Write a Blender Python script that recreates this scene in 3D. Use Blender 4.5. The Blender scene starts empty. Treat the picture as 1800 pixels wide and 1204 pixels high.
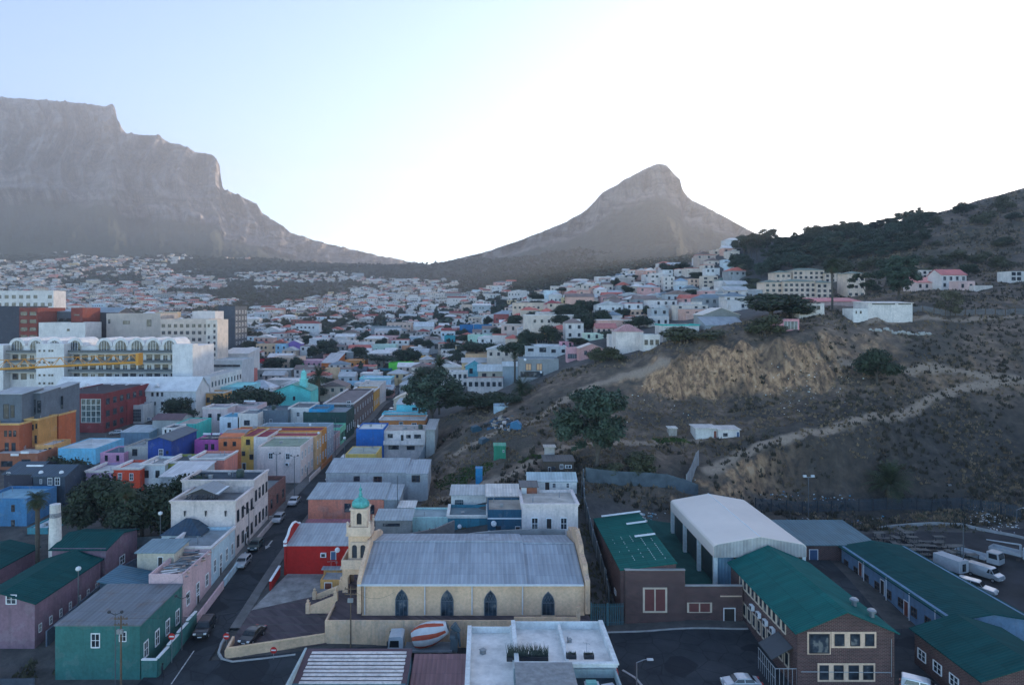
import bpy, bmesh, math, random
import numpy as np
from mathutils import Vector, Matrix
R = math.radians
random.seed(7)
S = bpy.context.scene
COL = S.collection

# ------------------------------------------------------------------ camera, sky, sun, exposure
F, PX, PY = 1200.0, 850.0, 540.0          # focal length and principal point of the photograph, in its pixels
cam_d = bpy.data.cameras.new('camera')
cam_d.sensor_width = 36.0
cam_d.lens = 24.0
cam_d.shift_x = 50.0 / 1800.0
cam_d.shift_y = -62.0 / 1800.0
cam_d.clip_start = 1.0
cam_d.clip_end = 30000.0
cam = bpy.data.objects.new('camera', cam_d)
COL.objects.link(cam)
cam.location = (0, 0, 0)
cam.rotation_euler = (R(90), 0, 0)
S.camera = cam

SUN_AZ, SUN_EL = R(40), R(7.6)            # to the right of the view, low behind the hill
world = bpy.data.worlds.new('World')
S.world = world
world.use_nodes = True
wn = world.node_tree
bg = wn.nodes['Background']
sky = wn.nodes.new('ShaderNodeTexSky')
sky.sky_type = 'NISHITA'
sky.sun_disc = False
sky.sun_elevation = SUN_EL
sky.sun_rotation = SUN_AZ
sky.altitude = 100.0
sky.air_density = 0.55
sky.dust_density = 0.25
sky.ozone_density = 1.5
wn.links.new(sky.outputs[0], bg.inputs[0])
bg.inputs[1].default_value = 0.15

sun_d = bpy.data.lights.new('sun', 'SUN')
sun_d.energy = 2.6
sun_d.angle = R(0.6)
sun_d.color = (1.0, 0.83, 0.62)
sun = bpy.data.objects.new('sun', sun_d)
COL.objects.link(sun)
sv = Vector((math.sin(SUN_AZ) * math.cos(SUN_EL), math.cos(SUN_AZ) * math.cos(SUN_EL), math.sin(SUN_EL)))
sun.rotation_euler = (-sv).to_track_quat('-Z', 'Y').to_euler()
sun.location = sv * 500

S.view_settings.view_transform = 'Standard'
S.view_settings.look = 'None'
S.view_settings.gamma = 1.0
S.view_settings.exposure = 2.12
S.render.engine = 'CYCLES'
S.cycles.max_bounces = 5
S.cycles.diffuse_bounces = 2
S.cycles.glossy_bounces = 2
S.cycles.transmission_bounces = 2
S.cycles.volume_bounces = 0
S.cycles.transparent_max_bounces = 4
S.cycles.use_denoising = True

# ------------------------------------------------------------------ helpers
def at(px, py, Y):
    """the point at depth Y that the photograph shows at pixel (px, py)"""
    return Vector(((px - PX) * Y / F, Y, (PY - py) * Y / F))

def link(o, parent=None):
    COL.objects.link(o)
    if parent is not None:
        o.parent = parent
    return o

def tag(o, label=None, cat=None, group=None, kind=None):
    if label: o['label'] = label
    if cat: o['category'] = cat
    if group: o['group'] = group
    if kind: o['kind'] = kind
    return o

def thing(name, label, cat, loc=(0, 0, 0), rz=0.0, group=None):
    o = bpy.data.objects.new(name, None)
    o.empty_display_size = 0.3
    o.location = loc
    o.rotation_euler = (0, 0, rz)
    link(o)
    return tag(o, label, cat, group)

class MB:
    """collects faces with material slots; build() links ONE mesh object"""
    def __init__(s):
        s.v, s.f, s.m = [], [], []
    def add(s, vs, fs, mi=0):
        b = len(s.v)
        s.v += [tuple(v) for v in vs]
        s.f += [tuple(i + b for i in f) for f in fs]
        s.m += [mi] * len(fs)
        return s
    def box(s, x0, x1, y0, y1, z0, z1, mi=0, top=None):
        s.add([(x0, y0, z0), (x1, y0, z0), (x1, y1, z0), (x0, y1, z0), (x0, y0, z1), (x1, y0, z1), (x1, y1, z1), (x0, y1, z1)],
              [(0, 1, 5, 4), (1, 2, 6, 5), (2, 3, 7, 6), (3, 0, 4, 7), (3, 2, 1, 0)], mi)
        s.add([(x0, y0, z1), (x1, y0, z1), (x1, y1, z1), (x0, y1, z1)], [(0, 1, 2, 3)], mi if top is None else top)
        return s
    def quad(s, a, b, c, d, mi=0):
        return s.add([a, b, c, d], [(0, 1, 2, 3)], mi)
    def tube(s, p, q, r0, r1=None, n=6, mi=0, cap=True):
        p, q = Vector(p), Vector(q)
        r1 = r0 if r1 is None else r1
        d = (q - p)
        if d.length < 1e-6: return s
        d.normalize()
        a = d.orthogonal().normalized(); b = d.cross(a)
        vs = []
        for c, r in ((p, r0), (q, r1)):
            for k in range(n):
                t = 2 * math.pi * k / n
                vs.append(c + a * (r * math.cos(t)) + b * (r * math.sin(t)))
        fs = [(k, (k + 1) % n, n + (k + 1) % n, n + k) for k in range(n)]
        if cap:
            fs += [tuple(range(n - 1, -1, -1)), tuple(range(n, 2 * n))]
        return s.add(vs, fs, mi)
    def lathe(s, c, prof, n=16, mi=0, axis=None):
        """profile of (radius, height) round an upright axis at c"""
        c = Vector(c)
        vs = []
        for r, h in prof:
            for k in range(n):
                t = 2 * math.pi * k / n
                vs.append((c.x + r * math.cos(t), c.y + r * math.sin(t), c.z + h))
        fs = []
        for j in range(len(prof) - 1):
            for k in range(n):
                fs.append((j * n + k, j * n + (k + 1) % n, (j + 1) * n + (k + 1) % n, (j + 1) * n + k))
        fs.append(tuple(range(n - 1, -1, -1)))
        fs.append(tuple((len(prof) - 1) * n + k for k in range(n)))
        return s.add(vs, fs, mi)
    def prism(s, poly, y0, y1, mi=0, axis='y'):
        """polygon of (a, z) pulled along y (or x) from y0 to y1"""
        n = len(poly)
        if axis == 'y':
            vs = [(a, y0, z) for a, z in poly] + [(a, y1, z) for a, z in poly]
        else:
            vs = [(y0, a, z) for a, z in poly] + [(y1, a, z) for a, z in poly]
        fs = [tuple(range(n)), tuple(range(2 * n - 1, n - 1, -1))]
        fs += [(k, n + k, n + (k + 1) % n, (k + 1) % n) for k in range(n)]
        return s.add(vs, fs, mi)
    def mesh(s, name, mats):
        me = bpy.data.meshes.new(name)
        me.from_pydata(s.v, [], s.f)
        for m in (mats if isinstance(mats, (list, tuple)) else [mats]):
            me.materials.append(m)
        me.polygons.foreach_set('material_index', s.m)
        bm = bmesh.new(); bm.from_mesh(me)
        bmesh.ops.recalc_face_normals(bm, faces=bm.faces)
        bm.to_mesh(me); bm.free()
        return me
    def build(s, name, mats, parent=None, smooth=False):
        me = s.mesh(name, mats)
        if smooth:
            me.polygons.foreach_set('use_smooth', [True] * len(me.polygons))
        return link(bpy.data.objects.new(name, me), parent)

# ------------------------------------------------------------------ materials
MATS = {}
def nodes_of(m):
    m.use_nodes = True
    nt = m.node_tree
    return nt, nt.nodes, nt.links, nt.nodes['Principled BSDF']

def hexc(c):
    """sRGB byte triple -> linear"""
    return tuple(((v / 255.0 / 12.92) if v / 255.0 <= 0.04045 else ((v / 255.0 + 0.055) / 1.055) ** 2.4) for v in c)

def shade(c, k):
    return tuple(min(1.0, v * k) for v in c)

def ramp(ns, ls, fac, stops):
    r = ns.new('ShaderNodeValToRGB')
    e = r.color_ramp.elements
    e[0].position, e[0].color = stops[0][0], (*stops[0][1], 1)
    e[1].position, e[1].color = stops[-1][0], (*stops[-1][1], 1)
    for p, c in stops[1:-1]:
        q = e.new(p); q.color = (*c, 1)
    ls.new(fac, r.inputs[0])
    return r.outputs[0]

def noise(ns, ls, vec, scale, detail=4, rough=0.55, stretch=None):
    if stretch:
        mp = ns.new('ShaderNodeMapping'); mp.inputs['Scale'].default_value = stretch
        ls.new(vec, mp.inputs[0]); vec = mp.outputs[0]
    n = ns.new('ShaderNodeTexNoise')
    n.inputs['Scale'].default_value = scale; n.inputs['Detail'].default_value = detail
    n.inputs['Roughness'].default_value = rough
    ls.new(vec, n.inputs['Vector'])
    return n.outputs[0]

def mix(ns, ls, fac, a, b, mode='MIX'):
    m = ns.new('ShaderNodeMix'); m.data_type = 'RGBA'; m.blend_type = mode
    for sock, v in ((m.inputs[0], fac), (m.inputs[6], a), (m.inputs[7], b)):
        if hasattr(v, 'links'): ls.new(v, sock)
        elif isinstance(v, (int, float)): sock.default_value = v
        else: sock.default_value = (*v[:3], 1)
    return m.outputs[2]

def bump(ns, ls, b, height, strength=0.3, dist=0.05):
    bp = ns.new('ShaderNodeBump')
    bp.inputs['Strength'].default_value = strength; bp.inputs['Distance'].default_value = dist
    ls.new(height, bp.inputs['Height']); ls.new(bp.outputs[0], b.inputs['Normal'])

def pos(ns):
    return ns.new('ShaderNodeNewGeometry').outputs['Position']

def plaster(c, rough=0.85, dirt=0.5):
    """painted render with weather stains; c in linear"""
    key = ('plaster', tuple(round(v, 3) for v in c), dirt)
    if key in MATS: return MATS[key]
    m = bpy.data.materials.new('painted_plaster')
    nt, ns, ls, b = nodes_of(m)
    P = pos(ns)
    n1 = noise(ns, ls, P, 0.35, 5)
    n2 = noise(ns, ls, P, 1.0, 5, 0.6, (1.6, 1.6, 0.22))
    n3 = noise(ns, ls, P, 5.0, 3)
    base = ramp(ns, ls, n1, [(0.3, shade(c, 0.80)), (0.7, shade(c, 1.06))])
    g = tuple(0.6 * v + 0.4 * sum(c) / 3 for v in c)
    st = ramp(ns, ls, n2, [(0.50, (0, 0, 0)), (0.72, (dirt, dirt, dirt))])
    col = mix(ns, ls, st, base, shade(g, 0.5))
    n4 = noise(ns, ls, P, 0.55, 3, 0.5)
    pt = ramp(ns, ls, n4, [(0.60, (0, 0, 0)), (0.63, (dirt * 0.35,) * 3)])
    col = mix(ns, ls, pt, col, tuple(0.5 * v + 0.5 * 0.42 for v in g))
    n5 = noise(ns, ls, P, 2.6, 5, 0.7)
    col = mix(ns, ls, 1.0, col, ramp(ns, ls, n5, [(0.3, (0.80, 0.80, 0.80)), (0.6, (1.04, 1.04, 1.04))]), 'MULTIPLY')
    ls.new(col, b.inputs['Base Color'])
    b.inputs['Roughness'].default_value = rough
    b.inputs['Specular IOR Level'].default_value = 0.25
    bump(ns, ls, b, n3, 0.25, 0.03)
    MATS[key] = m
    return m

def sheet_roof(c, axis='y', pitch=0.5, rust=0.15, rough=0.55, spec=0.35):
    """corrugated or ribbed sheet; ribs run along axis"""
    key = ('sheet', tuple(round(v, 3) for v in c), axis, pitch, rust)
    if key in MATS: return MATS[key]
    m = bpy.data.materials.new('sheet_metal_roof')
    nt, ns, ls, b = nodes_of(m)
    P = pos(ns)
    sep = ns.new('ShaderNodeSeparateXYZ'); ls.new(P, sep.inputs[0])
    v = sep.outputs[0] if axis == 'y' else sep.outputs[1]
    mu = ns.new('ShaderNodeMath'); mu.operation = 'MULTIPLY'; mu.inputs[1].default_value = 2 * math.pi / pitch
    ls.new(v, mu.inputs[0])
    si = ns.new('ShaderNodeMath'); si.operation = 'SINE'; ls.new(mu.outputs[0], si.inputs[0])
    st = (1.2, 0.12, 1) if axis == 'y' else (0.12, 1.2, 1)
    n1 = noise(ns, ls, P, 0.8, 4, 0.6, st)
    n2 = noise(ns, ls, P, 0.4, 5, 0.6)
    base = ramp(ns, ls, n1, [(0.32, shade(c, 0.84)), (0.68, shade(c, 1.07))])
    rf = ramp(ns, ls, n2, [(0.56, (0, 0, 0)), (0.74, (rust, rust, rust))])
    col = mix(ns, ls, rf, base, (0.16, 0.085, 0.05))
    rl = ramp(ns, ls, si.outputs[0], [(0.0, (0.86, 0.86, 0.86)), (1.0, (1, 1, 1))])
    col = mix(ns, ls, 1.0, col, rl, 'MULTIPLY')
    v2 = sep.outputs[1] if axis == 'y' else sep.outputs[0]
    fr = ns.new('ShaderNodeMath'); fr.operation = 'PINGPONG'; fr.inputs[1].default_value = 1.3; ls.new(v2, fr.inputs[0])
    lap = ramp(ns, ls, fr.outputs[0], [(0.0, (0.72, 0.72, 0.74)), (0.07, (1, 1, 1))])
    col = mix(ns, ls, 1.0, col, lap, 'MULTIPLY')
    ws = ns.new('ShaderNodeTexWhiteNoise'); ws.noise_dimensions = '2D'
    cbv = ns.new('ShaderNodeCombineXYZ')
    for src, k_, div in ((v, 0, 0.9), (v2, 1, 2.6)):
        dv = ns.new('ShaderNodeMath'); dv.operation = 'DIVIDE'; dv.inputs[1].default_value = div; ls.new(src, dv.inputs[0])
        fl = ns.new('ShaderNodeMath'); fl.operation = 'FLOOR'; ls.new(dv.outputs[0], fl.inputs[0]); ls.new(fl.outputs[0], cbv.inputs[k_])
    ls.new(cbv.outputs[0], ws.inputs['Vector'])
    col = mix(ns, ls, 1.0, col, ramp(ns, ls, ws.outputs[0], [(0.0, (0.86, 0.86, 0.86)), (1.0, (1.05, 1.05, 1.05))]), 'MULTIPLY')
    ls.new(col, b.inputs['Base Color'])
    b.inputs['Roughness'].default_value = rough
    b.inputs['Specular IOR Level'].default_value = spec
    bump(ns, ls, b, si.outputs[0], 0.5, 0.04)
    MATS[key] = m
    return m

def blotch(c, name='weathered_surface', scale=0.5, k0=0.7, k1=1.15, rough=0.9, bs=0.3, fine=6.0):
    key = ('blotch', tuple(round(v, 3) for v in c), scale, k0, k1)
    if key in MATS: return MATS[key]
    m = bpy.data.materials.new(name)
    nt, ns, ls, b = nodes_of(m)
    P = pos(ns)
    n1 = noise(ns, ls, P, scale, 6, 0.65)
    n3 = noise(ns, ls, P, fine, 3)
    ls.new(ramp(ns, ls, n1, [(0.3, shade(c, k0)), (0.7, shade(c, k1))]), b.inputs['Base Color'])
    b.inputs['Roughness'].default_value = rough
    b.inputs['Specular IOR Level'].default_value = 0.2
    bump(ns, ls, b, n3, bs, 0.03)
    MATS[key] = m
    return m

def plain(c, rough=0.6, metal=0.0, spec=0.4, name='paint', coat=0.0):
    key = ('plain', tuple(round(v, 3) for v in c), rough, metal, coat)
    if key in MATS: return MATS[key]
    m = bpy.data.materials.new(name)
    nt, ns, ls, b = nodes_of(m)
    P = pos(ns)
    n1 = noise(ns, ls, P, 1.7, 3)
    ls.new(ramp(ns, ls, n1, [(0.3, shade(c, 0.86)), (0.7, shade(c, 1.05))]), b.inputs['Base Color'])
    b.inputs['Roughness'].default_value = rough
    b.inputs['Metallic'].default_value = metal
    b.inputs['Specular IOR Level'].default_value = spec
    b.inputs['Coat Weight'].default_value = coat
    MATS[key] = m
    return m

def brick_mat(c, mortar=(0.25, 0.22, 0.2), sc=1.0):
    key = ('brick', tuple(round(v, 3) for v in c), sc)
    if key in MATS: return MATS[key]
    m = bpy.data.materials.new('face_brick')
    nt, ns, ls, b = nodes_of(m)
    P = pos(ns)
    sep = ns.new('ShaderNodeSeparateXYZ'); ls.new(P, sep.inputs[0])
    ad = ns.new('ShaderNodeMath'); ad.operation = 'ADD'
    ls.new(sep.outputs[0], ad.inputs[0]); ls.new(sep.outputs[1], ad.inputs[1])
    cb = ns.new('ShaderNodeCombineXYZ'); ls.new(ad.outputs[0], cb.inputs[0]); ls.new(sep.outputs[2], cb.inputs[1])
    br = ns.new('ShaderNodeTexBrick'); ls.new(cb.outputs[0], br.inputs['Vector'])
    br.inputs['Color1'].default_value = (*c, 1); br.inputs['Color2'].default_value = (*shade(c, 0.55), 1)
    br.inputs['Mortar'].default_value = (*mortar, 1)
    br.inputs['Scale'].default_value = 1.0 * sc; br.inputs['Brick Width'].default_value = 0.46
    br.inputs['Row Height'].default_value = 0.16; br.inputs['Mortar Size'].default_value = 0.012
    n1 = noise(ns, ls, P, 0.5, 5)
    col = mix(ns, ls, 1.0, br.outputs[0], ramp(ns, ls, n1, [(0.3, (0.72, 0.72, 0.75)), (0.7, (1.1, 1.08, 1.05))]), 'MULTIPLY')
    ls.new(col, b.inputs['Base Color'])
    b.inputs['Roughness'].default_value = 0.9
    bump(ns, ls, b, br.outputs[1], 0.3, -0.02)
    MATS[key] = m
    return m

def asphalt_mat():
    m = bpy.data.materials.new('patched_asphalt')
    nt, ns, ls, b = nodes_of(m)
    P = pos(ns)
    n1 = noise(ns, ls, P, 0.22, 6, 0.65); n2 = noise(ns, ls, P, 0.16, 2, 0.4); n3 = noise(ns, ls, P, 9.0, 3)
    base = ramp(ns, ls, n1, [(0.3, (0.020, 0.025, 0.031)), (0.7, (0.052, 0.058, 0.066))])
    base = mix(ns, ls, ramp(ns, ls, n2, [(0.56, (0, 0, 0)), (0.575, (0.75, 0.75, 0.75))]), base, (0.016, 0.019, 0.024))
    vo = ns.new('ShaderNodeTexVoronoi'); vo.feature = 'DISTANCE_TO_EDGE'; vo.inputs['Scale'].default_value = 0.35; ls.new(P, vo.inputs['Vector'])
    base = mix(ns, ls, ramp(ns, ls, vo.outputs[0], [(0.0, (0.7, 0.7, 0.7)), (0.03, (0, 0, 0))]), base, (0.012, 0.014, 0.018))
    ls.new(base, b.inputs['Base Color'])
    b.inputs['Roughness'].default_value = 0.9; b.inputs['Specular IOR Level'].default_value = 0.2
    bump(ns, ls, b, n3, 0.4, 0.03)
    return m

def leaf_mat(c, name='foliage', k0=0.55, k1=1.5, sc=0.5):
    key = ('leaf', tuple(round(v, 3) for v in c), sc)
    if key in MATS: return MATS[key]
    m = bpy.data.materials.new(name)
    nt, ns, ls, b = nodes_of(m)
    P = pos(ns)
    n1 = noise(ns, ls, P, sc, 3)
    n2 = noise(ns, ls, P, 6.0, 2)
    a = ramp(ns, ls, n1, [(0.3, shade(c, k0)), (0.7, shade(c, k1))])
    col = mix(ns, ls, 1.0, a, ramp(ns, ls, n2, [(0.3, (0.7, 0.7, 0.7)), (0.7, (1.25, 1.25, 1.1))]), 'MULTIPLY')
    ls.new(col, b.inputs['Base Color'])
    b.inputs['Roughness'].default_value = 0.7
    b.inputs['Specular IOR Level'].default_value = 0.25
    MATS[key] = m
    return m

GLASS = None
def glass_mat(c=(0.025, 0.032, 0.042)):
    key = ('glass', c)
    if key in MATS: return MATS[key]
    m = bpy.data.materials.new('window_glass')
    nt, ns, ls, b = nodes_of(m)
    P = pos(ns)
    n1 = noise(ns, ls, P, 0.9, 2)
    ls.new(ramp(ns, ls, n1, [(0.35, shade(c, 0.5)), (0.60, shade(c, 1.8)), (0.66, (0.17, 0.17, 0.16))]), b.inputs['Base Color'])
    b.inputs['Roughness'].default_value = 0.12
    b.inputs['Specular IOR Level'].default_value = 0.5
    MATS[key] = m
    return m

WHITE = (0.78, 0.78, 0.78)
M_WHITE = plain(WHITE, 0.6, name='white_paint')
M_DARK = plain((0.03, 0.033, 0.04), 0.6, name='dark_paint')
M_GLASS = glass_mat()
M_TYRE = plain((0.018, 0.018, 0.02), 0.85, name='rubber')
M_STEEL = plain((0.32, 0.34, 0.36), 0.45, 0.6, name='galvanised_steel')
M_POLE = plain((0.10, 0.11, 0.12), 0.6, name='pole_paint')
M_WOOD = blotch((0.16, 0.11, 0.075), 'old_timber', 2.0)
M_CONC = blotch((0.33, 0.33, 0.32), 'concrete', 0.5)
M_BARK = blotch((0.10, 0.085, 0.07), 'bark', 3.0)

# ------------------------------------------------------------------ the lie of the land
CP = []                                    # (X, Y, Z) points the ground passes through
def cp(px, py, Y): CP.append(tuple(at(px, py, Y)))
def cz(X, Y, Z): CP.append((X, Y, Z))
# the town floor on the left, along the street
for X in (-140, -100, -75, -55, -41, -33, -20):
    for Y, Z in ((62, -45.2), (74, -44.9), (84, -44.6), (95, -43.6), (106, -42.4), (116, -41.6), (128, -41.0), (142, -40.6), (160, -40.3), (185, -40.3), (215, -40.4), (250, -40.6), (300, -40.6)):
        if X > -30 and Y > 120: continue
        cz(X, Y, Z)
# cross street and the ground right of it
for X in (-5, 10, 22, 35, 50, 66, 85, 120):
    for Y, Z in ((62, -45.0), (74, -44.9), (84, -44.8), (92, -44.7)): cz(X, Y, Z)
for X, Y, Z in ((-12, 100, -43.2), (0, 104, -42.2), (12, 106, -41.3), (-12, 112, -41.2), (0, 114, -39), (10, 115.5, -38.2), (-14, 122, -40), (-22, 130, -40.2),
                (0, 126, -36.6), (10, 130, -35.4), (-10, 128, -38.6), (17.5, 96, -44.3), (17.2, 110, -40.5), (17, 120, -37.8), (19, 128, -36.2),
                (30, 100, -43), (30, 112, -42), (30, 124, -42), (44, 103, -42.4), (44, 124, -42), (58, 100, -43.6), (58, 114, -42.8), (70, 90, -44), (80, 100, -43.2),
                (70, 115, -42.3), (90, 115, -42.3), (105, 110, -42.2), (60, 127, -42), (80, 128, -41.9), (100, 126, -41.5), (60, 135, -42), (80, 136, -42), (95, 134, -41.8), (115, 128, -40.5), (140, 120, -40), (46, 134, -41.8)):
    cz(X, Y, Z)
# the quarry: floor, banks, cliffs
for a in ((760, 880, 143), (756, 800, 178), (740, 745, 205), (800, 880, 141), (850, 845, 141), (900, 835, 141), (960, 830, 139), (1020, 835, 138), (800, 800, 162), (850, 800, 154), (900, 805, 150), (960, 790, 150),
          (1040, 815, 142), (1100, 830, 139), (1170, 840, 138), (820, 760, 172), (870, 755, 168), (905, 752, 166), (950, 752, 164), (1000, 770, 156), (800, 735, 192), (850, 722, 196), (890, 708, 198), (930, 722, 178),
          (960, 715, 179), (985, 698, 182), (1020, 680, 186), (1060, 672, 187), (1100, 665, 188),
          (1000, 735, 168), (1060, 745, 164), (1100, 735, 167), (1150, 770, 158), (1210, 768, 158), (1265, 765, 158), (1310, 768, 157), (1150, 725, 172), (1220, 715, 174), (1300, 710, 174),
          (1380, 700, 175), (1450, 690, 176),
          (1000, 645, 203), (1060, 628, 206), (1110, 618, 208), (1130, 625, 197), (1080, 648, 194), (1040, 662, 192), (1090, 690, 184), (1140, 695, 182.5), (1200, 702, 181), (1260, 700, 180.5), (1320, 692, 180),
          (1160, 622, 190), (1200, 614, 188), (1250, 606, 187.5), (1300, 600, 187), (1360, 598, 186), (1410, 598, 184.5), (1380, 680, 179), (1440, 665, 178),
          (1200, 600, 196), (1250, 592, 195), (1300, 588, 194), (1360, 584, 193), (1410, 580, 192),
          (1200, 842, 140), (1240, 826, 143), (1300, 800, 147.5), (1350, 783, 149.5), (1420, 766, 151.5), (1480, 752, 153.5), (1540, 746, 155),
          (1280, 868, 140), (1340, 862, 144), (1400, 860, 145.5), (1460, 858, 146), (1540, 866, 145), (1620, 868, 143), (1690, 850, 145), (1760, 840, 146), (1850, 830, 147),
          (1550, 806, 150.5), (1650, 780, 156), (1750, 760, 158), (1850, 750, 158),
          (1500, 690, 173), (1540, 672, 175), (1600, 700, 170), (1660, 690, 172), (1740, 672, 175), (1790, 662, 176), (1870, 650, 178),
          (1480, 610, 186), (1550, 600, 189), (1620, 622, 184), (1700, 640, 180), (1790, 640, 180), (1600, 585, 194), (1700, 592, 193), (1790, 588, 195), (1880, 580, 197),
          (1450, 580, 190), (1540, 565, 197), (1620, 560, 200), (1700, 555, 206), (1790, 552, 208), (1890, 545, 212),
          (1640, 520, 250), (1700, 515, 255), (1790, 503, 262), (1890, 490, 270), (1550, 530, 235), (1450, 545, 215), (1400, 552, 210),
          (1720, 470, 330), (1790, 440, 350), (1890, 400, 380), (1620, 470, 335), (1500, 529, 300), (1420, 530, 300), (1340, 540, 250), (1300, 550, 240), (1270, 570, 215),
          (1380, 514, 338), (1300, 490, 400), (1450, 478, 380), (1540, 455, 390), (1650, 420, 400), (1740, 395, 410),
          (1310, 422, 490), (1380, 418, 485), (1450, 412, 480), (1520, 405, 475), (1600, 390, 465), (1700, 364, 458), (1795, 341, 450), (1880, 316, 445), (2000, 290, 440)):
    cp(*a)
# behind that skyline the hill goes on, unseen, raised to block the low sun
for a in ((1310, 450, 620), (1450, 440, 620), (1600, 415, 620), (1800, 362, 620), (2000, 285, 640), (1350, 446, 900), (1500, 434, 900), (1700, 395, 900), (1900, 320, 900), (1350, 440, 1250), (1500, 428, 1250), (1700, 390, 1250), (1900, 320, 1250), (2200, 250, 700), (2200, 250, 1200), (2200, 300, 420), (2200, 325, 250), (2200, 480, 160), (2200, 740, 110), (2900, 380, 160), (2900, 150, 250), (2900, 230, 450), (2900, 600, 110), (2900, 240, 1200), (2500, 950, 75), (2900, 900, 75), (2200, 280, 2600), (1900, 380, 2600), (1700, 430, 2600), (1500, 450, 2600), (1300, 450, 2600), (1500, 445, 1800), (1700, 415, 1800), (1350, 450, 1800)):
    cp(*a)
# the town beyond, rising to the saddle
for _p in (-150, 100, 300, 450, 600, 680, 752, 850, 1000): cp(_p, 500, 3050)
for _p in (600, 680, 752, 820): cp(_p, 474, 2750)
for a in ((912, 668, 214), (985, 645, 222), (1050, 630, 226), (1130, 612, 234), (1180, 598, 232), (900, 640, 290), (960, 600, 300), (1020, 600, 280), (1060, 580, 320), (1000, 560, 360), (1100, 560, 345), (1200, 556, 330), (930, 560, 420), (1000, 545, 420), (1100, 535, 430), (1200, 525, 430), (1280, 520, 400), (950, 525, 520), (1050, 505, 560), (1150, 490, 580), (1250, 478, 600), (1200, 470, 800), (1100, 480, 800), (1000, 490, 850), (900, 500, 1000),
          (760, 690, 300), (800, 685, 268), (860, 685, 262), (900, 682, 240), (780, 655, 350), (850, 640, 340), (720, 690, 318), (705, 665, 360), (700, 640, 400), (800, 615, 430), (870, 600, 450), (800, 590, 540), (870, 575, 600),
          (600, 690, 325), (500, 700, 300), (400, 715, 275), (300, 740, 245), (200, 770, 214), (100, 800, 190), (0, 820, 175), (-150, 800, 180),
          (600, 650, 385), (500, 655, 375), (430, 660, 370), (350, 690, 320), (100, 735, 245), (0, 735, 245), (-150, 730, 250), (600, 620, 440), (500, 625, 430), (420, 630, 420), (250, 660, 350), (100, 665, 340), (-150, 665, 340),
          (750, 592, 560), (600, 595, 540), (450, 595, 540), (300, 605, 500), (100, 605, 500), (-150, 605, 500), (750, 560, 780), (600, 562, 760), (450, 562, 760), (300, 562, 760), (100, 560, 780), (-150, 560, 780),
          (800, 535, 1050), (650, 535, 1050), (500, 537, 1050), (300, 532, 1080), (100, 530, 1100), (-150, 530, 1100), (750, 510, 1450), (600, 510, 1450), (450, 508, 1450), (300, 505, 1450), (100, 500, 1500), (-150, 500, 1500), (850, 500, 1350),
          (800, 490, 1900), (650, 488, 1900), (450, 482, 1900), (300, 478, 1900), (100, 468, 1900), (-150, 468, 1900), (752, 472, 2600), (650, 468, 2500), (450, 455, 2400), (300, 450, 2300), (100, 448, 2300), (-150, 448, 2300), (850, 455, 2500),
          (1000, 440, 2000), (1100, 440, 2000), (1200, 435, 2000), (1000, 470, 1300), (1150, 460, 1300), (1250, 450, 1300)):
    cp(*a)

CPA = np.array(CP)
def uv(X, Y):
    X = np.asarray(X, float); Y = np.asarray(Y, float)
    return np.stack([X / Y * 1.6, np.log(Y) * 1.3], -1)
_q = uv(CPA[:, 0], CPA[:, 1])
_s = CPA[:, 2] / CPA[:, 1]                 # slope against the camera height: even in perspective
def _ker(A, B):
    d = np.sqrt(((A[:, None, :] - B[None, :, :]) ** 2).sum(-1))
    return d
_n = len(_q)
_K = _ker(_q, _q) - 0.0008 * np.eye(_n)
_P = np.c_[np.ones(_n), _q]
_A = np.block([[_K, _P], [_P.T, np.zeros((3, 3))]])
_w = np.linalg.solve(_A, np.r_[_s, np.zeros(3)])
def ground0(X, Y):
    X = np.atleast_1d(np.asarray(X, float)); Y = np.atleast_1d(np.asarray(Y, float))
    out = np.empty(X.shape)
    q = uv(X, Y)
    for i in range(0, len(X), 20000):
        a = q[i:i + 20000]
        out[i:i + 20000] = _ker(a, _q) @ _w[:_n] + _w[_n] + a @ _w[_n + 1:]
    return out * Y

# value noise on arrays
_rng = np.random.RandomState(3)
_tab = _rng.rand(256, 256)
def vnoise(x, y):
    xi = np.floor(x).astype(int); yi = np.floor(y).astype(int)
    fx = x - xi; fy = y - yi
    fx = fx * fx * (3 - 2 * fx); fy = fy * fy * (3 - 2 * fy)
    g = lambda i, j: _tab[i % 256, j % 256]
    return (g(xi, yi) * (1 - fx) * (1 - fy) + g(xi + 1, yi) * fx * (1 - fy) + g(xi, yi + 1) * (1 - fx) * fy + g(xi + 1, yi + 1) * fx * fy) * 2 - 1
def fbm(x, y, o=4, lac=2.1, gain=0.5):
    s = 0; a = 1.0; t = 0
    for k in range(o):
        s = s + a * vnoise(x + 17.3 * k, y + 9.1 * k); t += a
        x = x * lac; y = y * lac; a *= gain
    return s / t
def smooth(a, b, x):
    t = np.clip((np.asarray(x, float) - a) / (b - a), 0, 1)
    return t * t * (3 - 2 * t)

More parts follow.
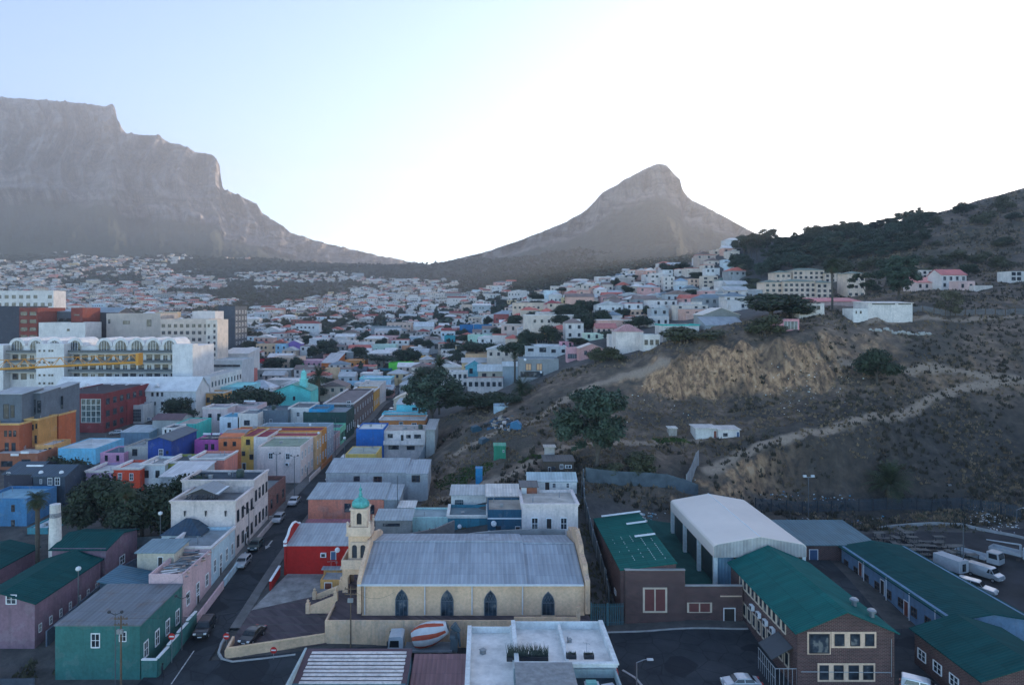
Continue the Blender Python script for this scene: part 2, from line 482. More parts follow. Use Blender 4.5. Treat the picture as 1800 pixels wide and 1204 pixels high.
STREET_X = (-41.5, -33.6)                  # the street that runs away from the camera
def wild(X, Y):
    """1 where the ground is untended (quarry, hill), 0 in the town"""
    u = X / Y
    w = smooth(-0.11, -0.075, u) * smooth(127, 138, Y + 0.10 * np.clip(X, -40, 25)) * (1 - smooth(205, 222, Y) * (1 - smooth(0.44, 0.5, u)))
    w = w * (1 - smooth(196, 206, Y) * (1 - smooth(0.30, 0.34, u)))
    hill = smooth(0.42, 0.47, u) * smooth(205, 235, Y)
    far = smooth(1500, 2100, Y)
    return np.clip(np.maximum(np.maximum(w, hill), far), 0, 1)
def ground(X, Y):
    X = np.atleast_1d(np.asarray(X, float)); Y = np.atleast_1d(np.asarray(Y, float))
    z = ground0(X, Y)
    w = wild(X, Y)
    near = 1 - smooth(230, 330, Y)
    gul = 1 - np.abs(fbm(X / 7.0, Y / 26.0, 3))          # gullies running down the banks
    z = z + w * near * (0.9 * fbm(X / 9, Y / 7, 5) + 0.35 * fbm(X / 1.7, Y / 1.7, 3) + 1.5 * (gul - 0.75) * smooth(120, 150, Y))
    z = z + w * (1 - near) * (Y / 450.0) * (2.4 * fbm(X / 40, Y / 40, 5) + 0.7 * fbm(X / 8, Y / 8, 3))
    # ribs and scoops on the steep cut faces
    steep = np.zeros(len(X)); q = (w * near > 0.01)
    if q.any(): steep[q] = smooth(0.7, 1.5, np.abs(ground0(X[q], Y[q] + 1.5) - ground0(X[q], Y[q] - 1.5)) / 3.0) * (w * near)[q]
    rib = 1 - 2 * np.abs(fbm(X / 5.5 + 0.15 * np.sin(Y), Y / 60.0, 4))
    z = z + steep * (2.3 * rib + 0.9 * fbm(X / 1.6, Y / 5.0, 3))
    return z
def gz(X, Y):
    return float(ground(X, Y)[0])
def on(px, Y, dz=0.0):
    """ground point at depth Y in the photograph's column px"""
    X = (px - PX) * Y / F
    return Vector((X, Y, gz(X, Y) + dz))
def hit(px, py, y0=70.0, y1=2600.0):
    """where the line of sight through a pixel first meets the ground"""
    Ys = np.exp(np.linspace(math.log(y0), math.log(y1), 700))
    X = (px - PX) * Ys / F
    d = (PY - py) * Ys / F - ground(X, Ys)
    k = np.argmax(d < 0)
    if d[k] >= 0: k = len(Ys) - 1
    Y = Ys[k]
    return Vector((X[k], Y, gz(X[k], Y)))

def in_road(X, Y):
    a = (X > STREET_X[0]) & (X < STREET_X[1]) & (Y > 60) & (Y < 330)
    b = (Y < cross_far(X)) & (Y > 72)
    return a | b
def cross_far(X):
    """far kerb of the cross street"""
    X = np.asarray(X, float)
    return np.interp(X, [-41, -33, -20, -8, 14, 16, 40], [85.5, 86, 88.5, 90.0, 92.2, 93.6, 94.2])

# ground sheet: rows spaced with distance
NU, NV = 700, 640
us = np.linspace(-1.05, 1.75, NU)
vs_ = np.linspace(math.log(56), math.log(3000), NV)
# more rows where the quarry is
dens = 1 + 2.2 * np.exp(-((np.exp(np.linspace(math.log(56), math.log(3000), 4000)) - 160) / 50.0) ** 2)
cum = np.cumsum(dens); cum = (cum - cum[0]) / (cum[-1] - cum[0])
vs_ = np.interp(np.linspace(0, 1, NV), cum, np.linspace(math.log(56), math.log(3000), 4000))
U, V = np.meshgrid(us, vs_)
GY = np.exp(V).ravel(); GX = U.ravel() * GY
GZ = ground(GX, GY)
_ZG = GZ.reshape(NV, NU).copy()
_ground_exact = ground
def ground(X, Y):
    X = np.atleast_1d(np.asarray(X, float)); Y = np.atleast_1d(np.asarray(Y, float))
    fu = np.clip((X / Y - us[0]) / (us[1] - us[0]), 0, NU - 1.001); fv = np.clip(np.interp(np.log(Y), vs_, np.arange(NV)), 0, NV - 1.001)
    i = fu.astype(int); j = fv.astype(int); a = fu - i; b = fv - j
    return _ZG[j, i] * (1 - a) * (1 - b) + _ZG[j, i + 1] * a * (1 - b) + _ZG[j + 1, i] * (1 - a) * b + _ZG[j + 1, i + 1] * a * b
GZ = GZ - 0.25 * in_road(GX, GY)
def grid_mesh(name, co, nu, nv, mats, smoothf=True):
    me = bpy.data.meshes.new(name)
    idx = np.arange(nu * nv).reshape(nv, nu)
    f = np.stack([idx[:-1, :-1], idx[:-1, 1:], idx[1:, 1:], idx[1:, :-1]], -1).reshape(-1, 4)
    me.vertices.add(len(co)); me.vertices.foreach_set('co', np.asarray(co, np.float32).ravel())
    me.loops.add(f.size); me.loops.foreach_set('vertex_index', f.ravel().astype(np.int32))
    me.polygons.add(len(f)); me.polygons.foreach_set('loop_start', np.arange(0, f.size, 4, dtype=np.int32))
    me.polygons.foreach_set('loop_total', np.full(len(f), 4, np.int32))
    me.polygons.foreach_set('use_smooth', np.full(len(f), smoothf))
    me.update(calc_edges=True)
    for m in mats: me.materials.append(m)
    return me
def paint(me, name, vals):
    a = me.attributes.new(name, 'FLOAT', 'POINT')
    a.data.foreach_set('value', np.asarray(vals, np.float32))

PATHS = [[(800, 800), (850, 770), (905, 752), (950, 735), (990, 705), (1040, 680), (1100, 662), (1170, 640)], [(1240, 828), (1310, 796), (1400, 770), (1480, 750), (1560, 735), (1640, 700), (1700, 680), (1795, 668)],
         [(770, 880), (830, 862), (900, 835), (960, 800), (1040, 780), (1130, 780), (1230, 775)], [(1530, 566), (1620, 560), (1795, 556)], [(1480, 640), (1560, 650), (1680, 655), (1795, 672)]]
def path_mask(X, Y):
    m = np.zeros(len(X)); sel = (Y > 125) & (Y < 230)
    xs, ys = X[sel], Y[sel]; best = np.full(len(xs), 99.0)
    for P in PATHS:
        pts = [hit(*q) for q in P]
        for a, b in zip(pts[:-1], pts[1:]):
            dx, dy = b.x - a.x, b.y - a.y; t = np.clip(((xs - a.x) * dx + (ys - a.y) * dy) / (dx * dx + dy * dy + 1e-6), 0, 1)
            best = np.minimum(best, np.hypot(xs - a.x - t * dx, ys - a.y - t * dy))
    m[sel] = 1 - smooth(0.5, 1.9, best + 0.7 * fbm(xs / 2.5, ys / 2.5, 3))
    return m
def ground_material():
    m = bpy.data.materials.new('ground_cover')
    nt, ns, ls, b = nodes_of(m)
    P = pos(ns)
    def attr(n):
        a = ns.new('ShaderNodeAttribute'); a.attribute_name = n; return a.outputs['Fac']
    w, st, fo = attr('wild'), attr('rock'), attr('wood')
    n1 = noise(ns, ls, P, 0.07, 6, 0.6); n2 = noise(ns, ls, P, 0.45, 6, 0.7); n3 = noise(ns, ls, P, 2.2, 4, 0.7)
    ns_v = noise(ns, ls, P, 0.55, 5, 0.65, (1.4, 1.4, 0.25))
    town = ramp(ns, ls, n2, [(0.3, (0.055, 0.055, 0.055)), (0.7, (0.13, 0.122, 0.115))])
    dry = ramp(ns, ls, n2, [(0.28, (0.07, 0.056, 0.045)), (0.45, (0.14, 0.105, 0.082)), (0.6, (0.24, 0.172, 0.125)), (0.75, (0.36, 0.265, 0.185))])
    dark = ramp(ns, ls, n3, [(0.3, (0.05, 0.047, 0.04)), (0.7, (0.12, 0.10, 0.08))])
    soil = mix(ns, ls, ramp(ns, ls, n1, [(0.42, (0, 0, 0)), (0.6, (1, 1, 1))]), dry, dark)
    rock = ramp(ns, ls, ns_v, [(0.34, (0.09, 0.062, 0.048)), (0.45, (0.24, 0.145, 0.09)), (0.56, (0.43, 0.255, 0.14)), (0.70, (0.52, 0.355, 0.225))])
    soil = mix(ns, ls, st, soil, rock)
    wood = ramp(ns, ls, n2, [(0.3, (0.025, 0.032, 0.02)), (0.7, (0.07, 0.072, 0.045))])
    soil = mix(ns, ls, fo, soil, wood)
    sh_ = attr('shale'); shale = ramp(ns, ls, n2, [(0.3, (0.030, 0.030, 0.030)), (0.55, (0.065, 0.058, 0.050)), (0.8, (0.12, 0.105, 0.09))])
    soil = mix(ns, ls, sh_, soil, shale)
    pa = attr('path'); soil = mix(ns, ls, pa, soil, ramp(ns, ls, n3, [(0.3, (0.25, 0.185, 0.14)), (0.7, (0.38, 0.29, 0.215))]))
    col = mix(ns, ls, w, town, soil)
    ls.new(col, b.inputs['Base Color'])
    b.inputs['Roughness'].default_value = 0.95
    b.inputs['Specular IOR Level'].default_value = 0.1
    bump(ns, ls, b, n3, 0.6, 0.25)
    return m
me = grid_mesh('ground', np.c_[GX, GY, GZ], NU, NV, [ground_material()])
Z2 = GZ.reshape(NV, NU)
dY = np.gradient(GY.reshape(NV, NU), axis=0); dZ = np.gradient(Z2, axis=0)
slope = np.abs(dZ / np.maximum(dY, 1e-3)).ravel()
gu = GX / GY
# the cut faces of the quarry: ochre in the middle, greyer and overgrown to the right
rockm = smooth(0.6, 1.15, slope + 0.25 * fbm(GX / 6, GY / 6, 3)) * (GY < 240) * (GY > 130) * np.clip(1.15 - 1.5 * np.abs(gu - 0.30), 0.05, 1)
paint(me, 'wild', np.maximum(wild(GX, GY), smooth(900, 1500, GY) * 0.6))
paint(me, 'rock', np.clip(rockm, 0, 1))
paint(me, 'path', path_mask(GX, GY))
paint(me, 'shale', np.clip((smooth(0.36, 0.50, gu + 0.08 * fbm(GX / 13, GY / 13, 3)) * (1 - smooth(158, 180, GY + 6 * fbm(GX / 9, GY / 9, 3))) * 0.92 + 0.55 * smooth(0.05, 0.35, fbm(GX / 11 + 5, GY / 8, 4)) * (GY < 210)), 0, 0.95))
paint(me, 'wood', np.clip(smooth(700, 1400, GY) * (1 - 0.0 * gu) + 0.55 * smooth(0.42, 0.5, gu) * smooth(260, 400, GY) * smooth(-0.1, 0.25, fbm(GX / 60, GY / 60, 3)), 0, 1))
tag(link(bpy.data.objects.new('ground', me)), kind='structure')

# ------------------------------------------------------------------ the mountains
def mountain_material(name, veg, rockc, zlo, zhi):
    m = bpy.data.materials.new(name)
    nt, ns, ls, b = nodes_of(m)
    P = pos(ns)
    a = ns.new('ShaderNodeAttribute'); a.attribute_name = 'cliff'
    n1 = noise(ns, ls, P, 0.004, 6, 0.65); n2 = noise(ns, ls, P, 0.03, 6, 0.7)
    st = noise(ns, ls, P, 0.016, 6, 0.7, (0.2, 0.2, 2.2)); vt = noise(ns, ls, P, 0.03, 6, 0.75, (1.5, 0.6, 0.16))
    v = ramp(ns, ls, n2, [(0.3, shade(veg, 0.6)), (0.7, shade(veg, 1.6))])
    r = ramp(ns, ls, st, [(0.34, shade(rockc, 0.38)), (0.5, shade(rockc, 0.95)), (0.66, shade(rockc, 1.4))])
    r = mix(ns, ls, 1.0, r, ramp(ns, ls, vt, [(0.36, (0.35, 0.35, 0.38)), (0.56, (1.15, 1.12, 1.1))]), 'MULTIPLY')
    f = ns.new('ShaderNodeMath'); f.operation = 'ADD'
    ls.new(a.outputs['Fac'], f.inputs[0]); ls.new(n1, f.inputs[1])
    k = ramp(ns, ls, f.outputs[0], [(0.75, (0, 0, 0)), (1.0, (1, 1, 1))])
    ls.new(mix(ns, ls, k, v, r), b.inputs['Base Color'])
    b.inputs['Roughness'].default_value = 0.95
    b.inputs['Specular IOR Level'].default_value = 0.1
    bump(ns, ls, b, n2, 0.8, 12.0)
    return m

def mountain(name, sil, Ytop, Yfoot, foot, prof, back, nu=330, nv=150, rel=1.0, mat=None, drop=None):
    """sil: skyline in photograph pixels; prof: (share of the way back, share of the height, cliff) up the front"""
    sx = np.array([p[0] for p in sil], float); sy = np.array([p[1] for p in sil], float)
    pxs = np.linspace(sx[0], sx[-1], nu)
    top = np.interp(pxs, sx, sy)
    jag = 1.6 * fbm(pxs / 7.0, pxs * 0 + 3.3, 3)
    top = top + jag * rel
    yt = Ytop(pxs) if callable(Ytop) else np.full(nu, float(Ytop))
    yf = Yfoot(pxs) if callable(Yfoot) else np.full(nu, float(Yfoot))
    ztop = (PY - top) * yt / F
    ft = np.array([p[1] for p in foot]); fx = np.array([p[0] for p in foot])
    zf = (PY - np.interp(pxs, fx, ft)) * yf / F
    t = np.linspace(0, 1, nv)
    pt = np.array([p[0] for p in prof]); pz = np.array([p[1] for p in prof]); pd = np.array([p[2] for p in prof]); pc = np.array([p[3] for p in prof])
    co = []; cl = []
    X0 = (pxs - PX) / F
    for k in range(nv):
        d = np.interp(t[k], pt, pd); h = np.interp(t[k], pt, pz); c = np.interp(t[k], pt, pc)
        Y = yf + (yt - yf) * d
        Z = zf + (ztop - zf) * h
        x = pxs
        amp = 1.0 - smooth(0.93, 1.0, t[k]) * 0.95
        rav = np.abs(fbm(x / 34.0 + 0.4 * np.sin(Z / 90.0), Z / 420.0, 4)) * 2 - 0.5
        led = fbm(x / 160.0, Z / 26.0, 3)
        Y = Y + rel * amp * (c * (260 * rav * (1 if nu else 1) + 45 * led) + (1 - c) * smooth(0.05, 0.2, t[k]) * 190 * fbm(x / 60.0, t[k] * 3 + x / 200.0, 4))
        co.append(np.c_[X0 * Y, Y, Z + rel * (1 - c) * amp * smooth(0.02, 0.1, t[k]) * 10 * fbm(x / 5.0, np.full(nu, t[k] * 22), 3)]); cl.append(np.full(nu, c))
    n_back = 14
    for k in range(1, n_back + 1):
        s = k / n_back
        Y = yt + back * s
        Z = ztop - (ztop - zf) * (s ** 1.5) * (1.0 if drop is None else drop) 
        co.append(np.c_[X0 * yt + X0 * back * s, Y, Z]); cl.append(np.full(nu, 0.6))
    me = grid_mesh(name, np.concatenate(co), nu, nv + n_back, [mat])
    paint(me, 'cliff', np.concatenate(cl))
    return tag(link(bpy.data.objects.new(name, me)), kind='structure')

TM = [(-420, 168), (-150, 168), (8, 172), (60, 175), (120, 180), (188, 187), (194, 183), (199, 184), (203, 190), (206, 214), (214, 226), (222, 235), (250, 237), (275, 238), (298, 250), (320, 255), (343, 268), (360, 269), (376, 274), (386, 290), (390, 326), (394, 333), (420, 344), (452, 359), (461, 374), (480, 388), (510, 408), (545, 421), (590, 432), (640, 445), (700, 456), (752, 466), (790, 470)]
mountain('flat_topped_mountain', TM, 3900, lambda p: np.interp(p, [0, 450, 790], [2150, 2250, 2500]), [(-420, 452), (100, 453), (300, 456), (450, 462), (650, 470), (790, 474)],
         [(0, 0, 0, 0), (0.30, 0.27, 0.62, 0.05), (0.36, 0.34, 0.72, 0.25), (0.40, 0.42, 0.735, 0.85), (0.45, 0.46, 0.80, 0.45), (0.62, 0.69, 0.87, 1), (0.67, 0.72, 0.93, 0.75), (0.95, 0.975, 0.985, 1), (1, 1, 1, 1)],
         1200, 420, 170, 1.0, mountain_material('sandstone_mountain', (0.06, 0.065, 0.045), (0.29, 0.25, 0.23), 0, 900), drop=0.3)
LH = [(735, 468), (752, 466), (800, 456), (860, 441), (920, 420), (960, 405), (1000, 388), (1030, 370), (1046, 353), (1060, 338), (1085, 325), (1095, 317), (1105, 313), (1130, 299), (1148, 291), (1160, 288), (1172, 291), (1180, 300), (1187, 309), (1196, 317), (1199, 333), (1208, 345), (1216, 352), (1245, 366), (1290, 390), (1325, 409), (1400, 432), (1500, 445)]
mountain('peaked_mountain', LH, lambda p: np.interp(p, [735, 1160, 1325, 1500], [2700, 2700, 2300, 1900]), lambda p: np.interp(p, [735, 860, 1000, 1200, 1500], [2300, 1500, 1150, 950, 950]),
         [(735, 470), (800, 482), (860, 490), (1000, 486), (1200, 478), (1500, 470)],
         [(0, 0, 0, 0), (0.35, 0.22, 0.45, 0.0), (0.6, 0.5, 0.72, 0.05), (0.75, 0.66, 0.85, 0.3), (0.84, 0.78, 0.93, 0.8), (0.95, 0.96, 0.975, 1), (1, 1, 1, 0.8)],
         900, 300, 140, 0.55, mountain_material('granite_peak', (0.07, 0.072, 0.05), (0.27, 0.23, 0.19), 0, 500))

# ------------------------------------------------------------------ air
hz = MB(); hz.box(-6500, 6500, -400, 7200, -60, 1400)
M_HAZE = bpy.data.materials.new('evening_haze')
M_HAZE.use_nodes = True
_nt = M_HAZE.node_tree; _nt.nodes.remove(_nt.nodes['Principled BSDF'])
_pv = _nt.nodes.new('ShaderNodeVolumePrincipled')
_pv.inputs['Color'].default_value = (1.0, 0.955, 0.955, 1)
_pv.inputs['Density'].default_value = 0.00019
_pv.inputs['Anisotropy'].default_value = 0.35
_nt.links.new(_pv.outputs[0], _nt.nodes['Material Output'].inputs['Volume'])
tag(hz.build('haze', M_HAZE), 'thin evening haze over the town and the mountains', 'haze', kind='stuff')

# ------------------------------------------------------------------ building kit
FOOT = []                                  # footprints taken: x0, x1, y0, y1
def A(c, k=1.0):
    """paint colour from the tone the photograph shows in open shade"""
    l = hexc(c)
    v = [l[0] * 1.7 * k, l[1] * 1.5 * k, l[2] * 1.3 * k]
    m = max(v)
    v = [x * min(1.0, 0.78 / m) for x in v]
    g = sum(v) / 3
    return tuple(0.95 * x + 0.05 * g for x in v)

def window_mesh(frame, glass, cross=(1, 1), fw=0.09):
    b = MB()
    b.box(-0.5, -0.5 + fw, -0.07, 0.02, 0, 1).box(0.5 - fw, 0.5, -0.07, 0.02, 0, 1)
    b.box(-0.5 + fw, 0.5 - fw, -0.07, 0.02, 1 - fw * 0.8, 1).box(-0.5 + fw, 0.5 - fw, -0.10, 0.02, 0, fw * 0.8)
    for k in range(cross[0]):
        x = -0.5 + (k + 1) / (cross[0] + 1)
        b.box(x - 0.025, x + 0.025, -0.05, 0.0, fw * 0.8, 1 - fw * 0.8)
    for k in range(cross[1]):
        z = (k + 1) / (cross[1] + 1)
        b.box(-0.5 + fw, 0.5 - fw, -0.045, 0.0, z - 0.018, z + 0.018)
    b.quad((-0.5 + fw, -0.012, fw * 0.8), (0.5 - fw, -0.012, fw * 0.8), (0.5 - fw, -0.012, 1 - fw * 0.8), (-0.5 + fw, -0.012, 1 - fw * 0.8), 1)
    return b.mesh('window', [frame, glass])
M_LIT = plain((0.75, 0.42, 0.2), 0.5, name='lit_curtain')
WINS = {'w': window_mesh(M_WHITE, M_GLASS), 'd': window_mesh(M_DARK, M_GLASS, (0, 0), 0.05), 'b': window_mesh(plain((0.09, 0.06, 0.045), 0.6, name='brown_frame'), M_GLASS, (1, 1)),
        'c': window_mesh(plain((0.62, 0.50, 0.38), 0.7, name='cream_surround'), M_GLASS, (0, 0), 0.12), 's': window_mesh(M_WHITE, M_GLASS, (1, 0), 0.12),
        'g': window_mesh(M_STEEL, glass_mat((0.05, 0.075, 0.085)), (3, 3), 0.03), 'o': window_mesh(M_DARK, plain((0.62, 0.36, 0.2), 0.5, name='lit_door_orange'), (1, 0), 0.06),  # orange panes of 'o' imitate indoor light in their colour
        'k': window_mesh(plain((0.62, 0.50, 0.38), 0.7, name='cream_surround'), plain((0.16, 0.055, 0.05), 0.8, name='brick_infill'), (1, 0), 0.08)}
def door_mesh(c):
    b = MB()
    b.box(-0.5, -0.42, -0.06, 0.02, 0, 1).box(0.42, 0.5, -0.06, 0.02, 0, 1).box(-0.42, 0.42, -0.06, 0.02, 0.95, 1)
    b.box(-0.42, 0.42, -0.02, 0.01, 0.0, 0.95, 1)
    b.box(-0.32, 0.32, -0.035, -0.02, 0.1, 0.42, 1).box(-0.32, 0.32, -0.035, -0.02, 0.52, 0.88, 1)
    return b.mesh('door', [M_WHITE, plain(c, 0.5, name='door_paint')])
DOORS = {'d': door_mesh((0.035, 0.03, 0.03)), 'w': door_mesh((0.6, 0.6, 0.6)), 'b': door_mesh((0.05, 0.10, 0.2)), 'r': door_mesh((0.20, 0.06, 0.04))}
ROT = {'F': 0.0, 'R': math.pi / 2, 'L': -math.pi / 2}
def put(root, name, me, face, plane, a, z, w, h):
    """set a window, door or panel of size w x h on a wall face; coordinates are world ones"""
    o = bpy.data.objects.new(name, me)
    p = Vector((a, plane, z)) if face == 'F' else Vector((plane, a, z))
    o.location = p - root.location
    o.rotation_euler = (0, 0, ROT[face])
    o.scale = (w, 1, h)
    return link(o, root)

def slab(b, pts, t=0.14, mi=0):
    """thin plate from an ordered outline"""
    n = len(pts)
    vs = [tuple(p) for p in pts] + [(p[0], p[1], p[2] - t) for p in pts]
    fs = [tuple(range(n)), tuple(range(2 * n - 1, n - 1, -1))] + [(k, n + k, n + (k + 1) % n, (k + 1) % n) for k in range(n)]
    return b.add(vs, fs, mi)

DISH = MB()
DISH.lathe((0, 0, 0), [(0.02, 0.16), (0.28, 0.12), (0.42, 0.03), (0.45, 0.0), (0.40, -0.02), (0.26, 0.06), (0.02, 0.10)], 12)
DISH = DISH.mesh('satellite_dish', plain((0.7, 0.7, 0.7), 0.5, name='dish_enamel'))
TANK = MB(); TANK.tube((-0.9, 0, 0.28), (0.9, 0, 0.28), 0.26, n=10).box(-0.9, 0.9, -1.7, -0.2, -0.45, -0.40, 1)
TANK = TANK.mesh('solar_heater', [M_WHITE, plain((0.03, 0.04, 0.06), 0.25, name='collector_glass')])
AIRC = MB(); AIRC.box(-0.45, 0.45, -0.4, 0, 0, 0.65).box(-0.3, 0.3, -0.42, -0.4, 0.08, 0.57, 1)
AIRC = AIRC.mesh('air_conditioner', [M_WHITE, M_DARK])
VENT = MB(); VENT.box(-0.3, 0.3, -0.3, 0.3, 0, 0.5).box(-0.38, 0.38, -0.38, 0.38, 0.5, 0.58)
VENT = VENT.mesh('roof_vent', [M_CONC])
WTANK = MB(); WTANK.lathe((0, 0, 0), [(0.55, 0), (0.6, 0.1), (0.6, 1.0), (0.45, 1.2), (0.12, 1.28)], 12)
WTANK = WTANK.mesh('water_tank', plain((0.04, 0.06, 0.05), 0.5, name='tank_plastic'))
PIPE = MB(); PIPE.tube((0, 0, 0), (0, 0, 1.1), 0.08, n=6).lathe((0, 0, 1.05), [(0.16, 0), (0.16, 0.06), (0.03, 0.16)], 6)
PIPE = PIPE.mesh('vent_pipe', M_STEEL)
AERIAL = MB(); AERIAL.tube((0, 0, 0), (0, 0, 2.4), 0.03, n=4).tube((-0.6, 0, 2.3), (0.6, 0, 2.3), 0.02, n=4)
for _x in (-0.5, -0.25, 0.0, 0.25, 0.5): AERIAL.tube((_x, -0.25, 2.3), (_x, 0.25, 2.3), 0.015, n=4)
AERIAL = AERIAL.mesh('aerial', M_STEEL)
def part(root, name, me, p, rz=0.0, s=1.0, rx=0.0):
    o = bpy.data.objects.new(name, me)
    o.location = Vector(p) - root.location
    o.rotation_euler = (rx, 0, rz)
    o.scale = (s, s, s)
    return link(o, root)

def house(label, x0, x1, yt, yb, Y, D, col, roof='flat', rcol=(150, 158, 168), cornice=None, wins=None, side=None, swin=None, cat='house', name='house', group=None, par=0.45, rise=None, wall=None, frame='w', sframe=None, doors=(), base=None, over=0.3, X=None, z=None, extras=(), rmat=None, strip=None, dirt=0.5, sdoor=()):
    """box of a house by its front face in the photograph (x0..x1, top yt, foot yb) at depth Y, D metres deep"""
    if X: X0, X1 = X
    else: X0, X1 = (x0 - PX) * Y / F, (x1 - PX) * Y / F
    Zt = z[1] if z else (PY - yt) * Y / F
    Y1 = Y + D
    if base is not None: Zb = base
    elif yb: Zb = (PY - yb) * Y / F
    else: Zb = gz((X0 + X1) / 2, Y)
    Zlow = min(Zb, min(gz(X0, Y), gz(X1, Y), gz(X0, Y1), gz(X1, Y1))) - 0.8
    root = thing(name, label, cat, ((X0 + X1) / 2, (Y + Y1) / 2, Zb), 0, group)
    FOOT.append((X0, X1, Y, Y1))
    wm = wall or plaster(col, dirt=dirt)
    C = root.location
    b = MB(); lx0, lx1, ly0, ly1 = X0 - C.x, X1 - C.x, Y - C.y, Y1 - C.y
    zl, zt = Zlow - C.z, Zt - C.z
    rise = rise if rise is not None else 0.28 * min(X1 - X0, D)
    rr = MB(); o2 = over
    mx, my = (lx0 + lx1) / 2, (ly0 + ly1) / 2
    sheet = {'x': 'y', 'y': 'x'}
    if roof == 'flat':
        t = 0.22
        b.box(lx0, lx1, ly0, ly0 + t, zl, zt).box(lx0, lx1, ly1 - t, ly1, zl, zt - 0.003)
        b.box(lx0, lx0 + t, ly0 + t, ly1 - t, zl, zt - 0.001).box(lx1 - t, lx1, ly0 + t, ly1 - t, zl, zt - 0.002)
        rr.box(lx0 + t, lx1 - t, ly0 + t, ly1 - t, zt - par - 0.12, zt - par)
        rm = rmat or blotch(A(rcol), 'flat_roof', 0.4, 0.65, 1.2)
    else:
        b.box(lx0, lx1, ly0, ly1, zl, zt)
        if roof == 'gx':                    # ridge along x
            b.prism([(ly0 + 0.02, zt), (ly1 - 0.02, zt), (my, zt + rise - 0.05)], lx0 + 0.01, lx1 - 0.01, 0, 'x')
            slab(rr, [(lx0 - o2, ly0 - o2, zt - 0.08), (lx1 + o2, ly0 - o2, zt - 0.08), (lx1 + o2, my, zt + rise), (lx0 - o2, my, zt + rise)])
            slab(rr, [(lx0 - o2, my, zt + rise - 0.002), (lx1 + o2, my, zt + rise - 0.002), (lx1 + o2, ly1 + o2, zt - 0.08), (lx0 - o2, ly1 + o2, zt - 0.08)])
            ax = 'y'
        elif roof == 'gy':                  # gable to the front
            b.prism([(lx0 + 0.02, zt), (lx1 - 0.02, zt), (mx, zt + rise - 0.05)], ly0 + 0.01, ly1 - 0.01)
            slab(rr, [(lx0 - o2, ly0 - o2, zt - 0.08), (mx, ly0 - o2, zt + rise), (mx, ly1 + o2, zt + rise), (lx0 - o2, ly1 + o2, zt - 0.08)])
            slab(rr, [(mx, ly0 - o2, zt + rise - 0.002), (lx1 + o2, ly0 - o2, zt - 0.08), (lx1 + o2, ly1 + o2, zt - 0.08), (mx, ly1 + o2, zt + rise - 0.002)])
            ax = 'x'
        elif roof == 'hip':
            w_ = min(lx1 - lx0, ly1 - ly0) / 2
            a0, a1 = (lx0 + w_, lx1 - w_) if (lx1 - lx0) > (ly1 - ly0) else (mx - 0.01, mx + 0.01)
            c0, c1 = (my - 0.01, my + 0.01) if (lx1 - lx0) > (ly1 - ly0) else (ly0 + w_, ly1 - w_)
            e = zt - 0.05
            P = [(lx0 - o2, ly0 - o2, e), (lx1 + o2, ly0 - o2, e), (lx1 + o2, ly1 + o2, e), (lx0 - o2, ly1 + o2, e)]
            T = [(a0, c0, zt + rise), (a1, c0, zt + rise), (a1, c1, zt + rise), (a0, c1, zt + rise)]
            rr.add(P + T, [(0, 1, 5, 4), (1, 2, 6, 5), (2, 3, 7, 6), (3, 0, 4, 7), (4, 5, 6, 7), (3, 2, 1, 0)])
            ax = 'y'
        elif roof in ('mb', 'mf', 'ml', 'mr'):   # lean-to: b rises to the back, f to the front, l and r to that side
            h = {'mb': (0, 0, 1, 1), 'mf': (1, 1, 0, 0), 'ml': (1, 0, 0, 1), 'mr': (0, 1, 1, 0)}[roof]
            q = [(lx0, ly0), (lx1, ly0), (lx1, ly1), (lx0, ly1)]
            b.add([(x, y, zt) for x, y in q] + [(x, y, zt + rise * k - 0.03) for (x, y), k in zip(q, h)],
                  [(0, 1, 5, 4), (1, 2, 6, 5), (2, 3, 7, 6), (3, 0, 4, 7)])
            q2 = [(lx0 - o2, ly0 - o2), (lx1 + o2, ly0 - o2), (lx1 + o2, ly1 + o2), (lx0 - o2, ly1 + o2)]
            slab(rr, [(x, y, zt + rise * k + 0.1) for (x, y), k in zip(q2, h)])
            ax = 'y' if roof in ('mb', 'mf') else 'x'
        rm = rmat or sheet_roof(A(rcol), ax, 0.55, 0.18)
    b.build('wall', wm, root)
    rr.build('roof', rm, root)
    if cornice:
        c = MB(); e = 0.13
        for za, zb_, ee in ((zt - 0.32, zt - 0.02, e), (zt - 0.02, zt + 0.14, e + 0.12)):
            c.box(lx0 - ee, lx1 + ee, ly0 - ee, ly0 + 0.25, za, zb_)
            c.box(lx1 - 0.25, lx1 + ee, ly0 + 0.25, ly1, za, zb_ - 0.002).box(lx0 - ee, lx0 + 0.25, ly0 + 0.25, ly1, za, zb_ - 0.003)
        c.build('cornice', plaster(cornice, dirt=0.3), root)
    if wins:
        if isinstance(wins[0], (int, float)):
            nc, nr, w, h = (list(wins) + [1.0, 1.5])[:4]
            Hh = Zt - Zb
            for r_ in range(int(nr)):
                for c_ in range(int(nc)):
                    if (random.random() < 0.08) and nc * nr > 3: continue
                    put(root, 'window', WINS[frame], 'F', Y - 0.005, X0 + (c_ + 0.5) * (X1 - X0) / nc, Zb + Hh * (r_ + 0.32) / nr * 0.92, w, h)
        else:
            for q in wins:
                px, py, w, h = q[:4]
                fr = q[4] if len(q) > 4 else frame
                put(root, 'window', WINS[fr], 'F', Y - 0.005, (px - PX) * Y / F, (PY - py - h / 2) * Y / F, w * Y / F, h * Y / F)
    for q in doors:
        px, py, w, h = q[:4]
        put(root, 'door', DOORS[q[4] if len(q) > 4 else 'd'], 'F', Y - 0.005, (px - PX) * Y / F, (PY - py - h / 2) * Y / F, w * Y / F, h * Y / F)
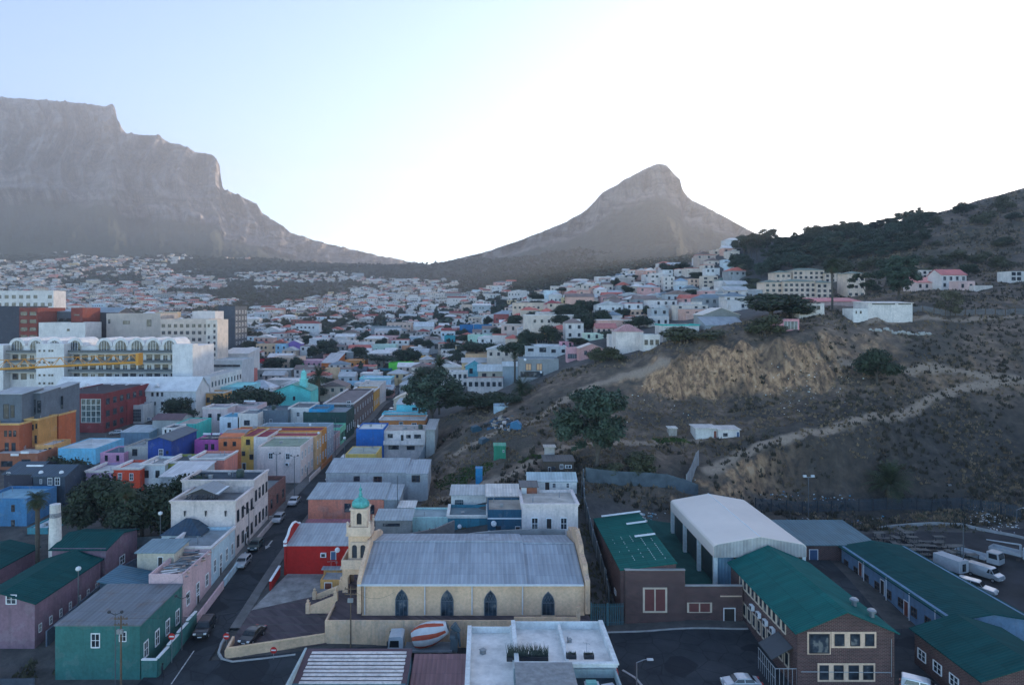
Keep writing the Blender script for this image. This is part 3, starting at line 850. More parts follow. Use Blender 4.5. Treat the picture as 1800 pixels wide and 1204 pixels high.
    if side and swin:
        nc, nr, w, h = (list(swin) + [1.0, 1.6])[:4]
        Hh = Zt - max(Zb, gz(X1, Y))
        for r_ in range(int(nr)):
            for c_ in range(int(nc)):
                put(root, 'window', WINS[sframe or frame], side, (X1 + 0.005) if side == 'R' else (X0 - 0.005), Y + (c_ + 0.5) * D / nc, Zt - Hh + Hh * (r_ + 0.30) / nr * 0.92, w, h)
    for q in sdoor:                        # doors on the street side: distance along, width, height
        put(root, 'door', DOORS[q[3] if len(q) > 3 else 'd'], side, (X1 + 0.006) if side == 'R' else (X0 - 0.006), Y + q[0], gz(X1, Y) + 0.15, q[1], q[2])
    if roof == 'flat' and Y < 280 and (X1 - X0) > 3.5:      # pipes, vents and aerials
        for _ in range(random.choice([1, 2, 2, 3])):
            o = part(root, *random.choice([('vent_pipe', PIPE), ('vent_pipe', PIPE), ('roof_vent', VENT), ('aerial', AERIAL)]), (X0 + random.uniform(0.15, 0.85) * (X1 - X0), Y + random.uniform(0.25, 0.85) * D, Zt - par), random.uniform(0, 3), random.uniform(0.6, 1.0))
    for e in extras:
        k = e[0]
        if k == 'dish': part(root, 'satellite_dish', DISH, ((e[1] - PX) * Y / F, Y - 0.35, (PY - e[2]) * Y / F), 0.4, (e[3] if len(e) > 3 else 1.0) * 0.72, R(68))
        elif k == 'dishtop': part(root, 'satellite_dish', DISH, ((e[1] - PX) * (Y + e[3]) / F, Y + e[3], Zt + 0.4), 0.4, e[2] * 0.75, R(68))
        elif k == 'solar': part(root, 'solar_heater', TANK, (X0 + e[1] * (X1 - X0), Y + e[2] * D, Zt + 0.55))
        elif k == 'ac': part(root, 'air_conditioner', AIRC, ((e[1] - PX) * Y / F, Y, (PY - e[2]) * Y / F))
        elif k == 'vent': part(root, 'roof_vent', VENT, (X0 + e[1] * (X1 - X0), Y + e[2] * D, Zt - par), 0, e[3] if len(e) > 3 else 1.0)
        elif k == 'tank': part(root, 'water_tank', WTANK, (X0 + e[1] * (X1 - X0), Y + e[2] * D, Zt - par), 0, e[3] if len(e) > 3 else 1.0)
        elif k == 'chimney':
            c = MB(); c.box(-0.45, 0.45, -0.35, 0.35, -0.4, 1.3).box(-0.55, 0.55, -0.45, 0.45, 1.3, 1.45)
            o = c.build('chimney', wm, root); o.location = Vector((X0 + e[1] * (X1 - X0), Y + e[2] * D, Zt)) - C
        elif k == 'dormers':
            for xx in e[1]:
                c = MB(); c.prism([(-0.9, 0), (0.9, 0), (0, 0.9)], -1.6, 0.6)
                o = c.build('dormer', [rm], root); o.location = Vector(((xx - PX) * Y / F, Y + D * 0.17, Zt + rise * 0.33)) - C
    return root

def wall_run(label, pts, h, t=0.22, mat=None, cap=None, name='garden_wall', z=None, cat='wall', step=False, group=None):
    """a free-standing wall along world (x, y) points; its top follows the ground"""
    b = MB(); c = MB()
    root_p = Vector((pts[0][0], pts[0][1], gz(*pts[0][:2])))
    fine = []
    for (a, q) in zip(pts[:-1], pts[1:]):
        L = math.hypot(q[0] - a[0], q[1] - a[1]); n = max(1, int(L / 2.5))
        for k in range(n): fine.append((a[0] + (q[0] - a[0]) * k / n, a[1] + (q[1] - a[1]) * k / n))
    fine.append(pts[-1][:2])
    for a, q in zip(fine[:-1], fine[1:]):
        d = Vector((q[0] - a[0], q[1] - a[1], 0)); n = Vector((-d.y, d.x, 0)).normalized() * t / 2
        za, zq = gz(*a), gz(*q)
        ta, tq = (z if z is not None else za + h), (z if z is not None else zq + h)
        if step: ta = tq = max(ta, tq)
        A0, A1 = Vector((a[0], a[1], 0)), Vector((q[0], q[1], 0))
        def seg(bb, w, lo_a, lo_q, hi_a, hi_q):
            m_ = n * w
            vs = [A0 - m_, A1 - m_, A1 + m_, A0 + m_]
            lo = [lo_a, lo_q, lo_q, lo_a]; hi = [hi_a, hi_q, hi_q, hi_a]
            bb.add([(v.x - root_p.x, v.y - root_p.y, l - root_p.z) for v, l in zip(vs, lo)] + [(v.x - root_p.x, v.y - root_p.y, l - root_p.z) for v, l in zip(vs, hi)],
                   [(0, 1, 5, 4), (1, 2, 6, 5), (2, 3, 7, 6), (3, 0, 4, 7), (4, 5, 6, 7), (3, 2, 1, 0)])
        seg(b, 1.0, za - 0.6, zq - 0.6, ta, tq)
        if cap: seg(c, 1.5, ta + 0.003, tq + 0.003, ta + 0.13, tq + 0.13)
    if not cap:
        o = b.build(name, mat); o.location = root_p
        return tag(o, label, cat, group)
    r = thing(name, label, cat, root_p, 0, group)
    b.build('wall', mat, r); c.build('coping', cap, r)
    return r

# ------------------------------------------------------------------ streets
def sheet(name, outline_fn, x0, x1, y0, y1, nx, ny, mat, dz):
    xs = np.linspace(x0, x1, nx); ys = np.linspace(0, 1, ny)
    XX, TT = np.meshgrid(xs, ys)
    lo, hi = outline_fn(XX)
    YY = lo + (hi - lo) * TT
    ZZ = ground(XX.ravel(), YY.ravel()) + dz
    me = grid_mesh(name, np.c_[XX.ravel(), YY.ravel(), ZZ], nx, ny, [mat])
    return tag(link(bpy.data.objects.new(name, me)), kind='structure')
M_ASPH = asphalt_mat()
M_PAVE = blotch((0.15, 0.145, 0.14), 'pavement', 0.6, 0.7, 1.2)
M_KERB = blotch((0.42, 0.42, 0.41), 'kerb_concrete', 1.0, 0.7, 1.1)
M_LINE = blotch((0.55, 0.55, 0.54), 'worn_road_paint', 3.0, 0.35, 1.1)
ys = np.linspace(60, 330, 200)
def strip(name, xa, xb, mat, dz, y0=60.0, y1=330.0, n=220, kind='structure', h=None):
    ys = np.linspace(y0, y1, n)
    fa = xa if callable(xa) else (lambda y: np.full_like(y, xa)); fb = xb if callable(xb) else (lambda y: np.full_like(y, xb))
    XA, XB = fa(ys), fb(ys)
    zc = ground(np.full(n, -37.5) if name in ('street', 'pavement') else (XA + XB) / 2, ys)
    if h is None:
        co = np.stack([np.c_[XA, ys, zc + dz], np.c_[XB, ys, zc + dz]], 1).reshape(-1, 3)
        me = grid_mesh(name, co, 2, n, [mat], False)
    else:
        co = np.stack([np.c_[XA, ys, zc + dz - 0.3], np.c_[XA, ys, zc + dz + h], np.c_[XB, ys, zc + dz + h], np.c_[XB, ys, zc + dz - 0.3]], 1).reshape(-1, 3)
        me = grid_mesh(name, co, 4, n, [mat], False)
    return tag(link(bpy.data.objects.new(name, me)), kind=kind)
bend = lambda off: (lambda y: off + 0.0 * y)
strip('street', bend(-40.0), bend(-34.6), M_ASPH, 0.02, 60, 330)
strip('pavement', bend(-42.2), bend(-40.0), M_PAVE, 0.0, 86, 330, h=0.14)
strip('pavement', bend(-34.6), bend(-33.2), M_PAVE, 0.0, 93, 330, h=0.14)
sheet('cross_street', lambda X: (np.full_like(X, 62.0), cross_far(X)), -41, 100, 0, 0, 150, 40, M_ASPH, 0.05)
def kerb(pts, w=0.28, h=0.14, name='kerb'):
    b = MB()
    for a, q in zip(pts[:-1], pts[1:]):
        d = Vector((q[0] - a[0], q[1] - a[1], 0)); n = Vector((-d.y, d.x, 0)).normalized() * w / 2
        za, zq = gz(*a), gz(*q)
        vs = [Vector((a[0], a[1], za - 0.2)) - n, Vector((q[0], q[1], zq - 0.2)) - n, Vector((q[0], q[1], zq - 0.2)) + n, Vector((a[0], a[1], za - 0.2)) + n]
        vs += [v + Vector((0, 0, 0.2 + h)) for v in vs]
        b.add(vs, [(0, 1, 5, 4), (1, 2, 6, 5), (2, 3, 7, 6), (3, 0, 4, 7), (4, 5, 6, 7)])
    return tag(b.build(name, M_KERB), kind='structure')
kerb([(x, float(cross_far(x)) - 0.1) for x in np.linspace(15.6, 36.4, 12)])
kerb([(-34.5, 92), (-34.4, 89.5), (-34.0, 87.6), (-33.0, 86.2), (-31.5, 85.6), (-28, 86.2), (-24, 87.1)])
kerb([(17.2, 84.4), (18.4, 82.6), (18.9, 80.5), (19.0, 77), (19, 72)])
# worn paint: a stop line and some arrows on the street
def paint_mark(pts, name='road_marking'):
    b = MB(); b.add([(x, y, gz(-37.5, y) + 0.05 if x < -30 else gz(x, y) + 0.075) for x, y in pts], [tuple(range(len(pts)))])
    return tag(b.build(name, M_LINE), kind='structure')
paint_mark([(-37.6, 121), (-37.3, 121), (-37.3, 118.6), (-37.6, 118.6)])
paint_mark([(-37.9, 118.6), (-37.0, 118.6), (-37.45, 117.2)])
paint_mark([(-37.4, 88), (-37.25, 88), (-37.0, 81), (-37.15, 81)])
# brick-paved forecourt of the church and the bare sand beside it
def patch(name, poly, mat, dz, kind='structure', n=26):
    """sheet over a four-cornered plot, following the ground"""
    a, b_, c, d = [np.array(p, float) for p in poly]
    s, t = np.meshgrid(np.linspace(0, 1, n), np.linspace(0, 1, n))
    s = s.ravel()[:, None]; t = t.ravel()[:, None]
    p = (a * (1 - s) + b_ * s) * (1 - t) + (d * (1 - s) + c * s) * t
    co = np.c_[p, ground(p[:, 0], p[:, 1]) + dz]
    return tag(link(bpy.data.objects.new(name, grid_mesh(name, co, n, n, [mat]))), kind=kind)
M_PAVER = brick_mat((0.115, 0.085, 0.095), (0.09, 0.08, 0.08), 0.8)
M_SAND = blotch((0.30, 0.285, 0.27), 'pale_sand', 0.6, 0.5, 1.25, 0.95, 0.6, 4.0)
patch('forecourt', [(-33.2, 86.6), (-20.6, 89.4), (-20.6, 103.5), (-33.2, 97.5)], M_PAVER, 0.10)
patch('sand_plot', [(-33.2, 97.4), (-22.5, 102.5), (-22.0, 108), (-31.0, 108)], M_SAND, 0.12)

# ------------------------------------------------------------------ houses along the left of the street
G_ROOF = (118, 132, 145)
W_ = A((196, 198, 205)); SX = -41.5
grn = (0.045, 0.17, 0.155)
h = house('sea green corner house with a rusty grey sheet roof at the bottom left', 97, 246, 1099, None, 82.4, 11.5, grn, 'mb', (104, 122, 136), rise=0.25, over=0.12,
      wins=[(168, 1125, 16, 26, 'w'), (216, 1118, 13, 18, 'w')], side='R', swin=(4, 1, 1.15, 2.0), dirt=0.35, rmat=sheet_roof((0.17, 0.19, 0.21), 'y', 0.6, 0.55))
wall_run('sea green yard wall with white coping beside the corner house', [(-41.3, 82.5), (-39.4, 82.5), (-39.4, 93.5)], 2.1, 0.25, plaster(grn, dirt=0.35), M_WHITE, step=True)
house('pale pink house with junk strewn over its roof beside the green corner house', 0, 0, 1005, None, 94.2, 9.8, A((170, 150, 160)), 'flat', (110, 120, 130), X=(-46.2, SX), z=(0, -36.8), side='R', swin=(3, 1, 1.1, 1.9), par=0.8, sdoor=((5, 1.0, 2.2),))
house('low dark blue lean-to behind the green corner house', 0, 0, 0, None, 94.3, 5.5, A((40, 62, 80)), 'ml', (50, 92, 116), X=(-53, -46.4), z=(0, -39.2), rise=1.4, name='lean_to', cat='shed')
house('small cream outhouse with a flat blue grey roof behind the junk roof house', 241, 306, 971, None, 100.5, 5, A((160, 158, 150)), 'mb', (96, 122, 138), rise=0.2, doors=[(282, 988, 9, 20)], name='outhouse')
lb = A((150, 178, 196))
house('pale blue terraced house with a grey sheet roof and white cornice on the street', 0, 0, 0, None, 104.1, 9.8, lb, 'flat', (108, 122, 134), X=(-48.5, SX), z=(0, -36.6), side='R', swin=(4, 1, 1.0, 2.1), cornice=W_, par=0.5, sdoor=((3.6, 1.0, 2.3),))
house('small white house with a dark blue hipped roof behind the pale blue terrace', 284, 352, 940, None, 110.5, 5.5, A((170, 185, 195)), 'hip', (38, 62, 84), rise=1.9, wins=[(304, 953, 12, 16, 'd')], doors=[(323, 958, 10, 16, 'w')], extras=[('dish', 287, 947, 0.9)])
wm = A((176, 172, 176))
hw = house('large white two storey house with a glazed rooftop pergola on the street', 0, 0, 0, None, 114.2, 9, wm, 'flat', (90, 96, 104), X=(-52.3, SX), z=(0, -32.45), side='R', swin=(4, 2, 1.0, 2.0), frame='d', par=0.9, cornice=wm, dirt=0.6, sdoor=((4.6, 1.1, 2.4),))
for xx in (-50.0, -46.5, -43.2):           # lamps on the blank wall
    b = MB(); b.prism([(-0.08, 0.9), (0.22, 0.9), (0.1, 0), (0, 0)], -0.18, 0.0)
    o = b.build('wall_lamp', M_DARK, hw); o.location = Vector((xx, 114.15, -34.9)) - hw.location
b = MB()                                    # pergola frame and panes
C0 = Vector((-48.0, 116.4, -33.2))
for k in range(7): b.box(-2.6 + k * 0.86, -2.52 + k * 0.86, 0, 0.1, 0, 1.3)
b.prism([(-2.7, 1.3), (2.7, 1.3), (0, 2.3)], 0.02, 0.12)
for k in range(5): b.tube((-2.6 + 1.05 * k, 0.0, 0.1), (-1.6 + 1.05 * k, 0.0, 1.25), 0.06, n=4)
o = b.build('pergola_frame', M_DARK, hw); o.location = C0 - hw.location
b = MB()
slab(b, [(-2.9, -0.3, 1.25), (0, -0.3, 2.4), (0, 5.2, 2.4), (-2.9, 5.2, 1.25)], 0.08)
o = b.build('pergola_roof', M_STEEL, hw); o.location = C0 - hw.location
for k in range(9):
    b = MB(); slab(b, [(0.03, 0, 2.4), (2.9, 0, 1.25), (2.9, 0.54, 1.25), (0.03, 0.54, 2.4)], 0.06)
    b.box(2.2, 2.85, 0.05, 0.45, 1.44, 1.48, 1)
    o = b.build('pane', [plain((0.16, 0.19, 0.21), 0.3, name='dusty_glass'), M_WHITE], hw); o.location = C0 + Vector((0, -0.25 + 0.6 * k, 0)) - hw.location
house('taller rear half of the white two storey street house with a dark flat roof', 0, 0, 0, None, 123.4, 8, wm, 'flat', (42, 56, 70), X=(-54.5, SX), z=(0, -31.3), side='R', swin=(4, 2, 1.0, 2.0), frame='d', par=0.35, cornice=wm, extras=[('tank', 0.7, 0.5, 1.2), ('vent', 0.3, 0.4), ('vent', 0.5, 0.7, 0.7)], dirt=0.6)
house('red brick house with a sunken flat roof on the street', 0, 0, 0, None, 131.6, 11.5, (0.2, 0.06, 0.05), 'flat', (100, 110, 118), X=(-49, SX), z=(0, -35.3), side='R', swin=(3, 1, 1.0, 1.8), frame='d', par=0.9, wall=brick_mat((0.24, 0.075, 0.06)), extras=[('vent', 0.5, 0.3, 1.2)])
house('big white corner house with a green flat roof where the side street joins', 452, 528, 785, 847, 157, 12, A((200, 192, 196)), 'flat', (112, 128, 118), wins=[(476, 801, 8, 11), (506, 802, 8, 11)], side='R', swin=(4, 2, 1.0, 1.9), sdoor=((6, 1.0, 2.2),), par=0.35, extras=[('ac', 505, 818)])
house('peach street house next behind the white corner house', 0, 0, 0, None, 169.2, 5.6, A((205, 170, 130)), 'flat', (130, 60, 70), X=(-58, SX), z=(0, -31.9), side='R', swin=(2, 2, 1.0, 1.9), par=0.3, extras=[('dishtop', 560, 1.0, 2)])
house('marigold street house with a maroon roof', 0, 0, 0, None, 175, 5.6, A((206, 140, 60)), 'flat', (104, 40, 58), X=(-64, SX), z=(0, -31.6), side='R', swin=(2, 2, 1.0, 1.9), par=0.25, extras=[('vent', 0.2, 0.5, 1.6)])
house('grey blue street house with white window frames', 0, 0, 0, None, 181, 8, A((146, 160, 178)), 'flat', (96, 118, 132), X=(-60, SX), z=(0, -31.9), side='R', swin=(3, 2, 1.0, 2.0), par=0.3, extras=[('dishtop', 545, 1.0, 2)])
house('dusty pink single storey street house', 0, 0, 0, None, 189.4, 8, A((160, 140, 150)), 'flat', (96, 104, 112), X=(-52, SX), z=(0, -35.6), side='R', swin=(3, 1, 1.0, 2.0), par=0.3)
house('mint green street house', 0, 0, 0, None, 197.8, 8, A((110, 190, 165)), 'flat', (88, 100, 110), X=(-52, SX), z=(0, -34.9), side='R', swin=(4, 1, 1.0, 2.2), frame='d', par=0.3)
house('dark bottle green street house with a grey roof', 0, 0, 0, None, 206.2, 13, A((38, 66, 66)), 'flat', (104, 116, 128), X=(-54.5, SX), z=(0, -31.7), side='R', swin=(4, 1, 1.0, 2.0), par=0.3)
house('bright blue house beside the dark green street house', 543, 576, 719, None, 206.5, 9, A((28, 130, 180)), 'flat', (60, 90, 110), par=0.3, wins=[(560, 735, 16, 7, 'd')])
house('brown brick long street house with white trimmed windows', 0, 0, 0, None, 222, 40, (0.2, 0.14, 0.13), 'flat', (100, 96, 102), X=(-52.0, -42.3), z=(0, -31.3), side='R', swin=(8, 2, 1.1, 1.6), wall=brick_mat((0.2, 0.14, 0.13)), cornice=W_, wins=[(613, 709, 7, 9)], par=0.5)
house('yellow street house beyond the brown brick one', 0, 0, 0, None, 263, 15, A((205, 160, 70)), 'flat', (150, 150, 150), X=(-51.5, -42.3), z=(0, -32.4), side='R', swin=(4, 1, 1.0, 2.0), par=0.4, cornice=W_)
house('white street house at the far end of the yellow one', 0, 0, 0, None, 279, 17, A((198, 198, 202)), 'flat', (150, 150, 150), X=(-51.0, -42.3), z=(0, -31.8), side='R', swin=(4, 1, 1.0, 2.0), par=0.4)

# behind the first row
house('magenta house with two solar water heaters on the roof', 342, 384, 773, None, 168, 9, A((166, 80, 160)), 'flat', (60, 70, 84), wins=[(363, 785, 6, 10, 'd'), (374, 785, 6, 10, 'd')], par=0.3, extras=[('solar', 0.3, 0.35), ('solar', 0.7, 0.35)])
house('burnt orange two storey house between the magenta and yellow ones', 384, 424, 768, None, 166, 12, A((190, 108, 68)), 'gx', (108, 108, 112), rise=0.7, wins=[(396, 780, 6, 8, 'd'), (412, 780, 6, 8, 'd'), (388, 797, 7, 8, 'd'), (411, 803, 5, 9, 'd')], over=0.1)
house('yellow two storey house beside the burnt orange one', 424, 446, 767, None, 166, 12, A((220, 180, 92)), 'flat', (112, 48, 62), wins=[(436, 777, 7, 10, 'd'), (442, 803, 7, 9, 'd'), (428, 797, 6, 8, 'd')], doors=[(429, 820, 7, 14)], par=0.15)
house('narrow white party house under the maroon roof', 446, 470, 768, None, 166, 12, A((205, 205, 210)), 'flat', (112, 44, 60), par=0.15)
house('salmon single storey house with white cornice and two white windows', 335, 394, 806, None, 147, 8, A((186, 120, 112)), 'flat', (140, 150, 158), cornice=W_, wins=[(352, 820, 8, 10), (371, 822, 8, 12)], par=0.5)
house('lime green single storey house with white cornice', 290, 335, 812, None, 147.5, 8, A((142, 150, 76)), 'flat', (70, 78, 86), cornice=W_, wins=[(303, 826, 9, 12, 'd'), (324, 822, 9, 5, 'd')], par=0.5)
house('white single storey house with two dark windows left of the lime one', 246, 290, 816, None, 146, 8, A((176, 188, 200)), 'flat', (120, 128, 136), cornice=W_, wins=[(258, 833, 7, 13, 'd'), (277, 833, 7, 13, 'd')], par=0.5)
house('orange red single storey house with white windows', 199, 246, 823, None, 144, 8, A((190, 66, 40)), 'flat', (150, 156, 164), cornice=W_, wins=[(211, 837, 7, 12, 'w'), (231, 838, 7, 13, 'w')], par=0.5, extras=[('dish', 201, 843, 1.3)])
house('mauve single storey house with a satellite dish beside the orange red one', 151, 198.6, 828, None, 144, 8, A((140, 120, 158)), 'flat', (150, 156, 164), cornice=W_, wins=[(164, 842, 7, 12, 'd'), (184, 842, 7, 12, 'd')], par=0.5, extras=[('dish', 171, 843, 1.4)])
house('white shed with a pale grey sheet roof below the lime green house', 282, 346, 838, None, 136, 9, A((160, 170, 180)), 'mb', (172, 178, 188), rise=1.0, name='shed', cat='shed')
house('pink house with two dark windows above the mauve one', 176, 218, 796, None, 158, 8, A((190, 140, 176)), 'flat', (60, 82, 104), wins=[(187, 805, 5, 10, 'd'), (207, 805, 5, 10, 'd')], par=0.25)
house('grey two storey house beside the pink one', 218, 260, 785, None, 160, 10, A((142, 146, 150)), 'flat', (120, 130, 138), wins=[(237, 795, 9, 12, 'd')], par=0.4, extras=[('vent', 0.4, 0.5)])
house('cobalt blue two storey house with a grey gabled roof', 260, 301, 774, None, 158, 14, A((28, 58, 130)), 'gy', (62, 76, 92), rise=0.9, wins=[(283, 795, 8, 12), (294, 795, 4, 6, 'd')])
house('turquoise box house with a bare grey roof', 307, 345, 745, None, 196, 11, A((52, 170, 166)), 'flat', (130, 126, 128), par=0.2, wins=[(350, 742, 1, 1)])
house('small white gabled house below the turquoise box', 285, 308, 752, None, 188, 7, A((190, 196, 204)), 'flat', (60, 70, 82), wins=[(291, 758, 3, 6, 'd'), (299, 758, 3, 6, 'd')])
house('grey terraced house with a maroon pitched roof behind the turquoise box', 268, 318, 737, None, 205, 8, A((140, 148, 156)), 'gx', (80, 60, 72), rise=1.2)
house('white house with two tall dark windows and stepped parapet', 356, 400, 717, None, 215, 9, A((206, 192, 200)), 'flat', (120, 126, 134), wins=[(369, 733, 6, 12, 'd'), (385, 733, 6, 12, 'd')], par=0.5, cornice=W_)
house('pale pink flat roofed house with solar tanks', 393, 452, 714, None, 222, 10, A((205, 186, 196)), 'flat', (130, 136, 144), par=0.4, extras=[('solar', 0.5, 0.6), ('solar', 0.68, 0.6)])
house('pale blue white house with one dark window', 386, 420, 733, None, 200, 9, A((180, 196, 214)), 'flat', (60, 120, 150), wins=[(403, 747, 6, 9, 'd')], par=0.2)
house('white block house with a single large window', 418, 453, 727, None, 200, 9, A((204, 206, 210)), 'flat', (100, 110, 120), wins=[(434, 743, 10, 9, 'd')], par=0.4)
house('slate grey house with white sash windows and a roof box', 453, 506, 721, None, 205, 10, A((84, 100, 116)), 'flat', (76, 88, 100), wins=[(462, 741, 5, 9), (476, 741, 5, 9)], par=0.5, extras=[('tank', 0.4, 0.4, 1.2)])
house('white house with a flat dark roof and small square window', 506, 545, 716, None, 208, 12, A((206, 210, 216)), 'flat', (78, 88, 96), wins=[(524, 728, 6, 8)], par=0.4)
house('sky blue hall with a pale flat roof behind the dark trees', 102, 168, 788, None, 176, 14, A((92, 164, 204)), 'flat', (150, 164, 176), par=0.15, name='hall')
house('low grey blue shed roof left of the sky blue hall', 212, 262, 760, None, 200, 9, A((110, 140, 165)), 'mb', (140, 160, 176), rise=0.6, name='shed', cat='shed')
house('charcoal house with two white sash windows above the dark palms', 58, 114, 836, None, 138, 9, A((48, 62, 80)), 'gx', (44, 66, 86), rise=1.3, wins=[(88, 846, 8, 13), (101, 846, 9, 14), (72, 846, 4, 8)], extras=[('dishtop', 72, 1.3, 1), ('dishtop', 108, 1.3, 1)])
house('dark brown house with two solar heaters at the left edge', 7, 57, 832, None, 140, 10, A((46, 50, 66)), 'gx', (48, 66, 84), rise=1.4, extras=[('solar', 0.62, 0.3), ('solar', 0.9, 0.3)], wins=[(15, 832, 6, 5)])
house('blue two storey house with small brown windows at the left edge', -40, 47, 876, None, 128, 9, A((52, 104, 150)), 'flat', (100, 140, 165), wins=[(23, 893, 6, 12, 'b'), (23, 920, 6, 13, 'b')], par=0.5)
house('turquoise garage beside the left edge blue house', 48, 84, 928, None, 124, 6, A((60, 130, 150)), 'flat', (150, 170, 185), par=0.3, name='garage', cat='garage')

# pink school-like row with green roofs at the left
pk = A((112, 94, 112))
gr = (26, 84, 88)
M_GREEN = sheet_roof((0.006, 0.072, 0.072), 'x', 0.45, 0.03, 0.8, 0.08)
M_GREENY = sheet_roof((0.006, 0.072, 0.072), 'y', 0.45, 0.03, 0.8, 0.08)
M_GREEN2 = sheet_roof((0.01, 0.125, 0.115), 'x', 0.42, 0.02, 0.8, 0.08)
M_GREEN3 = sheet_roof((0.01, 0.125, 0.105), 'x', 0.8, 0.03, 0.8, 0.08)
house('long pink wall house with a dark green pitched roof and row of small windows', 0, 0, 0, None, 88.5, 15.2, pk, 'gy', gr, X=(-66.5, -58.2), z=(0, -38.2), rise=1.3, wins=[(20, 1053, 19, 17, 'w')], side='R', swin=(7, 1, 0.6, 1.1), rmat=M_GREEN, over=0.35)
house('pink gabled building with a dark green roof beside the white chimney', 0, 0, 0, None, 104.4, 9.5, pk, 'gx', gr, X=(-66, -57.8), z=(0, -36.9), rise=1.0, rmat=M_GREENY, over=0.35, side='R', swin=(1, 1, 1.6, 1.4))
house('dark green roofed pink house cut by the left edge', 0, 0, 0, None, 95, 16, pk, 'gy', gr, X=(-82, -72.5), z=(0, -38.9), rise=1.1, rmat=M_GREEN, over=0.35)

# ------------------------------------------------------------------ right side of the street
RX = -33.2
red = (0.42, 0.018, 0.016)
h = house('bright red house with a white scrolled street gable and grey sheet roof', 507, 612, 959, None, 108, 8.2, red, 'mb', (128, 142, 156), rise=0.9, over=0.05, X=(-31.2, -21.4), extras=[('ac', 569, 978), ('dish', 594, 965, 1.3)], doors=[(586, 976, 10, 15, 'b')], dirt=0.12)
b = MB()                                    # stepped white-edged parapet to the street
prof = [(-0.2, -6), (8.4, -6), (8.4, 0.9), (7.2, 1.2), (5.8, 1.9), (4.1, 2.2), (2.4, 1.9), (1.4, 1.2), (-0.2, 0.7)]
b.prism(prof, -0.15, 0.15, 0, 'x')
o = b.build('street_gable', plaster(red, dirt=0.12), h); o.location = Vector((-31.35, 108, -37.7)) - h.location
b = MB()
for (a0, z0), (a1, z1) in zip(prof[2:-1], prof[3:]): b.tube((0, a0, z0 + 0.06), (0, a1, z1 + 0.06), 0.2, n=6)
b.box(-0.25, 0.25, -0.35, 0.1, 0.55, 0.85).box(-0.25, 0.25, -0.3, 0.05, 0.0, 0.3)
o = b.build('gable_coping', M_WHITE, h); o.location = Vector((-31.35, 108, -37.7)) - h.location
wall_run('white coped red garden wall in front of the red house', [(-32.2, 103), (-32.2, 107.8)], 1.4, 0.25, plaster(red, dirt=0.12), M_WHITE)
house('red roofed lean-to behind the red house', 0, 0, 0, None, 117, 6, A((120, 60, 66)), 'mb', (112, 62, 78), X=(-31.5, -23), z=(0, -38.6), rise=0.3, name='lean_to', cat='shed')
house('salmon pink house with two dark windows and a grey ribbed roof', 543, 675, 877, None, 128.5, 8.6, A((205, 130, 112)), 'mb', (122, 138, 152), X=(-33.0, -18.8), rise=0.8, wins=[(611, 892, 11, 15, 'd'), (653, 895, 10, 16, 'd')], over=0.25)
house('grey plastered annex on the end of the salmon house', 675, 700, 878, None, 128.8, 8.0, A((120, 130, 140)), 'mb', (122, 138, 152), rise=0.7)
house('long grey house with a sheet roof and three skylights', 573, 714, 831, None, 144, 8, A((140, 150, 160)), 'mb', (126, 140, 154), rise=1.3, over=0.1, wins=[(627, 841, 11, 9, 'd'), (664, 843, 15, 12, 'b')])
house('grey gabled end block of the long grey house with a brown window', 714, 752, 833, None, 143, 9, A((138, 148, 158)), 'mb', (126, 140, 154), rise=1.0, over=0.1, wins=[(731, 841, 15, 12, 'b')])
house('low yellow walled house with a green grey roof', 610, 662, 798, 812, 159, 9, A((205, 180, 96)), 'flat', (130, 140, 136), X=(-32.2, -25), par=0.12)
house('royal blue blank walled house with a pale flat roof', 626, 674, 754, None, 175, 9.5, A((24, 86, 160)), 'flat', (168, 176, 182), par=0.3, extras=[('vent', 0.4, 0.6), ('dishtop', 630, 1.0, 2)])
hb = house('white two storey house with a long balcony beside the royal blue wall', 674, 748, 757, 795, 176, 9, A((200, 198, 204)), 'flat', (140, 138, 138), wins=[(686, 766, 9, 7, 'd'), (718, 767, 8, 6, 'd'), (734, 767, 12, 7, 'd'), (692, 786, 18, 7, 'd'), (722, 787, 14, 7, 'd')], doors=[(707, 769, 6, 11)], par=0.2, extras=[('vent', 0.5, 0.4), ('vent', 0.7, 0.5, 0.8), ('tank', 0.85, 0.4)])
b = MB(); b.box(-5.4, 5.2, -1.3, 0, -0.2, 0.0).box(-5.4, 5.2, -1.3, -1.2, 0, 0.9)
o = b.build('balcony', plaster(A((205, 202, 208))), hb); o.location = at(712, 779, 176) - hb.location
house('grey concrete boundary shed right of the white balcony house', 749, 764, 755, None, 172, 14, A((128, 136, 142)), 'mb', (128, 136, 144), rise=0.3, name='shed', cat='shed')
house('orange single storey house with white window surrounds', 667, 747, 737, 751, 200, 8, A((214, 140, 76)), 'flat', (150, 156, 160), wins=[(705, 745, 7, 8), (728, 746, 9, 6)], cornice=W_, par=0.3)
house('turquoise upper storey house behind the orange one', 671, 746, 727, None, 208.5, 6, A((80, 176, 200)), 'flat', (150, 170, 180), par=0.4)
house('turquoise block with a dark window above the orange house', 697, 746, 711, None, 215, 10, A((92, 184, 206)), 'mb', (140, 160, 176), wins=[(729, 719, 9, 6, 'd')], rise=0.6)
house('cream domed parapet house below the big tree', 692, 730, 702, None, 226, 8, A((206, 190, 176)), 'gy', (196, 186, 176), rise=1.8)

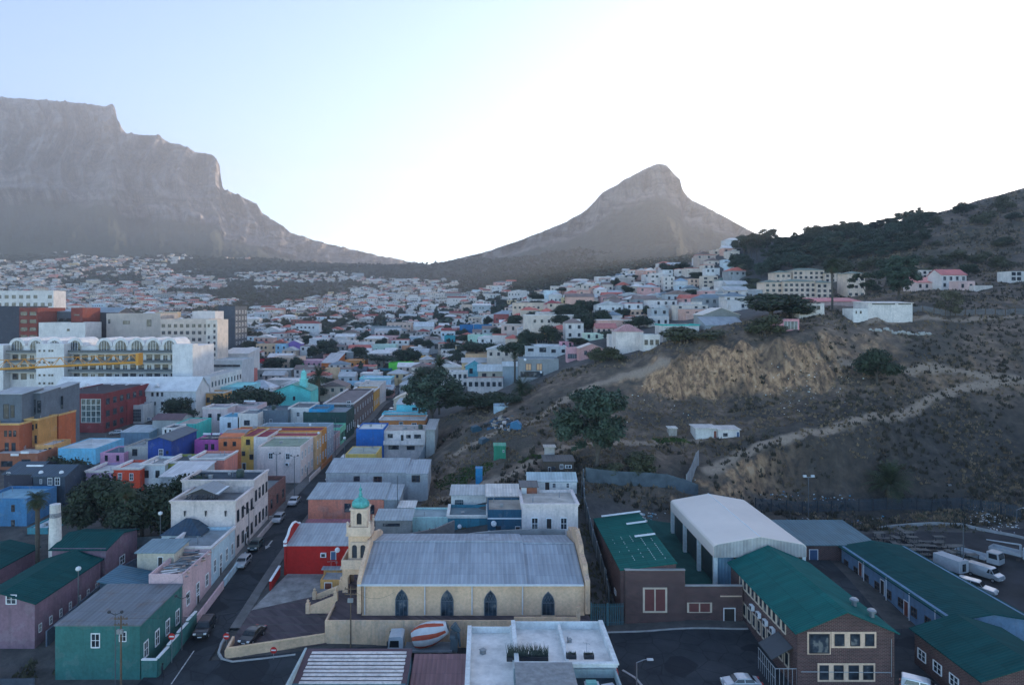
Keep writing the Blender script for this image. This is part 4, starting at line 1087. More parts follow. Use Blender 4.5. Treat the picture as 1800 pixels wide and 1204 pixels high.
# behind the church
house('pale mint low house left of the teal terrace', 723, 787, 909, None, 121, 6, A((160, 200, 205)), 'flat', (120, 140, 150), par=0.3, wins=[(781, 941, 9, 3, 'd')])
house('teal blue terraced house with a dish and white garage door', 787, 857, 907, None, 119, 7, A((44, 108, 132)), 'flat', (84, 104, 116), par=0.5, wins=[(816, 940, 10, 14, 'b')], doors=[(847, 938, 14, 11, 'w')], extras=[('dish', 808, 924, 1.2)], cornice=A((190, 196, 200)))
house('deep teal house with a white band and a washing line', 857, 921, 896, None, 117, 7.5, A((36, 76, 102)), 'flat', (130, 130, 128), par=0.3, wins=[(876, 931, 9, 13, 'd')], doors=[(910, 934, 9, 19)], extras=[('dish', 868, 919, 1.6), ('vent', 0.4, 0.4, 0.8)])
b = MB(); b.box(0, (921 - 857) * 117 / F, -0.08, 0.0, 0, 0.22)
o = b.build('white_band', M_WHITE); o.parent = bpy.data.objects[[x.name for x in bpy.data.objects if x.get('label', '').startswith('deep teal')][0]]
o.location = at(857, 912, 117) - o.parent.location
hg = house('pale grey plastered house with white sash windows and a barred door', 918, 1016, 886, 938, 115, 9, A((186, 184, 190)), 'flat', (150, 152, 152), par=0.4, wins=[(940, 920, 12, 22), (991, 920, 12, 22)], doors=[(965, 923, 10, 26)], cornice=A((186, 184, 190)))
house('white shack with a shuttered window on the slope behind the teal terrace', 793, 855, 870, None, 128, 6, A((180, 184, 188)), 'mb', (150, 160, 168), rise=0.3, wins=[(807, 887, 15, 18, 'g'), (833, 894, 8, 8, 'd')], name='shack', cat='shack')
house('white roofed shack with a rusty panel wall', 856, 912, 872, None, 126, 6.5, A((150, 152, 156)), 'mb', (186, 188, 190), rise=0.5, doors=[(871, 886, 22, 13, 'r')], name='shack', cat='shack', extras=[('dish', 909, 878, 1.4)])
house('brown plywood hut with a white door on the roofs behind the church', 916, 944, 856, None, 123, 3.4, A((120, 76, 58)), 'mb', (70, 76, 84), rise=0.2, doors=[(921, 866, 9, 20, 'w')], name='hut', cat='hut')
house('white weatherboard cottage with a dark door at the quarry foot', 928, 1014, 845, 866, 130, 5, A((190, 198, 206)), 'gx', (150, 168, 180), rise=1.1, wins=[(974, 853, 6, 8), (998, 853, 5, 9)], doors=[(962, 855, 9, 17)], name='cottage', over=0.15)

# ------------------------------------------------------------------ the church
PEACH = (0.80, 0.535, 0.345); M_PEACH = plaster(PEACH, dirt=0.18)
M_TRIM = plaster(A((214, 196, 180)), dirt=0.2)
M_CROOF = sheet_roof((0.37, 0.40, 0.44), 'y', 0.62, 0.03, 0.7, 0.2)
ch = thing('church', 'peach coloured church with pointed windows, grey sheet roof and green domed bell tower', 'church', (-1.5, 101.6, -41.4))
def cpart(name, b, m, parent=None, smooth_=False):
    o = b.build(name, m, parent or ch, smooth_); o.location = -ch.location if parent is None else (0, 0, 0)
    return o
FOOT.append((-21, 14.5, 90, 111.5))
b = MB(); b.box(-16.4, 13.6, 92, 111.2, -45, -37.3)
b.prism([(92.02, -37.4), (111.18, -37.4), (101.6, -35.45)], -16.38, 13.58, 0, 'x')
cpart('wall', b, M_PEACH)
b = MB()
slab(b, [(-16.9, 91.5, -37.0), (5.85, 91.5, -37.0), (5.85, 101.6, -34.9), (-16.3, 101.6, -34.9)], 0.15)
slab(b, [(-16.3, 101.605, -34.9), (5.85, 101.605, -34.9), (5.85, 111.7, -37.0), (-16.9, 111.7, -37.0)], 0.15)
slab(b, [(5.86, 91.6, -37.18), (13.5, 91.6, -37.18), (13.5, 101.6, -35.12), (5.86, 101.6, -35.12)], 0.12)
slab(b, [(5.86, 101.605, -35.12), (13.5, 101.605, -35.12), (13.5, 111.6, -37.18), (5.86, 111.6, -37.18)], 0.12)
roof = cpart('roof', b, M_CROOF)
b = MB(); b.tube((-16.6, 101.6, -34.88), (5.8, 101.6, -34.88), 0.16, n=8).tube((5.9, 101.6, -35.1), (13.4, 101.6, -35.1), 0.15, n=8)
b.box(5.72, 5.98, 91.5, 101.6, -37.2, -37.1)
cpart('ridge_cap', b, M_CROOF)
for k_ in (1, 2):
    yl = 91.5 + k_ * 3.4; zl_ = -37.0 + (yl - 91.5) * 0.208
    b = MB(); slab(b, [(-16.8, yl, zl_ + 0.035), (5.8, yl, zl_ + 0.035), (5.8, yl + 0.16, zl_ + 0.06), (-16.8, yl + 0.16, zl_ + 0.06)], 0.03); cpart('sheet_lap', b, M_CROOF)
b = MB(); b.box(-16.9, 13.4, 91.28, 91.5, -37.28, -37.06)
cpart('gutter', b, plain((0.6, 0.62, 0.64), 0.5, name='gutter_paint'))
for xx in (-16.0, -7.9, -1.55, 5.25):
    b = MB(); b.tube((xx, 91.85, -37.2), (xx, 91.85, -41.3), 0.09, n=6).tube((xx, 91.4, -37.2), (xx, 91.85, -37.45), 0.09, n=6)
    cpart('downpipe', b, plain((0.66, 0.64, 0.62), 0.5, name='pipe_paint'))
# pointed windows with a diamond lattice in the head
M_LEAD = plain((0.10, 0.12, 0.14), 0.5, name='leaded_lattice')
def lancet(w, h):
    pts = [(-w / 2, 0), (w / 2, 0), (w / 2, h - 0.95 * w)]
    for k in range(1, 7):
        t = k / 6.0 * R(62); pts.append((w / 2 - w * 1.06 * (1 - math.cos(t)), h - 0.95 * w + w * 1.08 * math.sin(t)))
    pts = [p for p in pts if p[0] > 0.02 or p[1] == 0]
    apex = (0, h)
    left = [(-x, z) for x, z in reversed(pts[2:])]
    return pts + [apex] + left
for px, ya, yb_, wpx in ((706, 1036, 1086, 20), (786, 1037, 1086, 20), (862, 1038, 1087, 20), (963.5, 1040, 1080, 20)):
    w = wpx * 92 / F; hh = (yb_ - ya) * 92 / F
    p = at(px, yb_, 92) - Vector((0, 0.01, 0))
    out = lancet(w + 0.22, hh + 0.12); inn = lancet(w, hh)
    b = MB(); n = len(out)
    for k in range(n):
        a, c = out[k], out[(k + 1) % n]; d, e = inn[k % len(inn)], inn[(k + 1) % len(inn)]
        b.quad((a[0], -0.10, a[1] - 0.02), (c[0], -0.10, c[1] - 0.02), (e[0], -0.10, e[1]), (d[0], -0.10, d[1]))
        b.quad((d[0], -0.10, d[1]), (e[0], -0.10, e[1]), (e[0], 0, e[1]), (d[0], 0, d[1]))
        b.quad((a[0], -0.10, a[1] - 0.02), (c[0], -0.10, c[1] - 0.02), (c[0], 0.02, c[1] - 0.02), (a[0], 0.02, a[1] - 0.02))
    fr = b.build('window', plain((0.16, 0.17, 0.18), 0.6, name='window_lead_frame'), ch); fr.location = p - ch.location
    b = MB(); b.add([(x, -0.02, z) for x, z in inn], [tuple(range(len(inn)))])
    b.build('pane', glass_mat((0.03, 0.045, 0.06)), fr)
    b = MB(); zh = hh - 0.95 * w
    b.box(-w / 2, w / 2, -0.07, -0.03, zh - 0.05, zh + 0.05)
    for k in range(-2, 3):
        x = k * w / 4
        for s in (-1, 1):
            L = w * 0.62
            x2 = x + s * L * 0.5
            if abs(x2) > w / 2 * 0.72: L *= max(0.2, (w / 2 * 0.72 - abs(x)) / (w * 0.31 + 1e-6)); x2 = x + s * L * 0.5
            b.tube((x, -0.05, zh), (x2, -0.05, zh + L), 0.025, n=4)
    for k in (1, 2): b.box(-w / 2 + k * w / 3 - 0.02, -w / 2 + k * w / 3 + 0.02, -0.06, -0.03, 0, zh)
    b.build('lattice', M_LEAD, fr)
    b = MB(); b.box(-w / 2 - 0.2, w / 2 + 0.2, -0.22, 0.0, -0.16, -0.03)
    b.build('sill', M_PEACH, fr)
# rear gable with a scrolled parapet
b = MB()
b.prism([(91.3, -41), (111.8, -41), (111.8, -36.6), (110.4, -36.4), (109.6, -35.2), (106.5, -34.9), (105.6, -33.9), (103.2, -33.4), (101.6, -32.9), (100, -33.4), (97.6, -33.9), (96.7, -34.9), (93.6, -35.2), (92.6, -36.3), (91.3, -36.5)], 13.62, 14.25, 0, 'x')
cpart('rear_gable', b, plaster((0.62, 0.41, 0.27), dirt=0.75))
b = MB()
b.prism([(91.4, -41), (111.7, -41), (111.7, -36.7), (109.6, -35.6), (106.5, -34.9), (103.8, -33.9), (99.4, -33.9), (96.7, -34.9), (93.6, -35.6), (91.4, -36.7)], -16.95, -16.42, 0, 'x')
cpart('front_gable', b, M_PEACH)
# bell tower
TX, TY = -18.3, 101.6
def arch_wall(b, cx, y, z0, z1, w, ow, oz0, ohigh, t=0.25, mi=0, n=8):
    """wall facing the camera with one round-headed opening"""
    r = ow / 2; zs = oz0 + ohigh - r
    y1 = y + t
    def face(pts):
        b.add([(x, y, z) for x, z in pts], [tuple(range(len(pts)))], mi)
        b.add([(x, y1, z) for x, z in pts], [tuple(range(len(pts) - 1, -1, -1))], mi)
    face([(cx - w / 2, z0), (cx - r, z0), (cx - r, zs), (cx - r, z1), (cx - w / 2, z1)])
    face([(cx + r, z0), (cx + w / 2, z0), (cx + w / 2, z1), (cx + r, z1), (cx + r, zs)])
    arc = [(cx - r * math.cos(math.pi * k / n), zs + r * math.sin(math.pi * k / n)) for k in range(n + 1)]
    for k in range(n):
        a, c = arc[k], arc[k + 1]
        face([a, c, (c[0], z1), (a[0], z1)])
        b.quad((a[0], y, a[1]), (c[0], y, c[1]), (c[0], y1, c[1]), (a[0], y1, a[1]), mi)
    for s in (-1, 1):
        b.quad((cx + s * r, y, z0), (cx + s * r, y1, z0), (cx + s * r, y1, zs), (cx + s * r, y, zs), mi)
        b.quad((cx + s * w / 2, y, z0), (cx + s * w / 2, y1, z0), (cx + s * w / 2, y1, z1), (cx + s * w / 2, y, z1), mi)
    if oz0 > z0 + 0.01: face([(cx - r, z0), (cx + r, z0), (cx + r, oz0), (cx - r, oz0)])
b = MB()
b.box(TX - 1.55, TX + 1.55, TY - 1.3, TY + 1.55, -38, -33.45)
b.box(TX - 1.35, TX + 1.35, TY - 1.1, TY + 1.3, -33.4, -32.3)
tw = cpart('tower', b, M_PEACH)
for dx in (-0.62, 0.62):                    # paired arched openings
    b = MB(); arch_wall(b, dx, 0, 0, 2.55, 1.23, 0.75, 0.25, 1.95, 0.25)
    o = b.build('arched_opening', M_TRIM, tw); o.location = (TX + dx * 0 , TY - 1.56, -37.0)
    b = MB(); b.box(dx - 0.37, dx + 0.37, 0.2, 0.24, 0.25, 2.15)
    o2 = b.build('louvre', plain((0.03, 0.04, 0.06), 0.5, name='dark_louvre'), tw); o2.location = o.location
b = MB()
b.box(TX - 1.85, TX + 1.85, TY - 1.85, TY + 1.85, -33.45, -33.2).box(TX - 1.75, TX + 1.75, TY - 1.75, TY - 1.5, -33.2, -32.2).box(TX - 1.75, TX - 1.5, TY - 1.5, TY + 1.75, -33.2, -32.22)
b.box(TX + 1.5, TX + 1.75, TY - 1.5, TY + 1.75, -33.2, -32.21).box(TX - 1.5, TX + 1.5, TY + 1.5, TY + 1.75, -33.2, -32.23)
for sx in (-1, 1):
    for sy in (-1, 1):
        b.lathe((TX + sx * 1.62, TY + sy * 1.62, -32.2), [(0.2, 0), (0.2, 0.35), (0.1, 0.5), (0.2, 0.68), (0.04, 0.86)], 8)
cpart('parapet', b, M_TRIM)
b = MB()
arch_wall(b, 0, 0, 0, 2.45, 2.5, 0.75, 0.3, 1.75, 0.3)
o = b.build('belfry_wall', M_TRIM, tw); o.location = (TX, TY - 1.25, -32.25)
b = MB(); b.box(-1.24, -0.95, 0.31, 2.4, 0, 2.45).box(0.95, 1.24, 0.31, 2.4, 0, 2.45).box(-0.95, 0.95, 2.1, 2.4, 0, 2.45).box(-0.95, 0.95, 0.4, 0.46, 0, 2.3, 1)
for sx in (-1, 1): b.box(sx * 0.98 - 0.14, sx * 0.98 + 0.14, -0.07, 0.0, 0, 2.3, 0)
b.box(-1.4, 1.4, -0.16, 2.55, 2.45, 2.62)
o = b.build('belfry', [M_TRIM, M_DARK], tw); o.location = (TX, TY - 1.25, -32.25)
b = MB()
b.lathe((TX, TY - 0.0, -29.62), [(1.05, 0), (1.26, 0.12), (1.32, 0.38), (1.24, 0.68), (1.0, 0.95), (0.62, 1.18), (0.32, 1.4), (0.24, 1.6), (0.34, 1.72), (0.2, 1.9), (0.14, 2.3), (0.22, 2.42), (0.26, 2.55), (0.16, 2.72), (0.05, 2.85), (0.02, 3.35)], 20)
cpart('dome', b, blotch((0.10, 0.36, 0.32), 'verdigris_copper', 1.6, 0.6, 1.5), None, True)
# balcony and arched porch under the tower
b = MB()
b.box(TX - 2.5, TX + 1.2, TY - 2.4, TY + 2.4, -38.05, -37.75).box(TX - 2.4, TX + 1.1, TY - 2.3, TY - 2.1, -37.75, -36.75).box(TX - 2.4, TX - 2.2, TY - 2.1, TY + 2.3, -37.75, -36.76).box(TX - 2.2, TX + 1.1, TY + 2.1, TY + 2.3, -37.75, -36.77)
cpart('balcony', b, M_TRIM)
b = MB()
arch_wall(b, TX - 0.5, TY - 2.25, -41.6, -38.06, 3.5, 1.9, -41.6, 3.0, 0.4)
arch_wall(b, TX - 0.5, TY + 1.85, -41.6, -38.06, 3.5, 1.9, -41.6, 3.0, 0.4)
b.box(TX - 2.25, TX - 1.85, TY - 1.84, TY - 1.0, -41.6, -38.06).box(TX - 2.25, TX - 1.85, TY + 1.0, TY + 1.84, -41.6, -38.06).box(TX - 2.25, TX - 1.85, TY - 1.0, TY + 1.0, -38.9, -38.06)
for dy in (-2.32, 1.83):
    b.prism([(TX - 2.0, -38.8), (TX + 1.0, -38.8), (TX - 0.5, -38.2)], TY + dy - 0.06, TY + dy)
cpart('porch', b, M_PEACH)
# terrace, retaining wall and steps
b = MB(); b.box(-20.85, 14.2, 89.7, 91.98, -46, -41.5, 0, 1).box(-20.85, -16.45, 91.98, 106, -46, -41.52, 0, 1)
b.box(-20.85, 4.0, 89.7, 89.95, -41.5, -41.15).box(4.0, 12.2, 89.7, 89.95, -41.5, -40.7).box(12.2, 12.7, 89.7, 90.2, -41.5, -39.4)
b.box(-20.85, -20.6, 89.95, 94.8, -41.5, -41.16)
tr = b.build('retaining_wall', [plaster(PEACH, dirt=0.55), M_PAVER]); tag(tr, 'tall peach retaining wall with cracks under the church terrace', 'wall')
st = thing('staircase', 'peach walled steps climbing from the forecourt to the church porch', 'staircase', (-23, 98, gz(-24, 97)))
b = MB()
for k in range(9):
    x = -24.6 + k * 0.42; z = -43.1 + k * 0.19
    b.box(x, x + 0.42 if k < 8 else -20.86, 97.0, 100.4, -45.5, z)
o = b.build('step', M_PAVER, st); o.location = -st.location
for yy in (96.7, 100.5):
    b = MB(); b.prism([(-24.9, -45.5), (-20.86, -45.5), (-20.86, -40.75), (-24.9, -42.4)], yy, yy + 0.28)
    o = b.build('side_wall', M_PEACH, st); o.location = -st.location
    for xx, zz in ((-24.9, -41.9), (-20.95, -40.2)):
        b = MB(); b.box(xx - 0.28, xx + 0.28, yy - 0.15, yy + 0.43, -45.5, zz).lathe((xx, yy + 0.14, zz), [(0.3, 0), (0.12, 0.12), (0.22, 0.32), (0.1, 0.5), (0.02, 0.6)], 8)
        o = b.build('pier', M_PEACH, st); o.location = -st.location
wall_run('low peach wall with pale coping along the forecourt', [(-32.6, 86.5), (-20.9, 89.8)], 1.1, 0.3, M_PEACH, plaster(A((220, 196, 164)), dirt=0.3))
wall_run('short return of the low peach forecourt wall beside the parked car', [(-32.7, 86.6), (-32.9, 89.8)], 0.9, 0.3, M_PEACH)
M_YEL = A((190, 150, 92))
house('ochre boxy outbuilding beside the church steps', 563, 606, 1019, None, 103.4, 3.4, M_YEL, 'flat', (120, 130, 140), par=0.1, name='outbuilding', doors=[(577, 1034, 14, 22, 'r')])
house('ochre store with a blue grey roof behind the boxy outbuilding', 569, 606, 1000, None, 107.2, 3, M_YEL, 'mb', (130, 146, 160), rise=0.3, name='outbuilding')
wall_run('grey concrete block wall behind the church', [(-12, 112.2), (-4, 112.4), (5, 112.5), (13.5, 112.8)], 2.6, 0.3, M_CONC)
wall_run('weathered stone wall between the church and the mint house', [(-15.5, 113.5), (-8, 114.4), (-5, 116)], 3.2, 0.4, blotch((0.2, 0.18, 0.17), 'rubble_stone', 1.3))
house('low grey roofed shed beside the church tower', 660, 722, 914, None, 118, 5.2, A((120, 126, 130)), 'mb', (130, 146, 158), rise=0.3, name='shed', cat='shed', wins=[(688, 922, 30, 5, 'd')])
house('lean-to with a white plank roof by the salmon annex', 701, 728, 892, None, 127, 3.5, A((110, 90, 84)), 'mb', (190, 194, 198), rise=0.2, name='lean_to', cat='shed')

# ------------------------------------------------------------------ brick school compound on the right
BR = (0.105, 0.042, 0.040); M_BR = brick_mat(BR)
CREAM = plaster(A((196, 176, 160)), dirt=0.2)
s1 = house('brick hall with a bright green sheet roof behind a flat brick front', 0, 0, 0, None, 96.1, 23.2, BR, 'mr', gr, X=(19.3, 27.1), z=(0, -37.0), rise=1.0, rmat=M_GREEN3, wall=M_BR, over=0.12, name='hall', cat='hall', side='L', swin=(3, 1, 1.4, 0.7))
b = MB(); b.box(19.85, 28.2, 95.6, 96.05, -46, -36.85).box(19.8, 28.25, 95.55, 96.08, -36.84, -36.72, 1)
o = b.build('front_parapet', [M_BR, M_CONC], s1); o.location = -s1.location
put(s1, 'window', WINS['k'], 'F', 95.59, 24.0, at(0, 1076, 95.6).z, 3.4, 3.5)
for t in (0.15, 0.55, 0.99):               # white cross strips on the roof
    yy = 118.6 - 14 * (t - 0.15); b = MB()
    b.box(0 if t < 0.5 else 3.6, 6.8, -0.2, 0.2, 0, 0.16)
    o = b.build('roof_flashing', M_WHITE, s1); o.location = Vector((19.9 + (0.6 if t < 0.5 else 0.2), yy, -36.35)) - s1.location; o.rotation_euler = (0, -0.128, 0)
rg = random.Random(5)
b = MB()
for k in range(5):
    for j in range(15):
        if rg.random() < (0.35 + 0.12 * k): b.box(20.4 + k * 1.42, 20.5 + k * 1.42, 98 + j * 0.75, 98.35 + j * 0.75, -36.76 + k * 0.182, -36.74 + k * 0.182)
o = b.build('roof_fixings', plain((0.5, 0.6, 0.56), 0.5, name='fixing_caps'), s1); o.location = -s1.location
s2 = thing('brick_wall', 'lower brick wall with a cream framed panel and barred door between the two brick buildings', 'wall', (32.3, 96, -44.7))
b = MB(); b.box(28.25, 36.4, 95.8, 96.2, -46, -39.15).box(28.25, 36.4, 95.76, 96.24, -39.14, -39.02, 1)
o = b.build('wall', [M_BR, M_CONC], s2); o.location = -s2.location
put(s2, 'window', WINS['k'], 'F', 95.79, 30.3, at(0, 1076, 95.8).z, 3.5, 1.4)
put(s2, 'door', DOORS['d'], 'F', 95.79, (1282 - PX) * 95.8 / F, at(0, 1099, 95.8).z, 1.7, 2.5)
b = MB(); b.box(-1.5, 1.5, -0.1, 0, 0, 0.14); o = b.build('lintel', CREAM, s2); o.location = Vector((34.7, 95.79, at(0, 1048, 95.8).z)) - s2.location
patch('green_court', [(27.3, 96.3), (36.3, 96.3), (36.3, 128), (27.3, 128)], blotch((0.02, 0.085, 0.075), 'painted_court', 0.5, 0.7, 1.25), 0.08)
s3 = house('two storey brick school building with a teal green tiled gable roof', 0, 0, 0, None, 79.6, 21.4, BR, 'gy', gr, X=(36.6, 47.9), z=(0, -37.75), rise=2.45, rmat=M_GREEN2, wall=M_BR, over=0.42, name='school', cat='school building')
def band(x0, x1, y0, y1):
    b = MB(); p = at(x0, y1, 79.6); q = at(x1, y0, 79.6)
    b.box(0, q.x - p.x, -0.06, 0.0, 0, q.z - p.z)
    o = b.build('window_band', CREAM, s3); o.location = p - s3.location
for a in ((1419, 1460, 1110, 1149), (1461, 1540, 1110, 1138), (1437, 1538, 1165, 1197)): band(*a)
for (px, py, w, hh) in ((1439.5, 1130, 36, 34), (1475, 1123.5, 17, 21), (1502.5, 1123.5, 17, 21), (1528, 1123.5, 16, 21), (1448, 1180.5, 16, 25), (1473.5, 1180.5, 17, 25), (1500, 1180.5, 18, 25), (1525.5, 1180.5, 18, 25)):
    put(s3, 'window', WINS['d'], 'F', 79.53, (px - PX) * 79.6 / F, (PY - py - hh / 2) * 79.6 / F, w * 79.6 / F, hh * 79.6 / F)
for r_, (z0, n) in enumerate(((-39.6, 11), (-43.3, 9))):
    for k in range(n):
        put(s3, 'window', WINS['c'], 'L', 36.57, 81.0 + (k + 0.5) * 15.0 / n + (0.5 if r_ else 1.5), z0, 1.25, 1.55 if r_ == 0 else 1.9)
for k in range(5):
    o = bpy.data.objects.new('air_conditioner', AIRC); link(o, s3); o.rotation_euler = (0, 0, ROT['L']); o.location = Vector((36.58, 83.8 + k * 2.2, -41.0)) - s3.location
for xx, yy in ((45.6, 84.0), (46.4, 81.6)):
    b = MB(); b.lathe((0, 0, 0), [(0.28, -0.4), (0.28, 0.15), (0.5, 0.2), (0.52, 0.42), (0.3, 0.6), (0.05, 0.64)], 12)
    o = b.build('roof_ventilator', M_STEEL, s3); o.location = Vector((xx, yy, -36.3 - (xx - 45.6) * 0.35)) - s3.location
b = MB(); slab(b, [(34.0, 80.6, -41.5), (36.5, 80.6, -40.1), (36.5, 84.6, -40.1), (34.0, 84.6, -41.5)], 0.12)
o = b.build('porch_roof', plain((0.05, 0.06, 0.07), 0.6, name='dark_sheet'), s3); o.location = -s3.location
b = MB()
for k in range(9): b.tube((34.1, 79.9 + k * 0.6, -44.8), (34.1, 79.9 + k * 0.6, -42.2), 0.03, n=4)
for k in range(6): b.tube((34.1 + k * 0.5, 79.8, -44.8), (34.1 + k * 0.5, 79.8, -42.2), 0.03, n=4)
b.tube((34.1, 79.8, -42.2), (34.1, 84.8, -42.2), 0.05, n=4).tube((34.1, 79.8, -42.2), (36.6, 79.8, -42.2), 0.05, n=4).tube((34.1, 79.8, -43.4), (34.1, 84.8, -43.4), 0.04, n=4)
o = b.build('porch_bars', plain((0.35, 0.36, 0.38), 0.5, name='bar_paint'), s3); o.location = -s3.location
b = MB(); b.tube((47.5, 79.5, -38.6), (47.5, 79.5, -43.0), 0.05, n=5).tube((37, 79.5, -42.4), (47.5, 79.5, -42.5), 0.05, n=5)
o = b.build('conduit', M_STEEL, s3); o.location = -s3.location
# white open sided sports shelter
s4 = thing('sports_shelter', 'big cream white open sided shelter with ribbed fascia behind the school', 'shelter', (41.3, 114, -42))
b = MB()
pf = [(34.4, -37.35), (34.4, -35.75), (34.6, -35.5), (35.0, -35.36), (41.3, -34.25), (47.7, -35.36), (48.1, -35.55), (48.25, -35.85), (48.25, -37.3), (47.9, -37.3), (47.9, -35.9), (41.3, -34.6), (34.75, -35.8), (34.75, -37.35)]
b.prism(pf, 102, 125.6)
o = b.build('roof', blotch(A((206, 204, 204)), 'white_membrane', 0.15, 0.93, 1.04, 0.6, 0.05), s4); o.location = -s4.location
b = MB(); b.prism([(34.45, -37.33), (34.45, -35.72), (35.05, -35.42), (41.3, -34.32), (47.65, -35.42), (48.2, -35.9), (48.2, -37.28)], 101.93, 102.02)
o = b.build('fascia', sheet_roof((0.5, 0.48, 0.45), 'y', 0.5, 0.0), s4); o.location = -s4.location
b = MB(); b.tube((41.3, 102, -34.22), (41.3, 125.6, -34.22), 0.07, n=6); o = b.build('ridge_cap', M_WHITE, s4); o.location = -s4.location
for yy in (102.3, 110.0, 117.7, 125.3):
    for xx in (34.7, 47.9):
        b = MB(); b.box(xx - 0.28, xx + 0.28, yy - 0.28, yy + 0.28, -43.5, -36.5); o = b.build('post', plaster(A((170, 186, 196)), dirt=0.3), s4); o.location = -s4.location
M_NET = sheet_roof((0.025, 0.05, 0.05), 'x', 0.5, 0.0)
for k in range(3):
    b = MB(); b.box(35.1, 35.2, 102.7 + k * 7.7, 109.6 + k * 7.7, -41.9, -37.0); o = b.build('netting_panel', M_NET, s4); o.location = -s4.location
b = MB(); b.box(35.3, 47.6, 125.0, 125.2, -42, -36); o = b.build('back_panel', M_NET, s4); o.location = -s4.location
b = MB(); b.box(35.0, 37.6, 102.6, 102.7, -41.8, -37.4); o = b.build('front_panel', sheet_roof(A((90, 130, 160)), 'y', 0.5, 0.0), s4); o.location = -s4.location
bw = A((84, 116, 148))
s5 = house('long blue walled classroom block with a green roof beside the yard', 0, 0, 0, None, 88, 26.8, bw, 'gy', gr, X=(60.2, 70.8), z=(0, -40.15), rise=0.85, rmat=M_GREEN, over=0.45, side='L', swin=(9, 1, 1.3, 1.3), frame='b', name='classroom_block', cat='school building')
for yy, nm in ((91.5, 'd'), (97.2, 'r'), (103.0, 'd'), (109, 'r')): put(s5, 'door', DOORS[nm], 'L', 60.18, yy, gz(60, yy) + 0.1, 1.1, 2.2)
for yy in (90.5, 96, 101.5, 107.5):
    b = MB(); b.tube((59.85, yy, -44), (59.85, yy, -40.2), 0.07, n=6); o = b.build('veranda_post', M_WHITE, s5); o.location = -s5.location
house('blue grey roofed block joining the classroom block at the back', 0, 0, 0, None, 115.3, 11, A((60, 46, 48)), 'mb', (62, 96, 112), X=(53.5, 66.2), z=(0, -40.1), rise=0.6, wall=M_BR, doors=[(1430, 975, 16, 20, 'b')], over=0.4, name='classroom_block', cat='school building')
s6 = house('brick office block with a dark green gable roof in the bottom right corner', 0, 0, 0, None, 74.4, 11.6, BR, 'gy', gr, X=(54.3, 65.2), z=(0, -40.45), rise=1.75, rmat=M_GREEN, wall=M_BR, over=0.45, side='L', swin=(4, 1, 1.6, 1.3), frame='w', name='office_block', cat='school building')
patch('school_yard', [(71, 84), (125, 84), (125, 128), (71, 128)], blotch((0.035, 0.036, 0.04), 'worn_yard', 0.2, 0.6, 1.6), 0.04)
patch('passage', [(48.2, 76), (54, 76), (60, 127), (48.4, 127)], M_ASPH, 0.06)

# ------------------------------------------------------------------ roofs at the foot of the picture
fw = A((196, 208, 218))
house('white parapeted flat roof building at the bottom centre', 0, 0, 0, None, 66, 17.5, fw, 'flat', (206, 212, 218), X=(-1.7, 3.45), z=(0, -39.0), par=0.7, cornice=fw, name='flat_roofed_building', dirt=0.2)
g2 = house('larger white roof building with planters beside the bottom centre one', 0, 0, 0, None, 73.5, 10, fw, 'flat', (200, 206, 212), X=(3.6, 14.3), z=(0, -38.35), par=0.9, cornice=fw, name='flat_roofed_building', dirt=0.2)
b = MB(); b.box(9.0, 9.35, 73.8, 83.3, -39.3, -38.55); o = b.build('party_wall', plaster(fw, dirt=0.2), g2); o.location = -g2.location
b = MB(); b.box(14.32, 14.5, 73.4, 83, -46, -39.2); o = b.build('red_side_wall', plaster(A((150, 60, 64))), g2); o.location = -g2.location
g3 = house('roof terrace with dark decking and loungers at the foot of the picture', 0, 0, 0, None, 63, 10.3, A((120, 140, 150)), 'flat', (36, 48, 58), X=(3.2, 14.2), z=(0, -38.75), par=0.9, name='roof_terrace', cat='building')
b = MB()
for k in range(22): b.box(3.3, 9.5, 68.6 + k * 0.22, 68.76 + k * 0.22, -38.15, -38.10)
for xx in (3.4, 5.4, 7.4, 9.4): b.box(xx - 0.05, xx + 0.05, 68.5, 73.4, -38.25, -38.16)
for xx in (3.4, 9.4):
    for yy in (68.6, 73.3): b.tube((xx, yy, -41), (xx, yy, -38.2), 0.06, n=5)
pg = thing('pergola', 'weathered timber slat pergola over the roof terrace', 'pergola', (6.4, 71.7, -41.0))
o = b.build('slat_frame', blotch((0.34, 0.33, 0.32), 'grey_timber', 1.5), pg); o.location = -pg.location
sl = thing('slat_roof_house', 'low house with long white slats over a dark roof at the foot of the picture', 'house', (-14.3, 75.5, -44.9))
b = MB(); b.box(-20.6, -8.4, 68.5, 79.4, -46, -40.5); o = b.build('wall', plaster(A((60, 96, 112))), sl); o.location = -sl.location
b = MB(); slab(b, [(-20.7, 73.2, -40.55), (-8.3, 73.2, -40.55), (-8.3, 79.6, -39.75), (-20.7, 79.6, -39.75)], 0.15); o = b.build('roof', plain((0.10, 0.055, 0.065), 0.7, name='maroon_sheet'), sl); o.location = -sl.location
for k in range(9):
    b = MB(); y = 73.4 + k * 0.64; z = -40.5 + (y - 73.2) * 0.125
    b.box(-19.9 + 0.05 * (k % 3), -8.9 + 0.07 * (k % 2), y, y + 0.46, z, z + 0.07); o = b.build('slat', plaster(A((214, 214, 220)), dirt=0.7), sl); o.location = -sl.location; 
b = MB(); b.box(-20.85, -20.6, 68.5, 79.7, -46, -39.7); o = b.build('parapet', plaster(A((140, 158, 166))), sl); o.location = -sl.location
house('low house with a maroon sheet roof beside the slatted roof', 0, 0, 0, None, 72, 9.6, A((190, 198, 204)), 'mb', (112, 84, 92), X=(-8.2, -1.9), z=(0, -42.6), rise=1.1, over=0.05, dirt=0.3)
